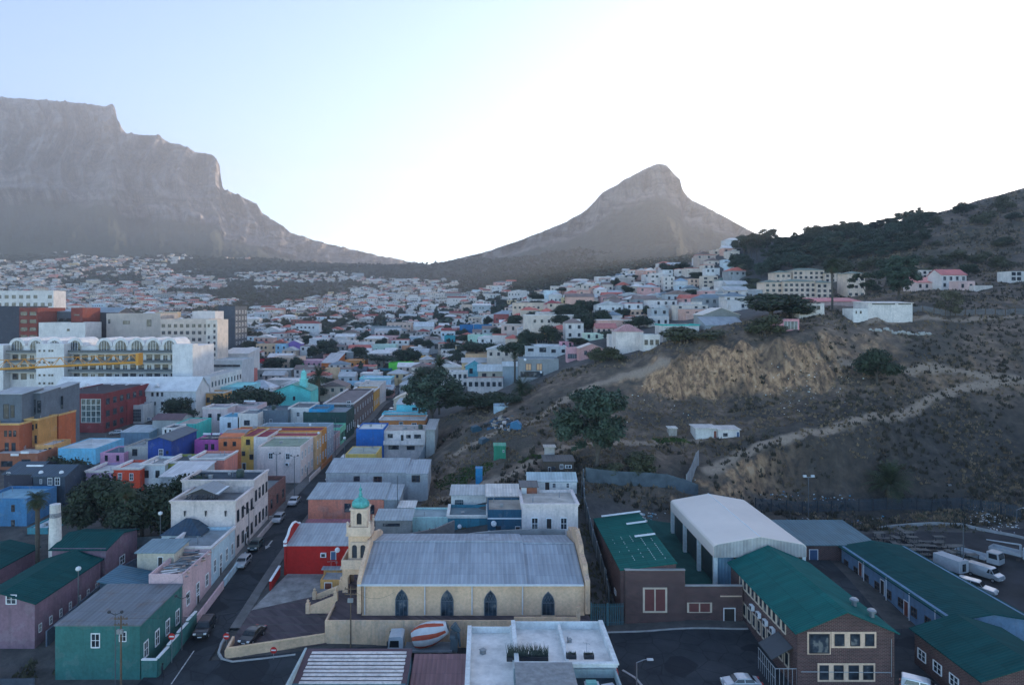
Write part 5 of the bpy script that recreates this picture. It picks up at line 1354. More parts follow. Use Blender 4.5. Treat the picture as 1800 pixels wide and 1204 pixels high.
house('pale blue flat roof at the bottom edge below the maroon roof', 0, 0, 0, None, 64, 7.8, A((180, 192, 200)), 'flat', (116, 152, 170), X=(-8.3, -1.9), z=(0, -41.6), par=0.5)

# ------------------------------------------------------------------ the hotel quarter on the left
def mid(label, x0, x1, yt, yb, col, roof='flat', rcol=(150, 155, 162), wins=None, Y=None, D=None, **k):
    if Y is None: Y = hit((x0 + x1) / 2, yb).y
    w = (x1 - x0) * Y / F
    D = D or max(5.0, min(13.0, 0.85 * w))
    dr = k.pop('dirt', 0.4)
    return house(label, x0, x1, yt, yb, Y, D, A(col), roof, rcol, wins=wins, dirt=dr, **k)
WHT = (200, 200, 206)
hotel = thing('hotel', 'long white hotel with a row of barrel arched attics and dark balconies', 'hotel', at(180, 720, 272))
Yh = 272.0; C = hotel.location
def hp(name, b, m, parent=None):
    o = b.build(name, m, parent or hotel); o.location = -C if parent is None else (0, 0, 0); return o
M_HOT = plaster(A((196, 202, 210)), dirt=0.25)
zt = lambda y, Y=Yh: (PY - y) * Y / F
xm = lambda x, Y=Yh: (x - PX) * Y / F
b = MB(); b.box(xm(-60), xm(348), Yh, Yh + 16, -44, zt(608)).box(xm(78), xm(126), Yh - 5, Yh, -44, zt(603)).box(xm(313), xm(348), Yh - 5, Yh, -44, zt(604)).box(xm(-60), xm(18), Yh - 4, Yh, -44, zt(606))
hp('wall', b, M_HOT); FOOT.append((xm(-60), xm(348), 245, 290))
for cx in (31, 64, 97, 133, 184, 213, 241.5, 270, 298.5):
    b = MB(); r = 14.2 * Yh / F
    pts = [(xm(cx) - r * math.cos(math.pi * k / 10), zt(608) + r * math.sin(math.pi * k / 10)) for k in range(11)]
    b.prism(pts, Yh - 0.4, Yh + 12)
    v = hp('barrel_vault', b, M_HOT)
    b = MB(); r2 = r * 0.66
    pts = [(xm(cx) - r2, zt(619))] + [(xm(cx) - r2 * math.cos(math.pi * k / 10), zt(608) + r2 * math.sin(math.pi * k / 10)) for k in range(11)] + [(xm(cx) + r2, zt(619))]
    b.add([(x, Yh - 0.44, z) for x, z in pts], [tuple(range(len(pts)))])
    for k in (-1, 0, 1): b.box(xm(cx) + k * r2 * 0.5 - 0.06, xm(cx) + k * r2 * 0.5 + 0.06, Yh - 0.5, Yh - 0.45, zt(619), zt(608) + r2 * 0.8, 1)
    b.build('arched_window', [glass_mat((0.03, 0.045, 0.055)), M_WHITE], v)
for (xa, xb) in ((20, 78), (128, 312)):
    for yy in (619, 636, 652):
        b = MB(); b.box(xm(xa), xm(xb), Yh - 3.2, Yh, zt(yy + 1.4), zt(yy)).box(xm(xa), xm(xb), Yh - 3.2, Yh - 3.1, zt(yy), zt(yy) + 0.95, 1)
        hp('balcony', b, [M_CONC, plain((0.06, 0.075, 0.085), 0.4, name='balcony_rail')])
    n = int((xb - xa) / 14)
    for k in range(n):
        for yy in (622, 639, 655):
            x = xa + (k + 0.5) * (xb - xa) / n
            put(hotel, 'window', WINS['d' if (k + yy) % 3 else 's'], 'F', Yh - 0.01, xm(x), zt(yy + 12), 2.3, 2.4)
for xa in (84, 92, 101, 106):
    for yy in (614, 634, 656, 670): put(hotel, 'window', WINS['d'], 'F', Yh - 5.01, xm(xa), zt(yy + 3), 0.8, 0.8)
house('white hotel annex with a dormered pale roof in front of the arched hotel', 90, 345, 687, None, 249, 12, A((186, 194, 202)), 'gx', (196, 202, 210), rise=4.6, X=(-157, -105), z=(0, -30.5), over=0.4, name='hotel_annex', cat='building', dirt=0.25, rmat=plaster(A((190, 198, 208)), dirt=0.15),
      wins=[(x, 693, 4, 7, 'd') for x in (100, 113, 125, 140, 214, 224, 240, 250, 268, 277, 285)] + [(x, 709, 4, 6, 'd') for x in (236, 248, 266, 272, 285, 214)], extras=[('dormers', (121, 148, 171, 195, 220, 247, 273))])
house('white wing of the hotel annex with a row of tall windows', 0, 0, 0, None, 262, 34, A((190, 196, 202)), 'flat', (150, 158, 166), X=(-112, -104.8), z=(0, -26.8), side='R', swin=(10, 3, 1.2, 2.0), frame='d', par=0.4, name='hotel_annex', cat='building')
mid('tan multi storey block right of the arched hotel', 282, 367, 561, 640, (168, 160, 156), Y=330, D=16, wins=(8, 6, 1.6, 1.6), frame='d', name='apartment_block', cat='building')
mid('pale narrow tower attached to the tan block', 362, 382, 562, 640, (186, 182, 178), Y=329, D=14, wins=(2, 7, 1.0, 1.5), frame='d', name='apartment_block', cat='building')
mid('taupe windowless block above the hotel roof', 187, 282, 551, 600, (150, 146, 146), Y=345, D=20, wins=[(192, 565, 4, 8, 'd'), (222, 567, 12, 6, 'd'), (262, 568, 8, 12, 'd')], name='office_block', cat='building')
mid('white plant room block on the hotel skyline', 68, 150, 567, 600, (186, 190, 196), Y=330, D=14, name='office_block', cat='building', wins=[(120, 580, 5, 4, 'd')])
mid('dark slate slab tower right of the tan block', 384, 413, 538, 610, (58, 70, 84), Y=430, D=22, name='office_tower', cat='tower', side='R', swin=(4, 6, 2.4, 2.0), frame='s')
mid('white upper block in front of the slate tower', 338, 378, 547, 575, (196, 198, 204), Y=360, D=12, name='office_block', cat='building', wins=(3, 1, 2, 1.2))
mid('red and brown glazed office with a dark flat roof at the left edge', 34, 66, 541, 600, (104, 50, 46), Y=330, D=22, name='office_block', cat='building', wins=(2, 4, 3.4, 1.9), frame='d')
mid('dark navy office block at the left edge', -40, 34, 538, 600, (48, 58, 74), Y=331, D=22, name='office_block', cat='building')
mid('dark glazed office with a pale sheet roof above the hotel', 68, 126, 548, 600, (66, 80, 96), 'mb', (120, 140, 156), Y=345, D=22, name='office_block', cat='building', wins=(4, 2, 4, 2.6), frame='d', rise=1.2)
mid('brick red stair tower between the dark glazed offices', 125, 145, 541, 600, (112, 54, 48), Y=343, D=16, name='office_block', cat='building', wins=(1, 4, 3, 0.6), frame='d')
mid('dark blue office with a grey ridged roof and one pale panel', 147, 208, 549, 600, (54, 66, 82), 'gx', (110, 130, 146), Y=360, D=16, name='office_block', cat='building', rise=2.6, wins=[(162, 558, 13, 6, 's')])
mid('white modern apartment block with square windows at the left edge', -20, 94, 511, 570, (206, 210, 216), Y=470, D=14, name='apartment_block', cat='building', wins=(9, 4, 2.6, 2.4), frame='d')
mid('grey parking deck with dark open strips right of the hotel', 373, 425, 633, 690, (156, 166, 176), Y=300, D=16, name='parking_deck', cat='building', wins=[(398, 643, 48, 4, 'd'), (398, 656, 48, 4, 'd'), (398, 668, 48, 3, 'd')])
mid('pale sheet roofed warehouse behind the parking deck', 388, 436, 622, 640, (170, 176, 182), 'mb', (176, 184, 192), Y=345, D=18, name='warehouse', cat='warehouse', rise=2.0)
mid('red brick stub building beside the parking deck', 426, 440, 650, 670, (160, 96, 92), Y=318, D=10, name='building', cat='building')
mid('ochre two storey house in front of the pool roof', 333, 394, 690, 725, (222, 168, 96), Y=258, D=8, wins=[(348, 703, 6, 9, 'd'), (366, 703, 6, 9, 'd'), (382, 703, 6, 9, 'd')], cornice=A((206, 206, 206)))
mid('pale turquoise flat roof behind the ochre house', 346, 432, 680, 700, (120, 180, 196), Y=272, D=18, rcol=(110, 180, 190), par=0.2)
# maroon modern block and the terraced colour houses at the left edge
mr = mid('maroon modern office with a tall glazed corner', 90, 183, 692, 770, (104, 44, 50), Y=222, D=30, name='office_block', cat='building', par=0.3, rcol=(60, 56, 62), wins=[(160, 722, 35, 42, 'g'), (115, 711, 18, 10, 'd'), (130, 711, 10, 10, 'd'), (115, 735, 30, 10, 'd')], side='R', swin=(7, 3, 2.2, 2.0), frame='d')
mid('maroon lower wing with a band of windows beside the glazed corner', 183, 224, 705, 760, (120, 50, 56), Y=236, D=22, name='office_block', cat='building', par=0.3, wins=[(204, 706, 34, 7, 'd'), (204, 722, 34, 9, 'd')])
mid('white garage block with a roller door right of the maroon office', 226, 252, 712, 750, (170, 178, 186), Y=240, D=8, name='garage', cat='garage', wins=[(241, 730, 14, 22, 'g')])
for nm, x0, x1, yt, c, Y, wn in (('brick orange town house cut by the left edge', -20, 34, 745, (170, 96, 66), 176, [(10, 762, 5, 11, 'd'), (18, 762, 5, 11, 'd'), (26, 762, 5, 11, 'd'), (12, 786, 7, 16, 'd'), (24, 786, 7, 16, 'd')]),
                                 ('mustard town house with tall windows at the left', 41, 67, 737, (200, 150, 84), 181, [(49.5, 753, 5, 10, 'd'), (57, 751, 5, 10, 'd'), (64, 749, 3, 9, 'd'), (46, 777, 5, 15, 'd'), (54, 775, 5, 15, 'd'), (63, 772, 4, 14, 'd')]),
                                 ('terracotta town house right of the mustard one', 82, 103, 729, (196, 104, 62), 190, [(88, 745, 4, 10, 'd'), (95, 742, 4, 9, 'd'), (88, 767, 5, 14, 'd'), (95, 764, 4, 14, 'd')])):
    h = mid(nm, x0, x1, yt, 810, tuple(int(v * 0.82) for v in c), Y=Y, D=8, wins=wn, cornice=A((214, 180, 120)), par=0.4, name='town_house')
    x2 = x1 - 1
    mid('grey set back penthouse on the ' + nm.split(' town')[0] + ' town house', x0 + 4, x1 + 4, yt - 46 if x0 > 0 else yt - 52, yt + 6, (84, 96, 110), 'mb', (140, 152, 164), Y=Y + 4, D=9, base=None, rise=0.8, name='penthouse', cat='penthouse', wins=[((x0 + x1) / 2 + 4, yt - 22, 10, 26, 'd'), ((x0 + x1) / 2 + 15, yt - 22, 7, 22, 'd')])
mid('low mustard shop with a brown parapet below the terracotta town house', 62, 92, 782, 818, (180, 140, 90), Y=178, D=8, wins=[(80, 792, 5, 7, 'd'), (88, 790, 5, 7, 'd')], name='shop', cat='shop')
sh = mid('brown shop front with two white sign boards at the left edge', -20, 66, 797, 824, (130, 84, 66), Y=171, D=8, name='shop', cat='shop', wins=[(12, 815, 20, 10, 'd'), (46, 812, 16, 10, 'd')])
for px in (26, 44):
    b = MB(); b.box(-1.0, 1.0, -0.12, 0, 0, 0.55); o = b.build('sign_board', M_WHITE, sh); o.location = at(px, 801 - (px - 26) * 0.22, 170.9) - sh.location
# yellow crane jib reaching in from the left
cr = thing('tower_crane', 'yellow lattice tower crane jib reaching in from the left edge', 'crane', on(-260, 150))
M_CR = plain((0.62, 0.27, 0.03), 0.5, name='crane_yellow')
p0, p1 = at(-260, 662, 150), at(243, 637, 150)
d = p1 - p0; upv = Vector((0, 0, 1))
b = MB()
b.tube(p0 - cr.location, p1 - cr.location, 0.22, n=5)
b.tube(p0 + Vector((0, 1.6, 0)) - cr.location, p1 + Vector((0, 1.6, 0)) - cr.location, 0.2, n=5)
b.build('lower_chord', M_CR, cr)
top0, top1 = p0 + Vector((0, 0.8, 2.2)), p1 + Vector((0, 0.8, 1.75))
b = MB(); b.tube(top0 - cr.location, top1 - cr.location, 0.08, n=5); b.build('upper_chord', M_CR, cr)
n = 16
for k in range(n):
    a = p0.lerp(p1, k / n) - cr.location; c = p0.lerp(p1, (k + 1) / n) - cr.location; t = top0.lerp(top1, (k + 0.5) / n) - cr.location
    b = MB(); b.tube(a, t, 0.06, n=4).tube(t, c, 0.06, n=4).tube(a + Vector((0, 1.6, 0)), t, 0.06, n=4).tube(t, c + Vector((0, 1.6, 0)), 0.06, n=4)
    b.build('brace', M_CR, cr)
b = MB(); b.box(-0.5, 0.15, -0.2, 1.8, -0.6, 2.0); o = b.build('jib_end', M_CR, cr); o.location = p1 - cr.location
b = MB(); b.box(-1, 1, -1, 1, -2, p0.z - cr.location.z + 4); b.build('mast', M_CR, cr)

# ------------------------------------------------------------------ the coloured houses across the valley
ML = [
 # label, x0, x1, top, foot, colour, roof, roof colour, windows, extras
 ('purple house with a white gabled top', 504, 529, 604, 624, (120, 96, 170), 'gy', (190, 190, 200), (3, 1, 1.3, 1.8), {}),
 ('light blue house next to the purple one', 484, 504, 605, 626, (130, 176, 206), 'flat', (150, 170, 186), (2, 2), {}),
 ('cream house with two rows of dark windows beside the light blue one', 450, 484, 605, 626, (214, 190, 160), 'flat', (150, 150, 150), (5, 2, 1.2, 1.6), {}),
 ('cyan house with two white framed windows', 467, 484, 594, 606, (60, 150, 180), 'flat', (120, 140, 160), (2, 1, 1.6, 1.6), {}),
 ('white gabled hall above the cyan house', 459, 492, 582, 596, (198, 200, 206), 'gy', (196, 200, 206), (4, 1), {}),
 ('long white two storey terrace under the red brick block', 511, 556, 573, 592, (204, 204, 208), 'flat', (170, 174, 178), (8, 2, 1.4, 1.4), {}),
 ('red brick office with a white roof edge', 511, 545, 561, 576, (128, 72, 70), 'flat', (170, 176, 182), (6, 2, 1.8, 1.4), {'cornice': W_}),
 ('crimson house with white trim', 451, 478, 631, 650, (170, 40, 64), 'flat', (150, 60, 76), (2, 1), {}),
 ('cream two storey house with three dark windows beside the crimson one', 478, 527, 628, 650, (206, 186, 172), 'flat', (150, 150, 150), (5, 2, 1.3, 1.7), {}),
 ('small bright green fronted house', 513, 529, 640, 654, (58, 180, 110), 'flat', (120, 130, 130), (1, 1), {}),
 ('pink trimmed low house right of the bright green front', 529, 566, 633, 647, (196, 150, 176), 'flat', (200, 190, 196), (4, 1), {}),
 ('orange end wall of the big grey roofed warehouse', 565, 590, 638, 650, (214, 120, 50), 'mb', (160, 166, 176), (3, 1, 1.2, 0.8), {'D': 26, 'rise': 4.0, 'name': 'warehouse', 'cat': 'warehouse'}),
 ('orange low house right of the warehouse', 606, 642, 633, 647, (222, 150, 80), 'flat', (190, 170, 150), (4, 1), {}),
 ('lime green boxy house', 683, 724, 638, 653, (90, 190, 70), 'flat', (100, 196, 90), None, {'dirt': 0.1}),
 ('pale yellow fronted house above the lime green one', 714, 740, 623, 638, (220, 210, 140), 'flat', (190, 190, 180), (3, 1), {}),
 ('pink fronted house left of the pale yellow one', 706, 714, 624, 638, (206, 100, 110), 'flat', (180, 140, 140), None, {}),
 ('emerald fronted sliver house left of the pink one', 698, 706, 624, 638, (40, 150, 90), 'flat', (120, 140, 130), None, {}),
 ('amber fronted house right of the pale yellow one', 740, 757, 626, 640, (224, 176, 84), 'flat', (190, 180, 160), (2, 1), {}),
 ('light blue two storey corner house with three dark windows at the street end', 632, 687, 665, 694, (140, 180, 206), 'flat', (150, 176, 192), [(645, 673, 5, 8, 'd'), (660, 673, 5, 8, 'd'), (671, 674, 5, 8, 'd')], {'side': 'R', 'swin': (4, 2), 'cornice': A((110, 190, 200))}),
 ('light blue lower wing with two dark windows', 609, 632, 671, 696, (138, 176, 200), 'flat', (130, 160, 180), [(616, 680, 5, 8, 'd'), (625, 681, 5, 8, 'd')], {}),
 ('dark teal block behind the light blue corner house', 663, 687, 649, 668, (38, 96, 118), 'flat', (60, 100, 120), None, {}),
 ('maroon block behind the light blue corner house', 644, 663, 650, 668, (110, 50, 72), 'flat', (110, 60, 76), None, {}),
 ('slate grey house left of the maroon block', 622, 644, 650, 670, (84, 92, 108), 'gx', (76, 86, 102), (2, 1), {}),
 ('cream house with one small window behind the tall palm', 571, 594, 647, 674, (216, 192, 160), 'flat', (180, 170, 160), [(578, 657, 4, 6, 'd')], {}),
 ('pale stepped house roofs right of the cream palm house', 596, 622, 662, 680, (196, 160, 160), 'gx', (200, 196, 200), (3, 1), {}),
 ('white flat roofed house left of the turquoise mosque tower', 470, 527, 668, 690, (204, 206, 210), 'flat', (196, 200, 206), (4, 1), {'cornice': W_}),
 ('pale house with a grey pyramid roof left of the mosque', 424, 478, 684, 700, (206, 196, 200), 'hip', (160, 172, 188), (4, 1), {'rise': 3.6}),
 ('grey stone walled white roof house behind the pyramid roof', 448, 512, 650, 668, (130, 136, 140), 'flat', (196, 200, 206), (3, 1), {}),
 ('cream single storey house right of the tall palm', 594, 652, 678, 696, (200, 180, 170), 'flat', (196, 196, 200), (3, 1), {}),
 ('white terrace of two storey houses with dark windows', 589, 625, 599, 620, (206, 206, 210), 'flat', (170, 176, 182), (5, 2, 1.2, 1.6), {}),
 ('grey white house with a shop front right of the white terrace', 625, 655, 602, 622, (186, 190, 194), 'flat', (150, 156, 162), (3, 2), {}),
 ('pale mint house below the pink terrace', 655, 696, 606, 622, (176, 206, 200), 'flat', (160, 176, 180), (3, 1), {}),
 ('pink two storey terrace', 659, 697, 591, 608, (206, 164, 168), 'flat', (180, 170, 174), (4, 2), {}),
 ('tan four storey apartment block', 680, 723, 567, 594, (176, 156, 148), 'flat', (110, 130, 150), (6, 3, 1.4, 1.4), {'name': 'apartment_block', 'cat': 'building'}),
 ('white angular house right of the tan apartments', 727, 762, 574, 594, (206, 208, 212), 'gx', (170, 180, 190), (4, 2), {}),
 ('peach box house in the grey terrace', 706, 726, 608, 618, (222, 160, 124), 'flat', (200, 160, 130), None, {}),
 ('grey house with a wide dark balcony', 748, 780, 600, 622, (146, 152, 160), 'flat', (130, 136, 144), [(771, 609, 14, 9, 'd'), (754, 609, 8, 7, 'd')], {}),
 ('teal two storey house left of the saturated blue one', 781, 800, 590, 616, (40, 130, 146), 'flat', (150, 180, 190), (2, 2), {}),
 ('red roofed cottage right of the tan apartments', 762, 783, 577, 590, (196, 140, 130), 'hip', (170, 84, 80), (2, 1), {}),
 ('saturated blue house with a single white window', 808, 832, 571, 592, (24, 96, 150), 'flat', (170, 180, 190), [(816, 579, 5, 4)], {}),
 ('second blue house with two white windows', 833, 867, 571, 588, (28, 104, 156), 'flat', (190, 196, 200), (4, 1), {}),
 ('taupe two storey house with a white cornice', 882, 922, 570, 597, (172, 160, 158), 'flat', (190, 186, 186), (3, 2, 1.2, 2.0), {'cornice': W_}),
 ('green and white house below the blue pair', 822, 870, 589, 606, (150, 186, 176), 'flat', (170, 180, 180), (4, 1), {}),
 ('yellow two storey house above the pine clump', 911, 945, 594, 616, (220, 184, 130), 'flat', (190, 180, 160), (3, 1), {}),
 ('golden long parapet house behind the yellow one', 936, 967, 587, 600, (226, 180, 70), 'flat', (220, 180, 90), None, {}),
 ('white house with a row of dark windows by the small palm', 945, 967, 593, 608, (206, 206, 210), 'flat', (190, 190, 196), (5, 1), {}),
 ('apricot fronted house behind the peach roof', 818, 877, 622, 641, (220, 186, 150), 'flat', (190, 170, 150), (3, 1), {}),
 ('white long low house left of the apricot one', 775, 818, 623, 642, (206, 204, 208), 'flat', (190, 192, 198), (4, 1), {}),
 ('turquoise gabled house with one white framed window', 818, 850, 644, 668, (76, 150, 170), 'gy', (140, 160, 180), [(828, 652, 6, 9)], {'rise': 2.6}),
 ('olive grey house with a sheet roof beside the turquoise gable', 840, 884, 652, 668, (150, 150, 140), 'gx', (160, 172, 180), [(851, 659, 8, 6, 'd'), (868, 659, 5, 5, 'd')], {'Y': 250}),
 ('grey blue shed house right of the olive one', 884, 911, 643, 668, (130, 150, 162), 'gx', (160, 172, 180), None, {'Y': 245}),
 ('white two storey house with rows of dark windows at the quarry lip', 786, 822, 653, 683, (206, 206, 210), 'flat', (190, 192, 198), (4, 2, 1.2, 1.6), {}),
 ('white bungalow with a red tiled veranda roof at the quarry lip', 822, 884, 668, 684, (206, 206, 210), 'mf', (176, 84, 88), (6, 1, 1.2, 1.6), {'rise': 1.0, 'D': 6, 'Y': 238}),
 ('slate grey house with french doors coloured orange as if lit', 913, 982, 631, 664, (112, 122, 132), 'flat', (120, 130, 140), [(929, 645, 10, 12, 'o'), (948, 645, 10, 12, 'o'), (935, 658, 40, 10, 'd')], {'extras': [('dish', 923, 632, 1.4), ('dish', 951, 654, 1.2)]}),
 ('pale grey modern house above the slate grey one', 923, 996, 608, 636, (160, 168, 178), 'flat', (180, 186, 194), [(933, 615, 10, 5), (954, 615, 12, 8, 'd'), (973, 617, 8, 6), (990, 617, 6, 6, 'd')], {}),
 ('pink low house with a white gable wall', 1019, 1061, 612, 629, (206, 160, 160), 'gy', (206, 200, 200), (2, 1), {'rise': 1.6}),
 ('pink and blue garage house left of the pink low one', 997, 1019, 611, 634, (190, 150, 160), 'flat', (180, 180, 186), [(1006, 626, 16, 8, 'g')], {}),
 ('pink small flat roofed house behind the garage house', 985, 1008, 601, 612, (206, 150, 170), 'flat', (190, 170, 180), (2, 1), {}),
 ('tall white house with a brown hipped roof above the quarry', 1083, 1131, 583, 620, (208, 206, 210), 'hip', (150, 116, 120), None, {'rise': 2.2}),
 ('white narrow wing left of the tall white house with the hipped roof', 1071, 1090, 588, 620, (206, 204, 206), 'flat', (196, 190, 190), (1, 2), {}),
 ('white lower wing right of the tall white house', 1131, 1160, 588, 614, (204, 206, 210), 'flat', (150, 166, 176), (3, 1), {}),
 ('pale green low house above the pink ones', 1028, 1070, 586, 598, (190, 210, 200), 'flat', (196, 206, 204), (3, 1), {}),
 ('red roofed long low house behind the brown hipped roof', 1048, 1084, 577, 588, (200, 180, 176), 'gx', (160, 100, 100), (4, 1), {}),
 ('white house with a turquoise roof edge', 1165, 1229, 571, 592, (206, 208, 210), 'flat', (180, 200, 204), [(1180, 581, 12, 4, 'd'), (1210, 580, 8, 6, 'd')], {'cornice': A((50, 160, 160))}),
 ('salmon red block of flats', 1150, 1188, 546, 568, (200, 116, 104), 'flat', (170, 160, 160), (4, 2, 1.2, 1.2), {'Y': 330}),
 ('sand coloured block of flats left of the salmon one', 1108, 1150, 544, 566, (206, 180, 160), 'flat', (190, 180, 170), (5, 2, 1.2, 1.2), {'Y': 335}),
 ('white flat roofed house below the salmon flats', 1140, 1176, 556, 574, (204, 206, 210), 'flat', (190, 194, 200), (3, 1), {'Y': 290}),
 ('white wide house below the bright white block house', 1202, 1240, 531, 547, (208, 208, 212), 'flat', (150, 100, 100), (5, 1), {}),
 ('bright white block house on the slope', 1230, 1268, 513, 529, (212, 212, 216), 'flat', (206, 206, 210), (5, 1, 1.2, 1.2), {}),
 ('white house with a green roof below the wooded hill', 1262, 1284, 493, 506, (206, 206, 206), 'hip', (60, 96, 90), (3, 1), {}),
 ('cream three storey house on the slope below the wood', 1236, 1262, 485, 506, (200, 190, 180), 'flat', (150, 150, 150), (3, 3, 2.0, 1.2), {}),
 ('pinkish house left of the cream three storey one', 1213, 1234, 490, 506, (214, 186, 170), 'flat', (190, 170, 160), (3, 2), {}),
 ('tall white house highest among the houses below the peak', 1144, 1166, 480, 508, (214, 214, 218), 'flat', (206, 206, 210), (3, 3, 1.8, 1.4), {}),
 ('white narrow house right of the highest white one', 1166, 1186, 486, 510, (210, 206, 206), 'flat', (200, 196, 196), (2, 3), {}),
 ('blue roofed house between the stacked white houses', 1188, 1210, 494, 510, (190, 196, 204), 'hip', (120, 150, 176), (3, 1), {}),
 ('grey house with a wide gable above a sheet roof on the quarry edge', 1236, 1300, 553, 574, (120, 128, 134), 'gy', (206, 206, 206), None, {'rise': 2.2, 'Y': 216}),
 ('low grey sheet roofed house with a louvred window on the quarry edge', 1241, 1308, 572, 587, (130, 140, 150), 'mb', (116, 132, 148), [(1262, 581, 9, 8, 'g'), (1285, 582, 30, 7, 'd')], {'rise': 2.4, 'Y': 205, 'D': 7}),
 ('modern grey block house under the hill beside the broad dark tree', 1329, 1379, 510, 532, (140, 150, 162), 'mb', (170, 180, 190), [(1318, 521, 8, 8, 'd')], {'rise': 0.6}),
 ('pale two storey house left of the modern grey block', 1309, 1329, 512, 534, (196, 198, 202), 'flat', (200, 204, 208), (2, 2), {}),
 ('white bungalow left of the red roofed school row', 1405, 1449, 533, 551, (214, 214, 216), 'flat', (196, 196, 200), [(1417, 539, 4, 4, 'd'), (1439, 541, 5, 7, 'd')], {'Y': 203}),
 ('pink open shed on the quarry edge', 1370, 1405, 561, 582, (180, 130, 140), 'flat', (206, 160, 166), [(1390, 572, 24, 14, 'g')], {'Y': 192, 'D': 6, 'name': 'shed', 'cat': 'shed'}),
 ('long red sheet roof behind the white bungalow', 1425, 1512, 530, 540, (150, 130, 130), 'mb', (170, 84, 96), None, {'rise': 1.2, 'Y': 225, 'D': 7}),
 ('long white hall with a flat roof edge on the quarry rim', 1526, 1604, 533, 559, (206, 208, 212), 'mb', (214, 214, 216), [(1553, 534, 40, 3, 'd'), (1590, 534, 22, 3, 'd')], {'rise': 0.5, 'Y': 199, 'D': 8, 'name': 'hall', 'cat': 'hall'}),
 ('white porch block on the left of the long white hall', 1500, 1526, 542, 562, (200, 206, 212), 'flat', (196, 200, 206), [(1505, 549, 2, 5, 'd'), (1513, 549, 3, 5, 'd')], {'Y': 198, 'D': 6}),
 ('white flats above the red tiled town houses on the hillside', 1611, 1650, 475, 498, (196, 190, 188), 'flat', (190, 180, 180), (4, 3, 1.2, 1.2), {'name': 'apartment_block', 'cat': 'building'}),
 ('red tiled sloping town houses below the hillside flats', 1612, 1658, 497, 510, (206, 190, 190), 'mb', (176, 96, 96), (4, 1), {'rise': 2.6}),
 ('white town house row with stepped red roofs', 1655, 1699, 483, 508, (196, 196, 200), 'gx', (170, 92, 94), (4, 2), {}),
 ('pink plain house at the end of the red roofed row', 1685, 1714, 494, 511, (206, 180, 180), 'flat', (200, 186, 186), (2, 1), {}),
 ('long low white garden wall house right of the pink one', 1712, 1745, 502, 510, (200, 196, 196), 'flat', (196, 196, 196), None, {}),
 ('white house with dark windows at the right edge', 1777, 1815, 477, 496, (206, 210, 214), 'flat', (190, 190, 196), (4, 2, 1.6, 1.4), {}),
 ('beige house with a brown hipped roof on the far slope', 905, 941, 535, 553, (206, 186, 168), 'hip', (120, 100, 96), (4, 1), {'rise': 2.4}),
 ('white house with dark windows right of the brown hipped roof', 937, 963, 526, 541, (210, 210, 212), 'flat', (200, 200, 204), (4, 1), {}),
 ('pink house with a dark red hipped roof', 957, 986, 535, 550, (214, 190, 186), 'hip', (140, 50, 56), (4, 1), {'rise': 2.6}),
 ('white two storey block right of the red hipped cottages', 1015, 1042, 530, 552, (208, 206, 206), 'flat', (206, 200, 200), (4, 2), {}),
 ('salmon hipped cottage left of the red roof row', 950, 975, 548, 560, (206, 180, 170), 'hip', (190, 100, 86), (3, 1), {'rise': 2.0}),
 ('red hipped cottage next to the salmon one', 982, 1004, 546, 558, (214, 200, 196), 'hip', (176, 70, 70), (3, 1), {'rise': 2.2}),
 ('grey roofed red walled house by the lawn', 868, 912, 552, 568, (140, 76, 76), 'hip', (130, 146, 164), (4, 1), {'rise': 2.6}),
 ('cream block of flats left of the red walled house', 811, 845, 535, 554, (214, 196, 184), 'flat', (190, 180, 180), (5, 2), {}),
 ('white house with dark windows above the cream block', 853, 882, 517, 527, (206, 206, 208), 'flat', (200, 200, 204), (4, 1), {}),
 ('white apartment slab on the far slope', 765, 795, 516, 527, (208, 206, 208), 'flat', (200, 200, 204), (6, 2, 2.2, 1.2), {}),
 ('yellow house with a white cornice beyond the lawn', 988, 1010, 523, 536, (214, 196, 150), 'flat', (200, 190, 170), (3, 1), {}),
 ('white gabled house left of the yellow lawn house', 966, 988, 518, 534, (206, 208, 212), 'hip', (170, 176, 186), (3, 1), {'rise': 2.0}),
]
for a in ML:
    k = dict(a[9])
    mid(a[0], a[1], a[2], a[3], a[4], a[5], a[6], a[7], a[8], k.pop('Y', None), k.pop('D', None), frame=k.pop('frame', 'd'), **k)
# cream flats with green roofs under the hill: stacked blocks
for i, (x0, x1, yt, yb, Y) in enumerate(((1363, 1391, 479, 500, 345), (1394, 1449, 475, 500, 345), (1450, 1478, 480, 505, 343), (1344, 1376, 496, 516, 310), (1377, 1434, 495, 524, 308), (1435, 1465, 497, 525, 307), (1490, 1521, 481, 524, 306))):
    lab = ('upper left', 'upper middle', 'upper right', 'lower left', 'lower middle', 'lower right', 'far right')[i]
    house('cream flats with green roof edge, ' + lab + ' of the seven under the hill', x0, x1, yt, yb, Y, 9, A((206, 190, 178)), 'hip', (40, 84, 78), rise=1.2, wins=(max(2, int((x1 - x0) / 9)), 3 if yb - yt > 24 else 2, 1.3, 1.2), frame='d', name='apartment_block', cat='building', group='cream flats under the hill', over=0.5)
# the turquoise mosque with its little tower
mq = mid('turquoise mosque with a green roof and a small domed tower', 481, 546, 687, 712, (86, 190, 190), 'gy', (50, 130, 120), [(500, 700, 4, 7, 'd'), (517, 700, 4, 7, 'd')], Y=262, D=14, rise=2.6, name='mosque', cat='mosque', dirt=0.15)
b = MB(); b.box(-1.3, 1.3, -1.3, 1.3, -5, 3.8).box(-1.55, 1.55, -1.55, 1.55, 3.8, 4.1).box(-0.9, 0.9, -0.9, 0.9, 4.1, 6.2).lathe((0, 0, 6.2), [(1.0, 0), (0.95, 0.5), (0.6, 0.95), (0.1, 1.2), (0.04, 1.9)], 10)
o = b.build('tower', plaster(A((120, 206, 206)), dirt=0.1), mq); o.location = at(534, 684, 266) - mq.location

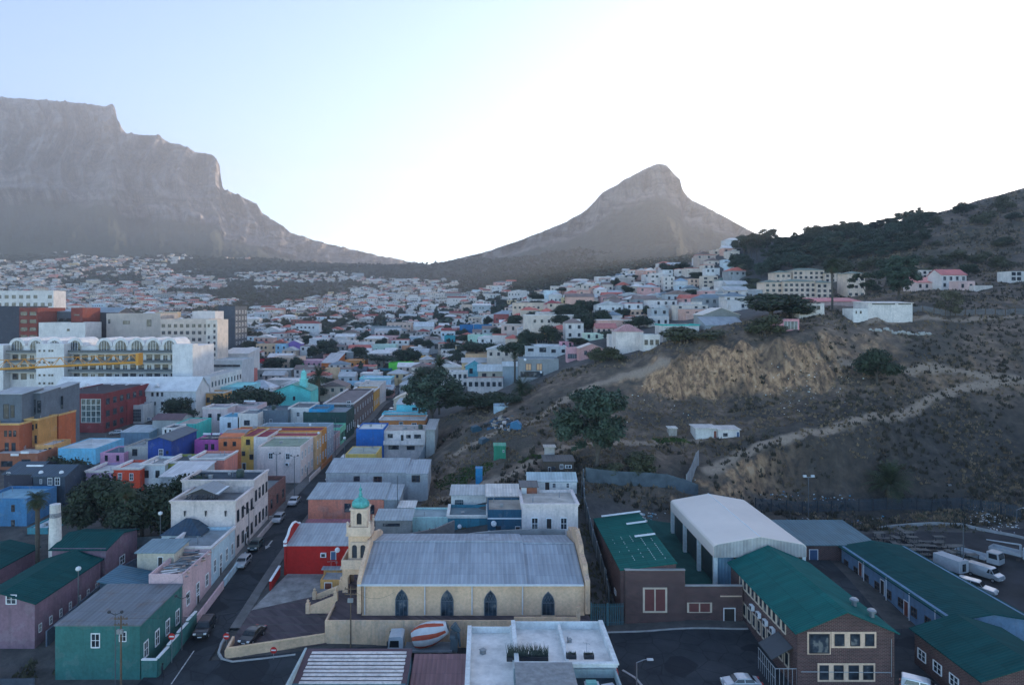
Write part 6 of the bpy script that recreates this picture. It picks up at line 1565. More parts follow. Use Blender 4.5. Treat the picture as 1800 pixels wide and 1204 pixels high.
# ------------------------------------------------------------------ trees
def leaf_cloud(seed, n, lobes, size, flat=1.0, droop=0.0):
    """many small leaf faces through the volume of several lobes; lobes: (x, y, z, rx, ry, rz)"""
    rg = np.random.RandomState(seed)
    vol = np.array([l[3] * l[4] * l[5] for l in lobes]) ** 0.75
    idx = rg.choice(len(lobes), n, p=vol / vol.sum())
    L = np.array(lobes)[idx]
    d = rg.normal(size=(n, 3)); d /= np.linalg.norm(d, axis=1)[:, None]
    r = rg.rand(n) ** 0.42 * (0.86 + 0.3 * rg.rand(n))
    c = L[:, :3] + d * r[:, None] * L[:, 3:]
    nrm = d * 0.9 + rg.normal(size=(n, 3)) * 0.6 + np.array([0, 0, 0.35]); nrm /= np.linalg.norm(nrm, axis=1)[:, None]
    t = np.cross(nrm, rg.normal(size=(n, 3))); t /= np.linalg.norm(t, axis=1)[:, None]
    t[:, 2] -= droop; b = np.cross(nrm, t)
    s = size * (0.55 + 0.9 * rg.rand(n))[:, None]
    v = np.stack([c - t * s, c + b * s * 0.55, c + t * s, c - b * s * 0.55], 1).reshape(-1, 3)
    f = np.arange(n * 4).reshape(n, 4)
    return v, f
def mesh_np(name, v, f, mat):
    me = bpy.data.meshes.new(name)
    v = np.asarray(v, np.float32); f = np.asarray(f, np.int32)
    me.vertices.add(len(v)); me.vertices.foreach_set('co', v.ravel())
    k = f.shape[1]
    me.loops.add(f.size); me.loops.foreach_set('vertex_index', f.ravel())
    me.polygons.add(len(f)); me.polygons.foreach_set('loop_start', np.arange(0, f.size, k, dtype=np.int32)); me.polygons.foreach_set('loop_total', np.full(len(f), k, np.int32))
    me.update(calc_edges=True)
    for m in (mat if isinstance(mat, list) else [mat]): me.materials.append(m)
    return me
def rand_lobes(seed, k, w, z0, z1, spread=0.32, rr=(0.16, 0.26)):
    rg = random.Random(seed); out = []
    for i in range(k):
        a = rg.uniform(0, 6.28); d = spread * w * math.sqrt(rg.random()); z = rg.uniform(z0, z1)
        d *= 1.0 - 0.6 * max(0, (z - (z0 + z1) / 2) / max(z1 - z0, 0.01))
        r = rg.uniform(*rr) * w
        out.append((d * math.cos(a), d * math.sin(a), z, r, r, r * rg.uniform(0.6, 0.9)))
    return out
LF_DARK = leaf_mat((0.030, 0.045, 0.028), 'dark_foliage', sc=0.35)
LF_GUM = leaf_mat((0.042, 0.066, 0.048), 'grey_green_foliage', 0.45, 1.8, 0.45)
LF_OLIVE = leaf_mat((0.065, 0.070, 0.040), 'olive_foliage', sc=0.3)
LF_PALM = leaf_mat((0.040, 0.055, 0.030), 'palm_frond', sc=0.8)
LF_DRY = leaf_mat((0.13, 0.095, 0.055), 'dead_frond', sc=0.8)
def trunk_mesh(seed, h, r, forks, zc):
    rg = random.Random(seed); b = MB()
    p = Vector((0, 0, -0.05)); q = Vector((rg.uniform(-0.02, 0.02), rg.uniform(-0.02, 0.02), h * 0.55))
    b.tube(p, q, r, r * 0.7, 7)
    for k in range(forks):
        a = 6.28 * k / forks + rg.random()
        e = Vector((math.cos(a) * rg.uniform(0.12, 0.25), math.sin(a) * rg.uniform(0.12, 0.25), zc * rg.uniform(0.85, 1.25)))
        s = p.lerp(q, rg.uniform(0.6, 1.0)); m = s.lerp(e, 0.5) + Vector((0, 0, 0.03))
        b.tube(s, m, r * 0.5, r * 0.36, 5).tube(m, e, r * 0.36, r * 0.12, 5)
    return b.mesh('trunk', M_BARK)
TREES = {}
def make_tree(kind, seed):
    """crown and trunk of unit height"""
    if kind == 'round': lob = rand_lobes(seed, 13, 1.0, 0.32, 0.80, 0.34, (0.17, 0.27)); c = leaf_cloud(seed, 6000, lob, 0.034); m = LF_DARK; t = trunk_mesh(seed, 0.5, 0.035, 4, 0.55)
    elif kind == 'gum':
        lob = rand_lobes(seed, 40, 0.80, 0.36, 0.92, 0.47, (0.10, 0.19)) + rand_lobes(seed + 9, 7, 0.5, 0.24, 0.36, 0.6, (0.09, 0.14)); c = leaf_cloud(seed, 14000, lob, 0.02, droop=0.3); m = LF_GUM; t = trunk_mesh(seed, 0.42, 0.028, 7, 0.6)
    elif kind == 'sparse':
        lob = rand_lobes(seed, 12, 0.7, 0.5, 0.95, 0.45, (0.09, 0.17)); c = leaf_cloud(seed, 1300, lob, 0.035); m = LF_DARK; t = trunk_mesh(seed, 0.7, 0.02, 7, 0.75)
    elif kind == 'pine': lob = [(l[0], l[1], l[2], l[3], l[4], l[5] * 0.5) for l in rand_lobes(seed, 10, 1.3, 0.62, 0.85, 0.36, (0.2, 0.3))]; c = leaf_cloud(seed, 3000, lob, 0.04); m = LF_DARK; t = trunk_mesh(seed, 0.8, 0.03, 4, 0.7)
    elif kind == 'cone': lob = [(0, 0, 0.12 + 0.1 * k, 0.25 * (1 - k / 10), 0.25 * (1 - k / 10), 0.1) for k in range(9)]; c = leaf_cloud(seed, 2200, lob, 0.035); m = LF_DARK; t = trunk_mesh(seed, 0.6, 0.025, 0, 0.5)
    elif kind == 'shrub': lob = rand_lobes(seed, 10, 1.0, 0.12, 0.72, 0.36, (0.18, 0.27)); c = leaf_cloud(seed, 2400, lob, 0.045); m = LF_OLIVE; t = trunk_mesh(seed, 0.25, 0.03, 4, 0.35)
    elif kind == 'dryshrub': lob = rand_lobes(seed, 10, 1.0, 0.12, 0.8, 0.36, (0.14, 0.22)); c = leaf_cloud(seed, 1500, lob, 0.04); m = leaf_mat((0.09, 0.085, 0.055), 'dry_scrub', sc=0.5); t = trunk_mesh(seed, 0.25, 0.02, 5, 0.5)
    return mesh_np('crown', c[0], c[1], m), t
def palm_mesh(seed, n, L, droop, leaf=0.16, up=(0.15, 1.35), dead=0):
    """fronds springing from the origin"""
    rg = random.Random(seed); b = MB()
    for k in range(n + dead):
        a = rg.uniform(0, 6.28); isd = k >= n
        el = rg.uniform(*up) if not isd else rg.uniform(-1.45, -0.9)
        l = L * rg.uniform(0.8, 1.05) * (0.75 if isd else 1)
        d = Vector((math.cos(a) * math.cos(el), math.sin(a) * math.cos(el), math.sin(el)))
        side = Vector((-math.sin(a), math.cos(a), 0))
        P = []; p = Vector((0, 0, 0))
        for j in range(8):
            P.append(p.copy()); p += d * (l / 7); d = (d + Vector((0, 0, -droop * (0.35 + 0.12 * j)))).normalized()
        for j in range(7):
            w = leaf * L * math.sin(math.pi * (j + 0.9) / 8.4)
            f = (P[j + 1] - P[j])
            for s in (-1, 1):
                for h in (0.0, 0.5):
                    o = P[j] + f * h
                    b.add([o, o + f * 0.32, o + f * 0.62 + side * s * w + Vector((0, 0, -0.45 * w))], [(0, 1, 2)], 1 if isd else 0)
    return b.mesh('crown', [LF_PALM, LF_DRY])
def palm_trunk(seed, r):
    b = MB(); rg = random.Random(seed)
    for k in range(7): b.tube((0.006 * math.sin(k), 0, k / 7 - 0.02), (0.006 * math.sin(k + 1), 0, (k + 1) / 7), r * (1.12 if k % 2 else 1.0), r, 8)
    return b.mesh('trunk', M_BARK)
PROTO = {}
def tree(label, px, yt, yb, wpx, kind, Y=None, group=None, seed=None, sink=0.0, name=None, cat='tree'):
    if Y is None: Y = hit(px, yb).y
    X = (px - PX) * Y / F
    zb = gz(X, Y) - sink
    H = (PY - yt) * Y / F - zb; W = wpx * Y / F
    seed = random.randint(0, 2) if seed is None else seed
    if (kind, seed) not in PROTO:
        PROTO[(kind, seed)] = make_tree(kind, seed)
        me = PROTO[(kind, seed)][0]
        co = np.empty(len(me.vertices) * 3, np.float32); me.vertices.foreach_get('co', co); co = co.reshape(-1, 3)
        PROTO[(kind, seed, 'w')] = (np.percentile(co[:, 0], 98) - np.percentile(co[:, 0], 2), np.percentile(co[:, 2], 99.5))
    c, t = PROTO[(kind, seed)]; ww, hh = PROTO[(kind, seed, 'w')]
    r = thing(name or ('shrub' if 'shrub' in kind else 'tree'), label, cat if 'shrub' not in kind else 'shrub', (X, Y, zb), random.uniform(0, 6.28), group)
    r.scale = (W / ww, W / ww, H / hh)
    link(bpy.data.objects.new('crown', c), r); link(bpy.data.objects.new('trunk', t), r)
    return r
def palm(label, px, yt, yb, wpx, Y=None, kind='date', seed=1, group=None):
    if Y is None: Y = hit(px, yb).y
    X = (px - PX) * Y / F; zb = gz(X, Y)
    top = (PY - yt) * Y / F; L = wpx * Y / F / 2 * 1.12
    hz_ = max(0.6, top - zb - L * (0.62 if kind != 'fan' else 0.4))
    r = thing('palm_tree', label, 'palm', (X, Y, zb), random.uniform(0, 6), group)
    key = ('palm', kind, seed)
    if key not in PROTO:
        PROTO[key] = (palm_mesh(seed, {'date': 70, 'fan': 48, 'bush': 90}[kind], 1.0, {'date': 0.30, 'fan': 0.42, 'bush': 0.25}[kind], 0.17 if kind != 'fan' else 0.3, {'date': (-0.5, 1.4), 'fan': (-0.6, 1.3), 'bush': (-0.2, 1.4)}[kind], 26 if kind == 'fan' else 8), palm_trunk(seed, 1.0))
    c, t = PROTO[key]
    o = link(bpy.data.objects.new('crown', c), r); o.location = (0, 0, hz_); o.scale = (L, L, L)
    o = link(bpy.data.objects.new('trunk', t), r); o.scale = (0.32 if kind != 'bush' else 0.6, 0.32 if kind != 'bush' else 0.6, hz_)
    return r

tree('tall bushy eucalyptus standing alone in the quarry', 1048, 684, 834, 108, 'gum', 140, seed=1)
tree('rounded dark shrub right of the eucalyptus by the slanting wall', 1130, 796, 842, 50, 'shrub', 138.5, seed=1)
tree('feathery shrub below the eucalyptus', 1068, 814, 846, 38, 'shrub', 138, seed=2)
tree('big spreading tree at the quarry edge above the white balcony house', 760, 652, 752, 88, 'gum', 202, seed=2)
tree('dense rounded tree on the dark bank at the right', 1542, 614, 676, 60, 'round', 174, seed=0)
tree('broad dark tree beside the modern grey block under the hill', 1357, 517, 578, 96, 'round', 206, seed=1)
tree('smaller dark tree right of the broad one on the rim', 1395, 534, 572, 50, 'round', 204, seed=2)
tree('sparse pale tree beside the long white hall', 1580, 452, 530, 56, 'gum', 236, seed=3)
tree('thin dark tree between the cream flats', 1521, 480, 532, 40, 'sparse', 228, seed=1)
tree('bare twiggy bush on the grass bank right of the white hall', 1670, 512, 552, 34, 'dryshrub', 207, seed=1)
for i, (px, yt, yb, w, Y) in enumerate(((185, 842, 945, 100, 122), (250, 862, 948, 80, 120), (305, 852, 938, 80, 122), (140, 858, 940, 60, 123), (338, 836, 930, 60, 127), (120, 802, 848, 62, 150))):
    tree(('largest dark tree of the clump behind the white chimney', 'dark tree with a low crown in the middle of the chimney clump', 'dark tree nearest the white two storey house', 'dark tree directly behind the white chimney', 'dark tree on the right rim of the clump beside the pergola house', 'dark tree above the charcoal house')[i], px, yt, yb, w, 'round', Y, seed=i % 3)
for i, (px, yt, yb, w, Y) in enumerate(((437, 683, 722, 70, 240), (400, 694, 726, 48, 238), (318, 700, 728, 56, 238), (475, 690, 716, 40, 240))):
    tree(('broad dark tree left of the turquoise mosque', 'dark tree below the ochre house', 'dark tree at the corner of the hotel annex', 'dark hedge tree against the mosque wall')[i], px, yt, yb, w, 'round', Y, seed=(i + 1) % 3)
for i, (px, yt, yb, w, k) in enumerate(((578, 598, 630, 38, 'round'), (632, 610, 634, 22, 'round'), (664, 624, 648, 50, 'pine'), (634, 636, 668, 16, 'cone'), (795, 602, 626, 34, 'round'), (838, 602, 636, 46, 'pine'), (872, 603, 640, 50, 'pine'), (912, 602, 648, 48, 'pine'), (797, 588, 612, 26, 'round'), (878, 576, 598, 26, 'round'), (1090, 582, 600, 60, 'round'), (948, 545, 562, 34, 'round'), (985, 545, 562, 44, 'round'), (960, 560, 580, 34, 'round'), (525, 578, 596, 24, 'round'), (420, 575, 604, 70, 'round'), (1013, 594, 606, 26, 'round'), (1045, 612, 636, 30, 'shrub'), (1080, 610, 634, 44, 'shrub'), (1200, 575, 600, 60, 'shrub'), (1240, 580, 600, 50, 'shrub'), (855, 690, 720, 60, 'round'), (820, 690, 722, 56, 'round'), (890, 690, 716, 44, 'round'), (1345, 555, 590, 60, 'shrub'))):
    lab = ('round dark tree in front of the white terrace', 'small dark tree behind the orange low house', 'flat topped dark tree left of the lime green house', 'dark conifer behind the light blue corner house', 'dark tree above the grey house with the balcony', 'leftmost of three umbrella pines above the apricot house', 'middle of three umbrella pines above the apricot house', 'rightmost of three umbrella pines above the apricot house', 'dark tree left of the saturated blue house', 'dark tree between the blue house and the taupe one', 'long dark hedge left of the tall white house', 'dark tree below the beige hipped house', 'dark trees along the lower lawn edge', 'dark bush at the left corner of the dry lawn', 'bushy tree in front of the long white terrace', 'wide dark tree mass beside the slate tower', 'dark small tree beside the pale green house', 'grey green bush above the quarry lip left', 'grey green bush above the quarry lip below the tall white house', 'thicket on the quarry lip below the turquoise edged house', 'thicket in front of the low grey sheet roof', 'dark undergrowth below the red veranda bungalow', 'dark undergrowth beside the big spreading tree', 'dark bush below the slate grey house', 'thicket left of the pink open shed')[i]
    tree(lab, px, yt, yb, w, k, seed=i % 3)
palm('tall date palm beside the turquoise mosque', 561, 647, 716, 42, 238, seed=1)
palm('feather palm rising behind the big spreading tree', 772, 628, 690, 46, 215, seed=2)
palm('shorter feather palm left of the big spreading tree', 737, 648, 700, 44, 212, seed=3)
palm('date palm below the slate grey house at the quarry head', 917, 668, 722, 48, 196, seed=1)
palm('shaggy fan palm left of the white chimney', 66, 868, 972, 44, 109, 'fan', 2)
palm('shaggy fan palm in front of the dark tree clump', 222, 852, 945, 40, 117, 'fan', 3)
palm('wide low date palm at the foot of the dark quarry face', 1565, 822, 886, 84, 142, 'bush', 4)
palm('tall palm silhouetted against the cream flats', 1463, 458, 548, 36, 212, 'fan', 2)
palm('small palm by the white house with dark windows', 972, 588, 610, 18, 285, seed=2)
palm('young palm among the pines above the slate grey house', 905, 618, 655, 20, 226, seed=3)
rg = random.Random(11)
for k in range(90):                         # the wood along the hill's skyline
    px = 1296 + k * 3.8 + rg.uniform(-4, 4); Y = 455 + rg.uniform(-70, 18)
    base = on(px, Y); yb = PY - base.z * F / Y
    sk = np.interp(px, [1300, 1400, 1450, 1520, 1600, 1640], [412, 406, 400, 388, 372, 372])
    hp_ = rg.uniform(16, 30) if Y < 440 else yb - min(sk + rg.uniform(-6, 10), yb - 8)
    tree('gum tree in the wood along the skyline of the right hill', px, yb - hp_, yb, rg.uniform(18, 34), rg.choice(['sparse', 'gum', 'gum', 'round']), Y, 'gum trees along the hill skyline', seed=rg.randint(0, 2), sink=0.4)
tree('lone bent tree breaking the right hill skyline', 1612, 366, 392, 22, 'sparse', 455, seed=2)
for k in range(80):
    px = rg.uniform(1240, 1810); Y = rg.uniform(300, 440)
    base = on(px, Y); yb = PY - base.z * F / Y
    if yb > 520: continue
    w = rg.uniform(12, 34)
    tree('dark bush on the dry slope of the right hill', px, yb - w * rg.uniform(0.5, 0.8), yb, w, rg.choice(['round', 'shrub', 'shrub']), Y, 'bushes on the right hill', seed=rg.randint(0, 2), sink=0.4, name='bush', cat='bush')

# ------------------------------------------------------------------ the far town: houses and trees between
def free(x0, x1, y0, y1, m=0.6):
    for a in FOOT:
        if x0 < a[1] + m and x1 > a[0] - m and y0 < a[3] + m and y1 > a[2] - m: return False
    return True
rg = random.Random(21)
PAL = [(206, 206, 210)] * 6 + [(178, 178, 182)] * 3 + [(150, 146, 146)] * 2 + [(126, 134, 142)] * 2 + [(196, 190, 186)] * 4 + [(214, 200, 186)] * 3 + [(190, 196, 204)] * 3 + [(206, 170, 160), (170, 190, 206), (214, 190, 150), (160, 150, 146), (190, 150, 150), (150, 160, 170)]
RPAL = [(190, 192, 198)] * 4 + [(150, 156, 164)] * 4 + [(160, 90, 84)] * 3 + [(110, 100, 100)] * 2 + [(120, 60, 60), (100, 116, 130)]
cand = []
CELL = {}
def cells(x0, x1, y0, y1):
    return [(i, j) for i in range(int(x0 // 24), int(x1 // 24) + 1) for j in range(int(y0 // 24), int(y1 // 24) + 1)]
def book(f):
    for c in cells(*f): CELL.setdefault(c, []).append(f)
for f in FOOT: book(f)
def free(x0, x1, y0, y1, m=0.6):
    for c in cells(x0 - m, x1 + m, y0 - m, y1 + m):
        for a in CELL.get(c, ()):
            if x0 < a[1] + m and x1 > a[0] - m and y0 < a[3] + m and y1 > a[2] - m: return False
    return True
rc = np.random.RandomState(4)
NT = 42000
TY = np.exp(np.r_[rc.uniform(math.log(290), math.log(2150), NT - 16000), rc.uniform(math.log(850), math.log(2350), 16000)]); TP = rc.uniform(-70, 1300, NT); TXx = (TP - PX) * TY / F
order = rc.permutation(NT); TY, TP, TXx = TY[order], TP[order], TXx[order]
wood_ = fbm(TXx / 170.0, TY / 260.0, 3)
okc = ~((TP > 800) & (TY > 1150)) & ~((TP > 900) & ((TY > 760) | (TY < 240))) & ~((TP > 1200) & (TY > 520)) & ~((TP > 990) & (TP < 1060) & (TY > 300) & (TY < 380)) & ~((TP < 330) & (TY < 480))
okc &= ~((TY > 600) & (wood_ < -0.26 + 0.18 * smooth(1200, 2300, TY)))
okc &= ~((TP > 450) & (TY > 1650 + (800 - TP) * 1.6))
for X, Y, px in zip(TXx[okc], TY[okc], TP[okc]):
    if len(cand) >= 2700: break
    X, Y = float(X), float(Y)
    big = rg.random() < 0.10
    w = rg.uniform(7, 14) * (1.8 if big else 1) * (1 + 0.25 * smooth(600, 1800, Y)); D = rg.uniform(7, 11); hh = rg.uniform(3.2, 7.2) * (1.6 if big else 1); w = float(w)
    f = (X - w / 2, X + w / 2, Y, Y + D)
    if not free(*f, 0.3 if Y < 600 else 1.2): continue
    book(f); FOOT.append(f)
    cand.append((X, Y, w, D, hh, rg.choice(PAL), rg.choice(RPAL), rg.choice(['flat', 'flat', 'flat', 'gx', 'hip', 'gy']), big))
cand.sort(key=lambda c: c[1])
def simple_house(b, r, w, D, h, roof, low=3.0, o=0.35):
    b.box(-w / 2, w / 2, 0, D, -low, h)
    k = (w * 7.3 + D * 3.1) % 1.0
    if k > 0.45: b.box(-w / 2 + w * 0.1 * k, -w / 2 + w * (0.35 + 0.3 * k), -2.2 * k, -0.01, -low, h * 0.55)
    if k < 0.35: b.box(w * 0.1, w * 0.38, D * 0.3, D * 0.7, h, h + 1.6)
    if roof == 'flat':
        r.box(-w / 2 - 0.1, w / 2 + 0.1, -0.1, D + 0.1, h, h + 0.3)
    elif roof == 'hip':
        q = min(w, D) / 2; e = 1.9
        a0, a1 = (-w / 2 + q, w / 2 - q) if w > D else (-0.01, 0.01); c0, c1 = (D / 2 - 0.01, D / 2 + 0.01) if w > D else (q, D - q)
        P = [(-w / 2 - o, -o, h), (w / 2 + o, -o, h), (w / 2 + o, D + o, h), (-w / 2 - o, D + o, h), (a0, c0, h + e), (a1, c0, h + e), (a1, c1, h + e), (a0, c1, h + e)]
        r.add(P, [(0, 1, 5, 4), (1, 2, 6, 5), (2, 3, 7, 6), (3, 0, 4, 7), (4, 5, 6, 7), (3, 2, 1, 0)])
    elif roof == 'gx':
        r.prism([(-o, h), (D + o, h), (D / 2, h + 2.0)], -w / 2 - o, w / 2 + o, 0, 'x')
    else:
        r.prism([(-w / 2 - o, h), (w / 2 + o, h), (0, h + 2.2)], -o, D + o)
NIND = 125
zs = ground([c[0] for c in cand], [c[1] for c in cand])
for i, (X, Y, w, D, hh, col, rcol, roof, big) in enumerate(cand[:NIND]):
    z = zs[i]
    cn = {(206, 206, 210): 'white', (196, 190, 186): 'off white', (214, 200, 186): 'cream', (190, 196, 204): 'pale grey', (206, 170, 160): 'salmon', (170, 190, 206): 'pale blue', (214, 190, 150): 'sand', (160, 150, 146): 'taupe', (190, 150, 150): 'dusty pink', (150, 160, 170): 'slate', (178, 178, 182): 'dull white', (150, 146, 146): 'grey brown', (126, 134, 142): 'dark grey'}[col]
    rn = {'flat': 'flat roofed', 'gx': 'ridge roofed', 'hip': 'hip roofed', 'gy': 'gable fronted'}[roof]
    r = thing('house', '%s %s house packed among others across the valley' % (cn, rn), 'house', (X, Y + D / 2, z), 0, '%s %s houses across the valley' % (cn, rn))
    b = MB(); rr = MB(); simple_house(b, rr, w, D, hh, roof)
    o = b.build('wall', plaster(A(col), dirt=0.4), r); o.location = (0, -D / 2, 0)
    o = rr.build('roof', blotch(A(rcol), 'far_roof', 0.4, 0.75, 1.15), r); o.location = (0, -D / 2, 0)
    nr = 2 if hh > 5 else 1; nc = max(2, int(w / 3.2))
    if Y < 720:
        for a in range(nr):
            for c in range(nc):
                if rg.random() < 0.2: continue
                o = bpy.data.objects.new('window', WINS['d']); link(o, r); o.location = (-w / 2 + (c + 0.5) * w / nc, -D / 2 - 0.01, hh * (a + 0.3) / nr); o.scale = (1.2, 1, 1.5)
walls = {}; far_r = {}
for i, (X, Y, w, D, hh, col, rcol, roof, big) in enumerate(cand[NIND:], NIND):
    b = MB(); rr = MB(); simple_house(b, rr, w, D, hh, roof, 6.0)
    sh_ = Vector((X, Y, zs[i]))
    for src, key, dst in ((b, col, walls), (rr, rcol, far_r)):
        dst.setdefault(key, MB()).add([Vector(v) + sh_ for v in src.v], src.f)
    if Y < 1500:
        nc = max(2, int(w / 3)); wb = walls.setdefault('win', MB())
        for a in range(2 if hh > 5 else 1):
            for c in range(nc):
                if rg.random() < 0.3: continue
                x = X - w / 2 + (c + 0.5) * w / nc; z = zs[i] + hh * (a + 0.3) / (2 if hh > 5 else 1)
                wb.box(x - 0.7, x + 0.7, Y - 0.06, Y - 0.02, z, z + 1.5)
allm = MB(); mats = []
for dst in (walls, far_r):
    for key, b in dst.items():
        mats.append(M_GLASS if key == 'win' else (plaster(A(key), dirt=0.4) if dst is walls else blotch(A(key), 'far_roof', 0.4, 0.75, 1.15)))
        allm.add(b.v, b.f, len(mats) - 1)
tag(allm.build('distant_houses', mats), 'hundreds of tiny pale houses climbing the far slopes', 'houses', kind='stuff')
# trees between the houses: the near ones singly, the far wood as one mass
nt_ = 0
tries = 0
while nt_ < 190 and tries < 6000:
    tries += 1
    Y = math.exp(rg.uniform(math.log(290), math.log(800))); px = rg.uniform(330, 1230)
    if px > 900 and Y > 560: continue
    X = (px - PX) * Y / F
    w = rg.uniform(5, 11)
    if not free(X - w * 0.3, X + w * 0.3, Y - w * 0.3, Y + w * 0.3, 0.0): continue
    if wild(np.array([X]), np.array([Y]))[0] > 0.3: continue
    z = gz(X, Y); h = rg.uniform(5, 10)
    nt_ += 1
    tree('dark leafy tree standing among the packed houses across the valley', px, PY - (z + h) * F / Y, PY - z * F / Y, w * F / Y, rg.choice(['round', 'round', 'round', 'pine', 'cone' if w < 6 else 'round']), Y, 'trees among the houses', seed=rg.randint(0, 2))
rn_ = np.random.RandomState(5)
N = 30000
Yf = np.exp(rn_.uniform(np.log(520), np.log(2700), N)); uf = rn_.uniform(-0.78, 0.42, N); Xf = uf * Yf
dens_ = 0.34 + 0.35 * smooth(700, 1500, Yf) + 0.5 * smooth(-0.2, 0.3, fbm(Xf / 120, Yf / 180, 3)) + 0.5 * smooth(1500, 1900, Yf)
keep = rn_.rand(N) < dens_
fa = np.array(FOOT)
for k in np.nonzero(keep)[0]:
    if not free(Xf[k] - 1, Xf[k] + 1, Yf[k], Yf[k] + 7, 0.0): keep[k] = False
keep &= ~((uf > 0.05) & (Yf < 640)); keep &= ~((uf > 0.3) & (Yf < 900))
Xf, Yf = Xf[keep], Yf[keep]; Zf = ground(Xf, Yf); nf = len(Xf)
s = (2.4 + 3.4 * rn_.rand(nf)) * (1 + 0.25 * smooth(900, 2200, Yf))
q = 9                                       # leaf faces per far crown
d = rn_.normal(size=(nf, q, 3)); d /= np.linalg.norm(d, axis=2)[..., None]; d[..., 2] = np.abs(d[..., 2])
c = np.stack([Xf, Yf, Zf + s * 0.35], -1)[:, None, :] + d * s[:, None, None] * np.array([0.75, 0.75, 0.8]) * rn_.uniform(0.4, 1, (nf, q, 1))
nn = d + 0.5 * rn_.normal(size=d.shape); nn /= np.linalg.norm(nn, axis=2)[..., None]
t = np.cross(nn, rn_.normal(size=d.shape)); t /= np.linalg.norm(t, axis=2)[..., None]; bb = np.cross(nn, t)
ss = (s * 0.55)[:, None, None] * rn_.uniform(0.7, 1.3, (nf, q, 1))
v = np.stack([c - t * ss, c + bb * ss * 0.8, c + t * ss, c - bb * ss * 0.8], 2).reshape(-1, 3)
me = mesh_np('wood', v, np.arange(len(v)).reshape(-1, 4), leaf_mat((0.034, 0.046, 0.030), 'far_foliage', sc=0.02))
tag(link(bpy.data.objects.new('wood', me)), 'dark green woods and garden trees covering the far slopes', 'wood', kind='stuff')

# ------------------------------------------------------------------ quarry: huts, fences, litter, scrub
house('green corrugated storage hut on the quarry bank', 868, 889, 784, 808, 150, 2.6, A((20, 112, 92)), 'mb', (40, 130, 110), rise=0.15, wall=sheet_roof(A((20, 112, 92)), 'y', 0.4, 0.05), name='hut', cat='hut', wins=[(885, 793, 3, 4, 's')], over=0.1)
house('small blue toilet cabin on the grass at the quarry foot', 836, 848, 824, 838, 141.5, 1.5, A((24, 110, 160)), 'mb', (30, 110, 160), rise=0.1, name='cabin', cat='cabin', over=0.05)
house('dark patched shack with a littered roof below the eucalyptus', 957, 1009, 811, 832, 139.5, 4.5, A((70, 64, 60)), 'mb', (52, 58, 64), rise=0.25, name='shack', cat='shack', wins=[(972, 822, 10, 6, 'b'), (987, 820, 6, 8, 's'), (999, 820, 12, 6, 's')], doors=[(966, 826, 5, 11)])
house('white cupboard sized hut behind the patched shack', 958, 975, 786, 806, 146, 1.8, A((150, 152, 156)), 'mb', (150, 150, 150), rise=0.1, name='hut', cat='hut')
house('long white patched shack under the ochre cliff', 1223, 1260, 753, 770, 158, 4, A((170, 178, 184)), 'mb', (190, 192, 196), rise=0.2, name='shack', cat='shack', doors=[(1257, 763, 6, 13, 'r')])
house('right half of the white shack with a green end under the ochre cliff', 1262, 1300, 755, 770, 157.5, 4, A((176, 180, 186)), 'mb', (196, 196, 200), rise=0.2, name='shack', cat='shack', wins=[(1275, 764, 8, 6, 'd')], doors=[(1297, 764, 5, 11, 'b')])
house('grey narrow outhouse left of the white shacks', 1176, 1190, 753, 771, 159, 1.8, A((130, 132, 134)), 'mb', (176, 178, 180), rise=0.15, name='outhouse', cat='hut', over=0.2)
house('pale blue flat roofed hut at the head of the quarry path', 868, 905, 714, 728, 186, 6, A((140, 166, 186)), 'flat', (150, 176, 196), par=0.1, name='hut', cat='hut')
M_BLUET = plain(A((30, 90, 130)), 0.6, name='blue_tarpaulin')
def tent(label, px, py, Y, w, h, d, m, rz=0.0):
    p = hit(px, py); b = MB()
    b.prism([(-w / 2, -0.3), (w / 2, -0.3), (w / 2 * 0.9, h * 0.5), (0.1 * w, h), (-w / 2 * 0.85, h * 0.7)], -d / 2, d / 2)
    o = b.build('tarpaulin_shelter', m); o.location = p; o.rotation_euler = (0, 0, rz)
    tag(o, label, 'shelter')
tent('dark blue tarpaulin shelter left of the junk heap', 837, 757, 168, 2.6, 1.3, 2.0, plain(A((24, 60, 80)), 0.6, name='dark_tarpaulin'), 0.3)
tent('sloping grey board lean-to below the junk heap', 851, 778, 162, 2.4, 1.1, 1.6, plain(A((50, 72, 88)), 0.6, name='dark_board'), 0.6)
tent('blue tarpaulin bundle right of the junk heap', 907, 753, 166, 2.8, 1.9, 2.2, M_BLUET, -0.2)
rg = random.Random(31)
def heap(name, label, spots, n, s, cols, cat, spread):
    """odd bits nobody could count"""
    b = MB(); mats = [plain(A(c), 0.7, name='scrap') for c in cols]
    for k in range(n):
        px, py = rg.choice(spots); px += rg.gauss(0, spread[0]); py += rg.gauss(0, spread[1])
        p = hit(px, py); q = s * rg.uniform(0.4, 1.4)
        a = rg.uniform(0, 3.1); ca, sa = math.cos(a), math.sin(a)
        hx, hy, hz2 = q * rg.uniform(0.4, 1), q * rg.uniform(0.3, 0.8), q * rg.uniform(0.15, 0.7)
        t = rg.uniform(-0.3, 0.3)
        vs = []
        for z in (-0.1, hz2):
            for x, y in ((-hx, -hy), (hx, -hy), (hx, hy), (-hx, hy)):
                vs.append((p.x + x * ca - y * sa, p.y + x * sa + y * ca, p.z + z + t * x))
        b.add(vs, [(0, 1, 5, 4), (1, 2, 6, 5), (2, 3, 7, 6), (3, 0, 4, 7), (4, 5, 6, 7)], rg.randrange(len(mats)))
    return tag(b.build(name, mats), label, cat, kind='stuff')
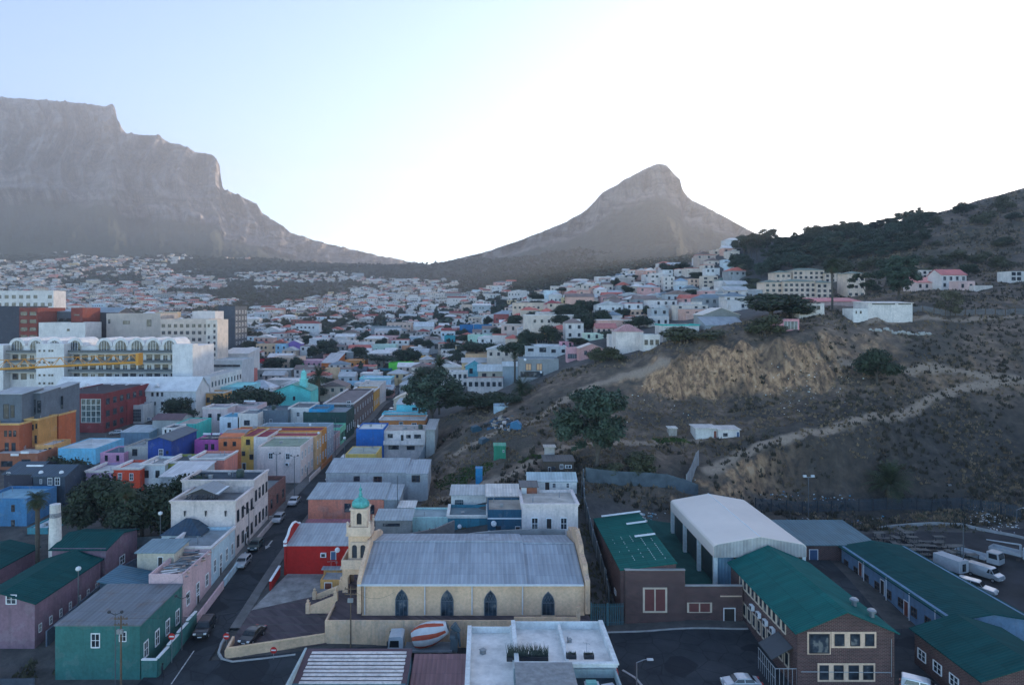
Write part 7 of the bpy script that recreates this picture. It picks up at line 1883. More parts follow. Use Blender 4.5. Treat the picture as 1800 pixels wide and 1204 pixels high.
heap('junk_heap', 'heap of salvaged junk on the quarry bank', [(868, 745), (880, 738), (892, 742), (876, 752), (862, 750), (896, 752)], 90, 0.7, [(60, 70, 80), (150, 150, 156), (36, 44, 54), (120, 116, 112), (30, 70, 100)], 'junk', (5, 4))
heap('litter', 'scattered white litter on the quarry slopes', [(1345, 695), (1370, 700), (1400, 690), (1385, 715), (1440, 680), (1430, 695), (1340, 665), (1420, 665), (1500, 655), (1110, 735), (1150, 705), (1170, 725), (1060, 725), (1480, 700)], 110, 0.16, [(200, 204, 210), (170, 190, 200), (200, 200, 190)], 'litter', (26, 14))
heap('litter', 'white litter drift below the dark bank at the right', [(1715, 905), (1735, 915), (1755, 920), (1770, 925), (1725, 912)], 120, 0.17, [(200, 204, 210), (150, 170, 190), (190, 196, 200)], 'litter', (16, 6))
heap('litter', 'rubbish along the dark palisade fence', [(1390, 872), (1440, 880), (1480, 878), (1350, 880), (1420, 915), (1460, 918), (1500, 917), (1540, 915)], 120, 0.17, [(150, 170, 186), (110, 130, 150), (120, 96, 90), (40, 110, 150)], 'litter', (22, 3))
heap('litter', 'rubbish piled behind the grey panel fence', [(1140, 848), (1165, 851), (1190, 853), (1205, 850), (1120, 850), (1150, 905), (1140, 912)], 70, 0.3, [(196, 204, 212), (150, 160, 170), (90, 130, 150)], 'litter', (10, 3))
# tufts and scrub on all the rough ground
rs = np.random.RandomState(9)
def scrub(name, label, n, pred, size, mat, blades=7, seed=1):
    u = rs.uniform(-0.12, 0.95, n); Y = np.exp(rs.uniform(math.log(126), math.log(460), n)); X = u * Y
    keep = (wild(X, Y) > 0.5) & pred(X, Y, u); X, Y, u = X[keep], Y[keep], u[keep]
    fa = np.array([a for a in FOOT if a[2] < 470])
    ok = np.ones(len(X), bool)
    for a in fa: ok &= ~((X > a[0] - 0.5) & (X < a[1] + 0.5) & (Y > a[2] - 0.5) & (Y < a[3] + 0.5))
    X, Y = X[ok], Y[ok]; m = len(X); Z = ground(X, Y)
    s = size * rs.uniform(0.5, 1.6, m) * (1 + 0.8 * smooth(230, 400, Y))
    a = rs.uniform(0, 6.28, (m, blades)); r = rs.uniform(0.1, 0.5, (m, blades)) * s[:, None]; h = rs.uniform(0.5, 1.1, (m, blades)) * s[:, None]
    base = np.stack([X[:, None] + r * np.cos(a), Y[:, None] + r * np.sin(a), np.repeat(Z[:, None], blades, 1) - 0.1], -1)
    w = (0.28 * s)[:, None, None] * np.stack([-np.sin(a), np.cos(a), np.zeros_like(a)], -1)
    tip = base + np.stack([r * np.cos(a) * 0.8, r * np.sin(a) * 0.8, h], -1)
    v = np.stack([base - w, base + w, tip], 2).reshape(-1, 3)
    me = mesh_np(name, v, np.arange(len(v)).reshape(-1, 3), mat)
    return tag(link(bpy.data.objects.new(name, me)), label, 'scrub', kind='stuff')
patchy = lambda X, Y, k: fbm(X / 14.0 + k, Y / 11.0, 3)
scrub('dry_grass', 'dry tan grass tufts over the quarry and the hill', 34000, lambda X, Y, u: patchy(X, Y, 0) > -0.15, 0.5, leaf_mat((0.21, 0.15, 0.10), 'dry_grass', sc=0.15))
scrub('scrub', 'dark low scrub over the quarry and the hill', 17000, lambda X, Y, u: (patchy(X, Y, 7) > 0.08 - 0.22 * smooth(0.4, 0.62, u)), 0.75, leaf_mat((0.06, 0.052, 0.040), 'dark_scrub', sc=0.15))
b_ = None
M_GRASS = blotch((0.06, 0.085, 0.025), 'green_grass', 0.8, 0.4, 1.4)
def turf(px, py, w, d, n=420):
    b = MB()
    for k in range(n):
        a = rg.uniform(0, 6.28); r = math.sqrt(rg.random())
        p = hit(px, py); x, y = p.x + w * r * math.cos(a), p.y + d * r * math.sin(a); z = gz(x, y)
        t = rg.uniform(0, 6.28); s = rg.uniform(0.15, 0.35)
        b.add([(x - s * math.cos(t), y - s * math.sin(t), z - 0.05), (x + s * math.cos(t), y + s * math.sin(t), z - 0.05), (x + rg.uniform(-0.1, 0.1), y, z + rg.uniform(0.15, 0.4))], [(0, 1, 2)])
    return b
tb = MB()
for a in ((815, 838, 6.5, 4), (1180, 775, 4.5, 1.3), (935, 803, 3.0, 0.8)):
    p = hit(a[0], a[1])
    for k in range(int(110 * a[2])):
        an = rg.uniform(0, 6.28); r = math.sqrt(rg.random()); x, y = p.x + a[2] * r * math.cos(an), p.y + a[3] * r * math.sin(an); z = gz(x, y); t = rg.uniform(0, 6.28); s = rg.uniform(0.2, 0.45)
        tb.add([(x - s * math.cos(t), y - s * math.sin(t), z - 0.05), (x + s * math.cos(t), y + s * math.sin(t), z - 0.05), (x, y, z + rg.uniform(0.15, 0.4))], [(0, 1, 2)])
tag(tb.build('green_grass', leaf_mat((0.05, 0.085, 0.02), 'green_grass', sc=0.4)), 'patches of green grass on the quarry floor', 'grass', kind='stuff')
tb = MB()
for k in range(5200):                       # weeds in the yards and along the alley
    x0_, x1_, y0_, y1_ = rg.choice([(-57, -47.5, 95, 122), (-57, -52, 82, 96), (-72, -52, 116, 123), (15.0, 19.0, 97, 133), (-72.3, -67, 84, 112), (48.5, 60, 126, 136), (71, 100, 127, 137), (-14.5, -3, 118, 128)])
    x, y = rg.uniform(x0_, x1_), rg.uniform(y0_, y1_)
    if fbm(np.array([x / 3.0]), np.array([y / 3.0]), 2)[0] < -0.1 or not free(x, x, y, y, 0.2): continue
    z = gz(x, y); t = rg.uniform(0, 6.28); s = rg.uniform(0.15, 0.4)
    tb.add([(x - s * math.cos(t), y - s * math.sin(t), z - 0.05), (x + s * math.cos(t), y + s * math.sin(t), z - 0.05), (x + rg.uniform(-0.2, 0.2), y, z + rg.uniform(0.2, 0.6))], [(0, 1, 2)])
tag(tb.build('weeds', leaf_mat((0.085, 0.08, 0.05), 'weeds', sc=0.4)), 'weeds and dry grass in the yards and the alley', 'weeds', kind='stuff')
heap('yard_clutter', 'odd boards and scrap lying about the left hand yards', [(290, 985), (230, 1010), (250, 960), (330, 985), (180, 1000), (170, 950), (100, 1100), (60, 1110), (240, 940)], 60, 0.4, [(90, 100, 110), (60, 66, 74), (130, 130, 130), (100, 80, 70)], 'clutter', (14, 8))
# concrete panel fence with slots, dark palisade fence, slanting wall
def panel_fence(label, pts, h, L, mat, post, name='panel_fence', pal=False, group=None):
    root = thing(name, label, 'fence', (pts[0][0], pts[0][1], gz(*pts[0])), 0, group)
    for a, q in zip(pts[:-1], pts[1:]):
        T = math.hypot(q[0] - a[0], q[1] - a[1]); n = max(1, round(T / L))
        for k in range(n):
            p0 = Vector((a[0] + (q[0] - a[0]) * k / n, a[1] + (q[1] - a[1]) * k / n, 0)); p1 = Vector((a[0] + (q[0] - a[0]) * (k + 1) / n, a[1] + (q[1] - a[1]) * (k + 1) / n, 0))
            p0.z, p1.z = gz(p0.x, p0.y), gz(p1.x, p1.y)
            d = p1 - p0; d2 = Vector((d.x, d.y, 0)).normalized(); nn = Vector((-d2.y, d2.x, 0))
            b = MB()
            if pal:
                m = int(d.length / 0.24)
                for j in range(m):
                    c = p0 + d * ((j + 0.5) / m) - root.location
                    e = d2 * 0.055; f = nn * 0.015
                    b.add([c - e - f, c + e - f, c + e + f, c - e + f] + [v + Vector((0, 0, h)) for v in (c - e - f, c + e - f, c + e + f, c - e + f)], [(0, 1, 5, 4), (1, 2, 6, 5), (2, 3, 7, 6), (3, 0, 4, 7), (4, 5, 6, 7)])
                for z in (0.4, h - 0.4): b.tube(p0 + Vector((0, 0, z)) - root.location, p1 + Vector((0, 0, z)) - root.location, 0.04, n=4)
            else:
                c0, c1 = p0 + d2 * 0.1 - root.location, p1 - d2 * 0.1 - root.location; f = nn * 0.06
                zz = max(p0.z, p1.z) - root.location.z
                vs = [c0 - f, c1 - f, c1 + f, c0 + f]
                b.add([(v.x, v.y, v.z - 0.5) for v in vs] + [(v.x, v.y, v.z + h) for v in vs], [(0, 1, 5, 4), (1, 2, 6, 5), (2, 3, 7, 6), (3, 0, 4, 7), (4, 5, 6, 7)])
            b.build('panel', mat, root)
            b = MB(); c = p0 - root.location; b.box(c.x - 0.1, c.x + 0.1, c.y - 0.1, c.y + 0.1, c.z - 0.5, c.z + h + 0.12); b.build('post', post, root)
    return root
M_FENCE = blotch((0.10, 0.125, 0.14), 'weathered_panel', 0.6, 0.6, 1.2)
panel_fence('grey blue concrete panel fence behind the brick hall', [(20.2, 134.5), (30, 135.5), (43, 136.5)], 2.7, 2.9, M_FENCE, M_FENCE)
panel_fence('grey panel fence running down beside the brick hall', [(19.6, 134), (18.4, 124), (18.3, 114), (18.5, 104), (18.2, 99)], 2.6, 3.0, M_FENCE, M_CONC)
panel_fence('pale slanting panel wall climbing the quarry bank', [(40.8, 137.2), (43.5, 141.5), (46.2, 146.5)], 3.0, 2.6, blotch((0.28, 0.28, 0.29), 'pale_panel', 0.6), M_CONC)
panel_fence('dark steel palisade fence along the foot of the quarry face', [(55, 138), (68, 139), (82, 139), (97, 138.5), (104, 132)], 2.4, 3.0, plain((0.04, 0.06, 0.08), 0.5, name='dark_palisade'), M_DARK, 'palisade_fence', True)
panel_fence('thin wire fence across the hill grass', [(120, 208), (140, 207), (165, 208)], 1.8, 3.2, plain((0.2, 0.2, 0.2), 0.5, name='wire_fence'), M_WOOD, 'wire_fence', True)
panel_fence('teal steel gates between the church and the brick hall', [(15.0, 95.2), (19.6, 95.4)], 3.0, 2.3, plain((0.05, 0.14, 0.17), 0.5, name='teal_steel'), plain((0.05, 0.14, 0.17), 0.5, name='teal_steel'), 'steel_gate', True)
panel_fence('tall mesh boundary fence on the right of the salmon house', [(-16.4, 131), (-15.6, 150), (-14.6, 178)], 3.0, 4.0, plain((0.22, 0.25, 0.27), 0.5, name='mesh_fence'), M_STEEL, 'mesh_fence', True)
wall_run('low concrete kerb wall across the upper yard', [(76, 131), (92, 131), (100, 120), (104, 112)], 0.5, 0.3, M_CONC)
# pale boulders laid along the hill
bo = bpy.data.meshes.new('boulder'); bm = bmesh.new(); bmesh.ops.create_icosphere(bm, subdivisions=2, radius=0.5)
for v in bm.verts: v.co *= 1 + 0.3 * math.sin(7 * v.co.x + 3 * v.co.y) * math.cos(5 * v.co.z + 2 * v.co.x); v.co.z *= 0.8
bm.to_mesh(bo); bm.free(); bo.materials.append(blotch((0.42, 0.40, 0.36), 'pale_stone', 1.2))
for k in range(30):
    px = 1532 + k * 3.5 + rg.uniform(-2, 2); p = on(px, 192.5 - 0.01 * k + rg.uniform(-0.6, 0.6))
    o = link(bpy.data.objects.new('boulder', bo)); o.location = p + Vector((0, 0, 0.25)); s = rg.uniform(0.5, 1.2); o.scale = (s, s, s * rg.uniform(0.8, 1.4)); o.rotation_euler = (0, 0, rg.uniform(0, 6))
    tag(o, 'pale boulder in the row laid across the bank below the white hall', 'boulder', 'pale boulders on the bank')

# ------------------------------------------------------------------ vehicles
M_CARGLASS = plain((0.015, 0.02, 0.025), 0.08, 0, 0.6, name='car_glass')
M_LAMP = plain((0.7, 0.7, 0.68), 0.2, name='headlamp'); M_TAIL = plain((0.35, 0.02, 0.02), 0.3, name='tail_lamp'); M_RIM = plain((0.4, 0.4, 0.42), 0.35, 0.7, name='wheel_rim')
PROF = {
 'hatch': (3.9, 1.68, [(-1.95, .32), (-1.95, .75), (-1.9, .95), (-1.62, 1.42), (-1.2, 1.5), (0.2, 1.5), (0.55, 1.42), (1.05, 1.0), (1.75, .86), (1.95, .62), (1.95, .32)], (-1.7, 1.0, 0.97, 1.42), 1.22, -1.2),
 'sedan': (4.4, 1.74, [(-2.2, .34), (-2.2, .8), (-2.1, .95), (-1.6, 1.0), (-1.0, 1.38), (-0.5, 1.45), (0.3, 1.43), (0.6, 1.36), (1.1, .98), (1.95, .84), (2.2, .62), (2.2, .34)], (-1.5, 1.05, 0.97, 1.38), 1.35, -1.3),
 'suv': (4.5, 1.86, [(-2.2, .42), (-2.22, .9), (-2.15, 1.1), (-2.0, 1.72), (-1.7, 1.8), (0.3, 1.78), (0.6, 1.7), (1.05, 1.15), (1.9, 1.05), (2.22, .85), (2.22, .42)], (-2.05, 1.05, 1.13, 1.7), 1.38, -1.35),
 'van': (5.0, 1.95, [(-2.5, .42), (-2.5, 1.0), (-2.45, 1.9), (-2.3, 2.05), (1.0, 2.05), (1.3, 1.95), (1.75, 1.25), (2.4, 1.05), (2.5, .8), (2.5, .42)], (0.6, 1.75, 1.25, 1.9), 1.6, -1.55),
 'pickup': (5.0, 1.78, [(-2.5, .5), (-2.5, 1.05), (-2.45, 1.75), (-2.3, 1.85), (-0.6, 1.82), (0.1, 1.8), (0.4, 1.7), (0.9, 1.15), (2.2, 1.0), (2.5, .8), (2.5, .5)], (-2.3, 0.9, 1.15, 1.72), 1.55, -1.6)}
WHEEL = {}
def vehicle(label, kind, p, rz, col, name='car', cat='car', metal=0.3):
    L, W, pr, (g0, g1, gz0, gz1), wf, wr = PROF[kind]
    r = thing(name, label, cat, p, rz)
    belt = gz0
    hw = lambda z: W / 2 * (1.0 if z <= belt else 1.0 - 0.20 * (z - belt) / (max(q[1] for q in pr) - belt + 1e-6))
    hw2 = lambda z: hw(z) * (0.93 if z < 0.45 else 1.0)
    b = MB(); n = len(pr)
    vs = [(x, hw2(z), z) for x, z in pr] + [(x, -hw2(z), z) for x, z in pr]
    b.add(vs, [tuple(range(n)), tuple(range(2 * n - 1, n - 1, -1))] + [(k, n + k, n + (k + 1) % n, (k + 1) % n) for k in range(n)])
    me = b.mesh('body', plain(col, 0.3, metal, 0.5, 'car_paint', 0.6))
    o = link(bpy.data.objects.new('body', me), r)
    bv = o.modifiers.new('bevel', 'BEVEL'); bv.width = 0.06; bv.segments = 2; bv.limit_method = 'ANGLE'; bv.angle_limit = R(25)
    # glass: windscreen, rear window, side windows
    iw = max(range(n - 1), key=lambda k: (pr[k][1] - pr[k + 1][1]) if pr[k][0] > 0 and pr[k + 1][1] >= belt - 0.1 else -1)
    def pane(name_, k, inset=0.1):
        (x0, z0), (x1, z1) = pr[k], pr[k + 1]
        d = Vector((x1 - x0, 0, z1 - z0)); nn = Vector((-d.z, 0, d.x)).normalized() * -0.02
        if nn.z < 0: nn = -nn
        A_ = Vector((x0, 0, z0)) + d * 0.08; B_ = Vector((x0, 0, z0)) + d * 0.92
        bb = MB(); ya, yb_ = hw(A_.z) - inset, hw(B_.z) - inset
        s_ = nn * (2.2 if True else 1)
        bb.quad(A_ + s_ + Vector((0, ya, 0)), A_ + s_ - Vector((0, ya, 0)), B_ + s_ - Vector((0, yb_, 0)), B_ + s_ + Vector((0, yb_, 0)))
        bb.build(name_, M_CARGLASS, r)
    pane('windscreen', iw)
    ir = max(range(n - 1), key=lambda k: (pr[k + 1][1] - pr[k][1]) if pr[k][0] < 0 and pr[k + 1][1] > belt and pr[k][1] >= belt - 0.2 else -1)
    pane('rear_window', ir)
    for s in (-1, 1):
        bb = MB(); g = [(g0 + 0.15, gz0 + 0.05), (g1 - 0.05, gz0 + 0.05), (g1 - 0.42, gz1 - 0.03), (g0 + 0.35, gz1 - 0.03)]
        m_ = (g[0][0] + g[1][0]) / 2
        for q in ([g[0], (m_ - 0.05, g[0][1]), (m_ - 0.05, g[2][1]), g[3]], [(m_ + 0.05, g[0][1]), g[1], g[2], (m_ + 0.05, g[2][1])]):
            bb.add([(x, s * (hw(z) + 0.02), z) for x, z in q], [(0, 1, 2, 3)])
        bb.build('side_window', M_CARGLASS, r)
        for nm, x, z, m_ in (('headlight', L / 2 - 0.06, 0.72 if kind != 'suv' else 0.9, M_LAMP), ('tail_light', -L / 2 - 0.02, 0.85, M_TAIL)):
            bb = MB(); bb.box(x - 0.1, x + 0.08, s * W * 0.36 - 0.17, s * W * 0.36 + 0.17, z - 0.09, z + 0.09); bb.build(nm, m_, r)
        for x in (wf, wr):
            key = 'w'
            if key not in WHEEL:
                bb = MB(); bb.tube((0, -0.1, 0), (0, 0.1, 0), 0.33, n=14); WHEEL['w'] = bb.mesh('wheel', M_TYRE)
                bb = MB(); bb.tube((0, -0.115, 0), (0, 0.115, 0), 0.19, n=10); WHEEL['r'] = bb.mesh('rim', M_RIM)
            o = link(bpy.data.objects.new('wheel', WHEEL['w']), r); o.location = (x, s * (W / 2 - 0.1), 0.33)
            link(bpy.data.objects.new('rim', WHEEL['r']), o)
    bb = MB(); bb.box(L / 2 - 0.05, L / 2 + 0.03, -0.26, 0.26, 0.45, 0.56); bb.build('number_plate', M_WHITE, r)
    return r
def street_p(X, Y): return Vector((X, Y, gz(-37.5, Y) + 0.03))
SIL = (0.42, 0.44, 0.46)
tc = R(-90)                                 # nose towards the camera
vehicle('silver sedan parked beside the red brick house', 'sedan', street_p(-39.1, 141), tc, (0.5, 0.51, 0.53))
vehicle('silver hatchback parked by the steps of the white two storey house', 'hatch', street_p(-39.2, 130.5), tc, SIL)
vehicle('dark green hatchback parked between the two silver cars', 'hatch', street_p(-39.2, 117.5), tc, (0.02, 0.055, 0.06))
vehicle('silver hatchback parked in front of the pale blue terrace', 'hatch', street_p(-39.1, 111.0), tc, SIL)
vehicle('black sport utility car driving down past the green wall', 'suv', street_p(-37.6, 92.0), R(-84), (0.012, 0.014, 0.02))
vehicle('black sedan parked in the corner of the church forecourt', 'sedan', Vector((-30.6, 90.4, gz(-30.6, 90.4) + 0.11)), R(-102), (0.012, 0.014, 0.018))
vehicle('white hatchback parked in the yard beside the pink row', 'hatch', Vector((-55.6, 97.5, gz(-55.6, 97.5))), R(200), (0.5, 0.52, 0.54))
vehicle('dark car in the shade below the white hatchback', 'sedan', Vector((-56.2, 93.4, gz(-56.2, 93.4))), R(170), (0.02, 0.025, 0.03))
vehicle('silver estate car in the school yard at the bottom edge', 'sedan', Vector((30.4, 80.6, gz(30.4, 80.6) + 0.06)), R(180), SIL)
vehicle('white van half hidden by the yellow walled house', 'van', street_p(-35.8, 176), tc, (0.55, 0.57, 0.6), 'van', 'van')
vehicle('dark car with a pale roof by the yellow walled house', 'hatch', street_p(-35.7, 159), tc, (0.03, 0.035, 0.045))
for i, (X, Y) in enumerate(((-35.4, 262), (-35.4, 275), (-35.4, 288))):
    vehicle(('nearest', 'middle', 'farthest')[i] + ' of three pale cars parked at the far end of the street', 'hatch', street_p(X, Y), tc, (0.55, 0.56, 0.58))
vehicle('white car on the road beside the maroon office', 'hatch', hit(204, 764), R(200), (0.6, 0.6, 0.62))
vehicle('white car outside the hotel annex', 'hatch', hit(258, 742), R(190), (0.6, 0.6, 0.62))
vehicle('white delivery van parked in the yard at the right', 'van', Vector((79.6, 108.5, gz(79.6, 108.5) + 0.05)), R(-62), (0.36, 0.38, 0.4), 'van', 'van')
vehicle('white canopied pickup beside the dark lean-to roof', 'pickup', Vector((75.2, 104.0, gz(75.2, 104) + 0.05)), R(-50), (0.36, 0.38, 0.4), 'pickup', 'pickup')
vehicle('white van cut by the right edge', 'van', Vector((82.0, 98.8, gz(82, 98.8) + 0.05)), R(-80), (0.5, 0.55, 0.6), 'van', 'van')
vehicle('white pickup at the bottom edge beside the school', 'pickup', Vector((51.2, 79.0, gz(51.2, 79) + 0.05)), R(-30), (0.55, 0.57, 0.6), 'pickup', 'pickup')
def lorry(label, p, rz, bed=True, box=False, arm=False):
    r = thing('lorry', label, 'lorry', p, rz); cw = plain((0.36, 0.38, 0.4), 0.35, name='lorry_paint', coat=0.4)
    if not box:
        b = MB(); b.prism([(1.4, 0.6), (3.2, 0.6), (3.2, 1.4), (3.0, 2.4), (1.4, 2.45)], -1.05, 1.05); b.build('cab', cw, r)
        b = MB(); b.quad((3.22, -0.92, 1.45), (3.22, 0.92, 1.45), (3.04, 0.92, 2.3), (3.04, -0.92, 2.3)); b.build('windscreen', M_CARGLASS, r)
        for s in (-1, 1):
            b = MB(); b.quad((1.7, s * 1.06, 1.45), (2.95, s * 1.06, 1.45), (2.85, s * 1.06, 2.25), (1.7, s * 1.06, 2.25)); b.build('side_window', M_CARGLASS, r)
        b = MB(); b.box(-3.4, 1.4, -0.4, 0.4, 0.5, 0.75); b.build('chassis', M_DARK, r)
    if bed:
        b = MB(); b.box(-3.4, 1.2, -1.1, 1.1, 0.85, 0.95).box(-3.4, 1.2, -1.1, -1.04, 0.95, 1.4).box(-3.4, 1.2, 1.04, 1.1, 0.95, 1.4).box(-3.4, -3.34, -1.04, 1.04, 0.95, 1.4); b.build('load_bed', cw, r)
    if box:
        b = MB(); b.box(-2.2, 2.2, -1.1, 1.1, 0.7, 2.7); o = b.build('box_body', plain((0.36, 0.38, 0.4), 0.5, name='box_panel'), r); bv = o.modifiers.new('b', 'BEVEL'); bv.width = 0.12; bv.segments = 2
        b = MB(); b.box(2.2, 2.22, -0.4, 0.4, 1.0, 2.2); b.build('hatch_window', M_CARGLASS, r)
    if arm:
        b = MB(); b.tube((0.8, 0, 1.0), (0.8, 0, 2.6), 0.2, n=6).tube((0.8, 0, 2.6), (-4.2, 0.4, 2.0), 0.16, 0.1, n=6); b.build('crane_arm', cw, r)
    for x in ((2.4, -2.0) if not box else (-0.8, 0.8)):
        for s in (-1, 1):
            b = MB(); b.tube((x, s * 0.85 - 0.14, 0.45), (x, s * 0.85 + 0.14, 0.45), 0.45, n=12); b.build('wheel', M_TYRE, r)
    return r
lorry('white flatbed lorry parked behind the delivery van', Vector((83.2, 114.5, gz(83.2, 114.5))), R(-58))
lorry('crane lorry with a folded arm at the right edge', Vector((89.5, 115, gz(89.5, 115))), R(-55), True, False, True)
lorry('white box trailer in the yard', Vector((75.6, 110.5, gz(75.6, 110.5))), R(-70), False, True)
# cement mixer at the church wall
mx = thing('cement_mixer_lorry', 'cement mixer lorry with a red and white striped drum below the church wall', 'lorry', Vector((-7.6, 87.4, gz(-7.6, 87.4) + 0.05)), R(180))
cw = plain((0.5, 0.53, 0.56), 0.35, name='cab_paint', coat=0.4)
b = MB(); b.prism([(2.6, 0.7), (4.5, 0.7), (4.55, 1.7), (4.35, 3.0), (2.9, 3.1), (2.6, 2.9)], -1.2, 1.2); b.build('cab', cw, mx)
b = MB(); b.quad((4.57, -1.05, 1.75), (4.57, 1.05, 1.75), (4.42, 1.05, 2.75), (4.42, -1.05, 2.75)); b.build('windscreen', M_CARGLASS, mx)
for s in (-1, 1):
    b = MB(); b.quad((3.1, s * 1.21, 1.75), (4.3, s * 1.21, 1.75), (4.2, s * 1.21, 2.6), (3.1, s * 1.21, 2.6)); b.build('side_window', M_CARGLASS, mx)
    b = MB(); b.box(4.45, 4.6, s * 1.4 - 0.08, s * 1.4 + 0.08, 1.9, 2.6); b.build('mirror', M_DARK, mx)
b = MB(); b.box(-4.2, 2.7, -0.5, 0.5, 0.7, 1.1).box(-3.6, 2.4, -1.2, 1.2, 1.1, 1.3); b.build('chassis', plain((0.25, 0.27, 0.29), 0.6, name='chassis_paint'), mx)
b = MB(); n = 30; prof = [(0.6, -2.7), (0.85, -2.4), (1.25, -1.3), (1.46, -0.3), (1.48, 0.6), (1.32, 1.4), (1.05, 1.95), (0.5, 2.0)]
for j in range(len(prof) - 1):
    for k in range(n):
        t0, t1 = 2 * math.pi * k / n, 2 * math.pi * (k + 1) / n
        q = []
        for (r_, h_), t_ in ((prof[j], t0), (prof[j], t1), (prof[j + 1], t1), (prof[j + 1], t0)):
            tw_ = t_ + 0.16 * h_; q.append((h_, r_ * math.cos(tw_), r_ * math.sin(tw_)))
        b.add(q, [(0, 1, 2, 3)], 1 if k % 5 < 2 and 0 < j < 6 else 0)
o = b.build('drum', [plain((0.62, 0.60, 0.58), 0.5, name='drum_white'), plain((0.45, 0.07, 0.03), 0.5, name='drum_stripe')], mx, True); o.location = (-0.5, 0, 2.85); o.rotation_euler = (0, R(21), 0)
b = MB(); b.box(-4.3, -3.4, -0.9, 0.9, 1.1, 2.6).tube((-3.7, 0, 4.0), (-4.5, 0, 3.2), 0.55, 0.3, 8).tube((-4.4, 0.5, 3.2), (-4.6, 0.6, 1.6), 0.2, 0.16, 6).box(-4.0, -3.3, -1.0, 1.0, 2.6, 2.9); b.build('discharge_chute', plain((0.10, 0.14, 0.16), 0.6, name='chute_steel'), mx)
for x in (3.6, -1.4, -2.8):
    for s in (-1, 1):
        b = MB(); b.tube((x, s * 1.0 - 0.17, 0.55), (x, s * 1.0 + 0.17, 0.55), 0.55, n=14); b.build('wheel', M_TYRE, mx)

# ------------------------------------------------------------------ street furniture
def pole(label, X, Y, top, kind='lamp', r=0.09, arm=1, name='street_lamp', cat='lamp post', z0=None):
    z = gz(X, Y) if z0 is None else z0
    h = top - z
    t = thing(name, label, cat, (X, Y, z))
    b = MB(); b.tube((0, 0, -0.3), (0, 0, h), r, r * 0.7, 8); b.build('pole', M_WOOD if kind == 'wood' else M_STEEL if kind == 'steel' else M_POLE, t)
    if kind in ('lamp', 'steel'):
        b = MB(); b.tube((0, 0, h), (arm * 0.9, 0, h + 0.35), 0.05, n=6).tube((arm * 0.9, 0, h + 0.35), (arm * 1.3, 0, h + 0.36), 0.04, n=6); b.build('arm', M_STEEL, t)
        b = MB(); b.box(min(arm * 1.2, arm * 1.9), max(arm * 1.2, arm * 1.9), -0.15, 0.15, h + 0.28, h + 0.44); b.build('lamp_head', plain((0.5, 0.52, 0.54), 0.4, name='lamp_housing'), t)
    elif kind == 'post_top':
        b = MB(); b.lathe((0, 0, h), [(0.08, 0), (0.3, 0.1), (0.36, 0.3), (0.3, 0.5), (0.05, 0.62)], 10); b.build('lamp_head', plain((0.65, 0.66, 0.66), 0.4, name='lamp_globe'), t)
    elif kind == 'quad':
        for s in (-1, 1):
            b = MB(); b.tube((0, 0, h - 0.3), (s * 0.7, 0, h), 0.04, n=5).lathe((s * 0.75, 0, h - 0.1), [(0.1, 0), (0.22, 0.1), (0.16, 0.3)], 8); b.build('lamp_head', M_DARK, t)
    elif kind == 'wood':
        for dz in (0.4, 1.1):
            b = MB(); b.box(-0.8, 0.8, -0.05, 0.05, h - dz, h - dz + 0.1)
            for x in (-0.7, -0.3, 0.3, 0.7): b.tube((x, 0, h - dz + 0.1), (x, 0, h - dz + 0.28), 0.05, n=6)
            b.build('cross_arm', M_WOOD, t)
        b = MB(); b.box(-0.35, 0.35, -0.35, -0.06, h - 2.0, h - 1.5); b.build('fuse_box', M_STEEL, t)
    elif kind == 'flood':
        b = MB(); b.box(-0.9, 0.9, -0.05, 0.05, h - 0.1, h)
        b.build('cross_arm', M_STEEL, t)
        for x in (-0.8, 0.8):
            b = MB(); b.box(x - 0.3, x + 0.3, -0.3, 0.1, h, h + 0.4); b.build('flood_light', plain((0.6, 0.62, 0.63), 0.3, name='flood_lens'), t)
    return t
def tp(py, Y): return (PY - py) * Y / F
pole('wooden telegraph pole with cross arms in front of the green corner house', -42.6, 80.2, tp(1082, 80.2), 'wood', 0.13, name='telegraph_pole', cat='pole')
pole('thin steel pole with a lamp beside the telegraph pole', -43.8, 81.2, tp(1076, 81.2), 'quad', 0.06)
pole('street lamp standing against the green yard wall', -39.0, 88.2, tp(1048, 88.2), 'quad')
pole('dark lamp post in the yard behind the green corner house', -55.5, 93.5, tp(1003, 93.5), 'post_top')
pole('lamp post between the dark trees and the small white house', -53.5, 113, tp(905, 113), 'post_top')
pole('street lamp in front of the white two storey house', -40.4, 117.5, tp(893, 117.5), 'quad')
pole('tall lamp standing in front of the white corner house', -46.2, 152.5, tp(797, 152.5), 'quad')
pole('tall lamp at the corner by the parked silver sedan', -40.6, 146.5, tp(801, 146.5), 'quad')
pole('lamp beside the royal blue wall', -34.2, 168, tp(772, 168), 'post_top')
pole('lamp outside the mint green house', -40.4, 186, tp(735, 186), 'quad')
pole('slim grey pole against the church retaining wall', -17.3, 88.9, tp(1030, 88.9), 'wood', 0.1, name='telegraph_pole', cat='pole')
pole('curved street lamp on the bottom edge right of the white roofs', 17.6, 78.5, tp(1164, 78.5), 'steel', 0.1, 1)
pole('floodlight mast behind the white shelter', 65.2, 137, tp(838, 137), 'flood', 0.1, name='floodlight', cat='floodlight')
pole('power pole with cross arms on the dark bank', 98.5, 144.5, tp(838, 144.5), 'wood', 0.12, name='telegraph_pole', cat='pole')
pole('dark pole between the trailers in the yard', 76.6, 109, tp(918, 109), 'plain', 0.09, name='pole', cat='pole')
pole('lamp on the road behind the upper yard', 101.5, 130, tp(896, 130), 'lamp')
pole('tall lamp at the right of the upper yard', 103.5, 124, tp(896, 124), 'quad')
pole('dark pole beside the grey panel fence', 18.6, 129, tp(832, 129), 'plain', 0.09, name='pole', cat='pole')
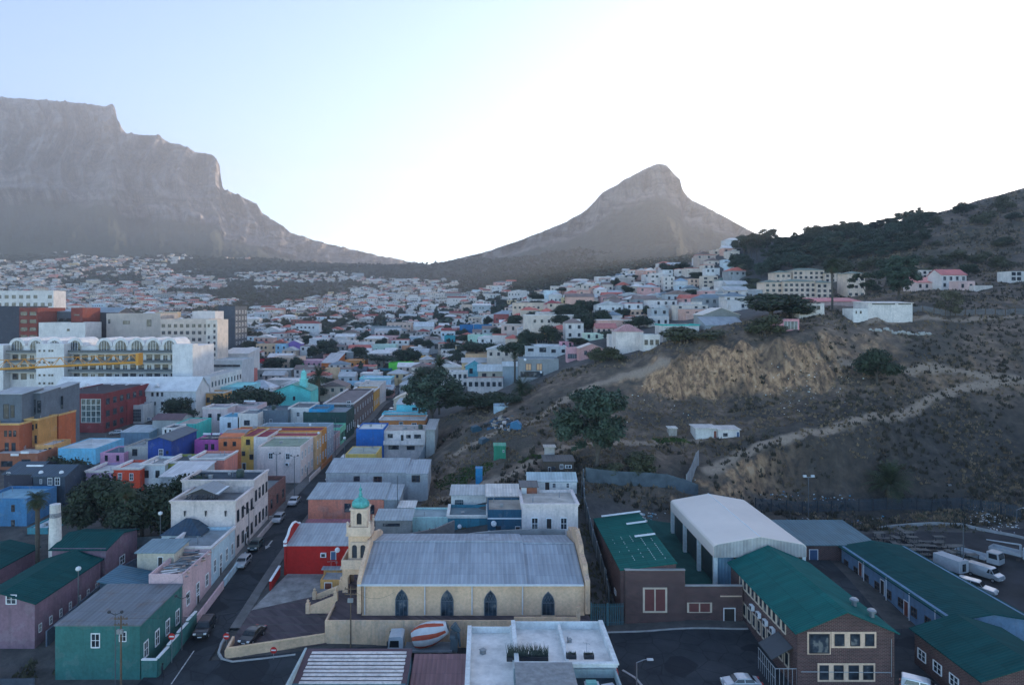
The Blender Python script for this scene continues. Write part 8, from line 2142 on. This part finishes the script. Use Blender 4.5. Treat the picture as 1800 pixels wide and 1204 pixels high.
pole('dark pole by the green corner of the salmon annex', -16.2, 128.5, tp(836, 128.5), 'plain', 0.08, name='pole', cat='pole')
pole('thin washing pole on the quarry bank', -2.6, 150, tp(775, 150), 'plain', 0.05, name='pole', cat='pole')
def no_entry(label, X, Y, top):
    z = gz(X, Y); h = tp(top, Y) - z
    t = thing('no_entry_sign', label, 'road sign', (X, Y, z))
    b = MB(); b.tube((0, 0, -0.2), (0, 0, h), 0.04, n=6); b.build('pole', M_STEEL, t)
    b = MB(); n = 18; c = [(0.42 * math.cos(2 * math.pi * k / n), 0.42 * math.sin(2 * math.pi * k / n)) for k in range(n)]
    b.add([(x, -0.05, h - 0.42 + z_) for x, z_ in c] + [(x, -0.03, h - 0.42 + z_) for x, z_ in c], [tuple(range(n)), tuple(range(2 * n - 1, n - 1, -1))] + [(k, (k + 1) % n, n + (k + 1) % n, n + k) for k in range(n)])
    d = b.build('disc', plain((0.5, 0.02, 0.02), 0.4, name='sign_red'), t)
    b = MB(); b.box(-0.3, 0.3, -0.065, -0.052, h - 0.50, h - 0.34); b.build('white_bar', M_WHITE, d)
no_entry('no entry sign in front of the green yard wall', -39.0, 85.4, 1112)
no_entry('no entry sign on the kerb corner of the forecourt', -33.6, 89.2, 1112)
no_entry('no entry sign in front of the low peach wall', -26.5, 86.2, 1136)
# wires along the street
b = MB()
for (a, q) in (((-42.6, 80.2, tp(1086, 80.2)), (-40.4, 117.5, tp(897, 117.5))), ((-42.6, 80.2, tp(1090, 80.2)), (-36.6, 66, -38)), ((-17.3, 88.9, tp(1034, 88.9)), (-42.6, 80.2, tp(1086, 80.2))), ((-17.3, 88.9, tp(1034, 88.9)), (-12.0, 91.9, -38.3)), ((-40.4, 117.5, tp(897, 117.5)), (-40.6, 146.5, tp(803, 146.5)))):
    a, q = Vector(a), Vector(q); pr_ = None
    for k in range(13):
        t = k / 12; p = a.lerp(q, t) - Vector((0, 0, 1.1 * 4 * t * (1 - t)))
        if pr_ is not None: b.tube(pr_, p, 0.012, n=3, cap=False)
        pr_ = p
tag(b.build('overhead_wires', M_DARK), 'thin overhead wires strung between the street poles', 'wires')
# chimney, washing, yard clutter
cy = thing('chimney_stack', 'white tapering chimney stack with a sooty band beside the fan palm', 'chimney', Vector((-67.0, 106.8, gz(-67, 106.8))))
b = MB(); z0 = tp(946, 106.8) - cy.location.z; z1 = tp(886, 106.8) - cy.location.z
b.lathe((0, 0, 0), [(0.92, -0.5), (0.9, z0), (0.74, z1 - 0.1), (0.78, z1), (0.62, z1 + 0.05)], 20); b.build('shaft', plaster(A((176, 180, 186)), dirt=0.7), cy, True)
b = MB(); b.lathe((0, 0, z1 - 2.0), [(0.80, 0), (0.80, 0.05), (0.785, 0.7), (0.78, 0.72)], 20); b.build('soot_band', blotch((0.2, 0.2, 0.21), 'soot', 2.0, 0.4, 1.9), cy, True)
wl = thing('washing_line', 'washing hung along the front of the deep teal house', 'washing line', at(858, 932, 116.4))
for k in range(9):
    b = MB(); w = rg.uniform(0.35, 0.6); hgt = rg.uniform(0.5, 0.9); x = k * 0.5
    sag = -0.45 * 4 * (k / 8) * (1 - k / 8)
    b.add([(x, 0, sag), (x + w, 0.02, sag - 0.03), (x + w * 0.95, 0.06, sag - hgt), (x + w * 0.5, -0.03, sag - hgt * 1.05), (x + 0.02, 0.04, sag - hgt)], [(0, 1, 2, 3, 4)])
    b.build('garment', plain(rg.choice([(0.6, 0.62, 0.66), (0.55, 0.4, 0.5), (0.62, 0.6, 0.6), (0.35, 0.42, 0.55)]), 0.9, name='cloth'), wl)
b = MB(); b.tube((-0.3, 0, 0.15), (2.2, 0, -0.43), 0.012, n=3).tube((2.2, 0, -0.43), (4.8, 0, 0.15), 0.012, n=3); b.build('line', M_DARK, wl)
tb_ = MB(); tb_.box(-0.95, 0.95, -0.5, 0.5, 0.72, 0.78, 0)
for sx in (-0.8, 0.8):
    for sy in (-0.4, 0.4): tb_.box(sx - 0.04, sx + 0.04, sy - 0.04, sy + 0.04, 0, 0.72, 1)
TOPM = tb_.mesh('desk', [blotch((0.13, 0.125, 0.115), 'desk_top', 1.0), M_DARK])
for k in range(34):
    X, Y = 70.9 + (k % 6) * 2.15 + rg.uniform(-0.4, 0.4), 113.6 + (k // 6) * 2.0 + rg.uniform(-0.4, 0.4)
    n = rg.choice([1, 1, 2, 2, 3])
    for j in range(n):
        o = link(bpy.data.objects.new('desk', TOPM)); o.location = (X, Y, gz(X, Y) + 0.78 * j); o.rotation_euler = (0, 0, rg.choice([0, 0, 1.57]) + rg.uniform(-0.15, 0.15))
        tag(o, 'discarded school desk stacked in the yard behind the classroom block', 'desk', 'discarded desks in the yard')
# junk on the roof of the pale pink house
heap_b = MB(); mj = [plain(A(c), 0.7, name='roof_junk') for c in ((176, 180, 186), (110, 124, 136), (60, 66, 74), (150, 130, 120))]
for k in range(46):
    x, y = rg.uniform(-45.8, -42.0), rg.uniform(94.6, 103.5); L = rg.uniform(0.6, 3.0); a = rg.uniform(-0.35, 0.35); z = -37.55 + rg.uniform(0, 0.55)
    ca, sa = math.cos(a), math.sin(a); w = rg.uniform(0.08, 0.4)
    L = min(L, (-41.9 - x) * 1.0 + 0.8)
    heap_b.add([(x, y, z), (x + L * ca, y + L * sa, z + 0.1), (x + L * ca - w * sa, y + L * sa + w * ca, z + 0.1), (x - w * sa, y + w * ca, z), (x, y, z + 0.1), (x + L * ca, y + L * sa, z + 0.2), (x + L * ca - w * sa, y + L * sa + w * ca, z + 0.2), (x - w * sa, y + w * ca, z + 0.1)], [(0, 1, 5, 4), (1, 2, 6, 5), (2, 3, 7, 6), (3, 0, 4, 7), (4, 5, 6, 7)], rg.randrange(4))
tag(heap_b.build('roof_junk', mj), 'planks and scrap lying over the roof of the pale pink house', 'junk', kind='stuff')
# front garden walls down the left of the street
wall_run('pale pink front wall of the junk roof house', [(-41.3, 94.0), (-39.6, 94.0), (-39.5, 103.6)], 1.2, 0.22, plaster(A((170, 150, 160))))
wall_run('pale blue front wall of the terrace', [(-39.6, 104.2), (-39.6, 113.5)], 1.1, 0.22, plaster(lb))
wall_run('grey stoep wall in front of the white two storey house', [(-41.2, 119), (-39.9, 119), (-39.9, 131.0), (-41.2, 131.0)], 0.9, 0.25, plaster(A((150, 146, 150))))
wall_run('white front wall of the big corner house', [(-40.2, 157.5), (-40.2, 168)], 1.1, 0.22, plaster(A((200, 192, 196))))
wall_run('brown stone front wall of the marigold house', [(-40.2, 169), (-40.2, 181)], 1.2, 0.22, plaster(A((150, 96, 60))))
wall_run('dim blue yard wall beside the pink row', [(-57.0, 89), (-56.6, 106), (-53.5, 116)], 2.0, 0.2, plaster(A((70, 84, 104))))
wall_run('blue grey back wall of the green corner house yard', [(-69, 80), (-53, 80.6)], 1.0, 0.2, plaster(A((60, 70, 84))))
wall_run('pale yard wall below the dark tree clump', [(-66, 117.5), (-56, 119), (-50.5, 119)], 1.6, 0.2, plaster(A((110, 124, 136))))
# plants on the roofs
def planter(label, px, py, Y, w, n, hgt, name='planter'):
    p = at(px, py, Y); t = thing(name, label, 'planter', p)
    b = MB(); b.box(-w / 2, w / 2, -0.3, 0.3, 0, 0.45); b.build('trough', M_DARK, t)
    b = MB()
    for k in range(n):
        x = rg.uniform(-w / 2, w / 2); a = rg.uniform(0, 6.28); h_ = hgt * rg.uniform(0.5, 1)
        b.add([(x - 0.05, 0, 0.4), (x + 0.05, 0.02, 0.4), (x + 0.3 * math.cos(a) * h_, 0.3 * math.sin(a), 0.4 + h_)], [(0, 1, 2)])
    b.build('grass_plant', leaf_mat((0.05, 0.065, 0.06), 'planter_grass', sc=2.0), t)
planter('long dark trough of tall grasses on the white roof', 927, 1160, 75.6, 4.6, 260, 1.7)
planter('left of the two small window boxes on the white roof', 1004, 1156, 75.2, 1.1, 40, 0.4)
planter('right of the two small window boxes on the white roof', 1035, 1156, 75.2, 1.1, 40, 0.4)
for i, (X, Y, w, d, c, lab) in enumerate(((11.3, 71.3, 1.5, 0.8, (0.5, 0.5, 0.5), 'pale lounger with a mint cushion on the roof terrace'), (13.0, 70.8, 1.3, 1.0, (0.45, 0.45, 0.45), 'pale tilted table on the roof terrace'), (11.6, 69.8, 1.4, 0.8, (0.06, 0.1, 0.14), 'dark blue bench on the roof terrace'))):
    t = thing(('lounger', 'table', 'bench')[i], lab, ('lounger', 'table', 'bench')[i], (X, Y, -39.64), 0.3 * i)
    b = MB(); b.box(-w / 2, w / 2, -d / 2, d / 2, 0.32, 0.42); b.build('seat' if i != 1 else 'table_top', plain(c, 0.7, name='furniture'), t)
    for sx in (-1, 1):
        for sy in (-1, 1):
            b = MB(); b.box(sx * w * 0.42 - 0.04, sx * w * 0.42 + 0.04, sy * d * 0.4 - 0.04, sy * d * 0.4 + 0.04, 0, 0.32); b.build('leg', M_DARK, t)
    if i == 0:
        b = MB(); b.box(-0.6, 0.5, -0.35, 0.35, 0.425, 0.6); b.build('cushion', plain((0.2, 0.45, 0.4), 0.8, name='cushion'), t)
# the pedestrian at the corner
pt = thing('person', 'person in dark clothes walking past the green yard wall corner', 'person', Vector((-38.7, 82.2, gz(-38.7, 82.2) + 0.06)), R(30))
J = [(0, 0, 0.95), (0, 0, 1.15), (0, 0, 1.40), (0, 0.0, 1.50), (0.03, 0, 1.58), (0.05, 0, 1.68), (-0.02, 0.10, 0.92), (0.12, 0.11, 0.50), (0.10, 0.11, 0.08), (0.24, 0.11, 0.04), (0.02, -0.10, 0.92), (-0.05, -0.11, 0.50), (-0.25, -0.11, 0.12), (-0.14, -0.11, 0.04), (0, 0.19, 1.38), (-0.06, 0.24, 1.12), (0.08, 0.24, 0.90), (0, -0.19, 1.38), (0.04, -0.24, 1.12), (0.2, -0.22, 0.95)]
E = [(0, 1), (1, 2), (2, 3), (3, 4), (4, 5), (0, 6), (6, 7), (7, 8), (8, 9), (0, 10), (10, 11), (11, 12), (12, 13), (2, 14), (14, 15), (15, 16), (2, 17), (17, 18), (18, 19)]
RR = [0.15, 0.15, 0.16, 0.06, 0.08, 0.10, 0.10, 0.07, 0.05, 0.045, 0.10, 0.07, 0.05, 0.045, 0.075, 0.055, 0.04, 0.075, 0.055, 0.04]
me = bpy.data.meshes.new('body'); me.from_pydata(J, E, [])
o = link(bpy.data.objects.new('body', me), pt)
sk = o.modifiers.new('skin', 'SKIN'); sub = o.modifiers.new('sub', 'SUBSURF'); sub.levels = sub.render_levels = 1
for k, v in enumerate(me.skin_vertices[0].data): v.radius = (RR[k], RR[k]); v.use_root = (k == 0)
me.materials.append(plain((0.02, 0.022, 0.03), 0.9, name='dark_clothes'))
b = MB(); b.lathe((0.05, 0, 1.64), [(0.09, 0), (0.115, 0.08), (0.09, 0.16), (0.02, 0.19)], 10); b.build('hair', plain((0.012, 0.01, 0.01), 0.8, name='hair'), pt)
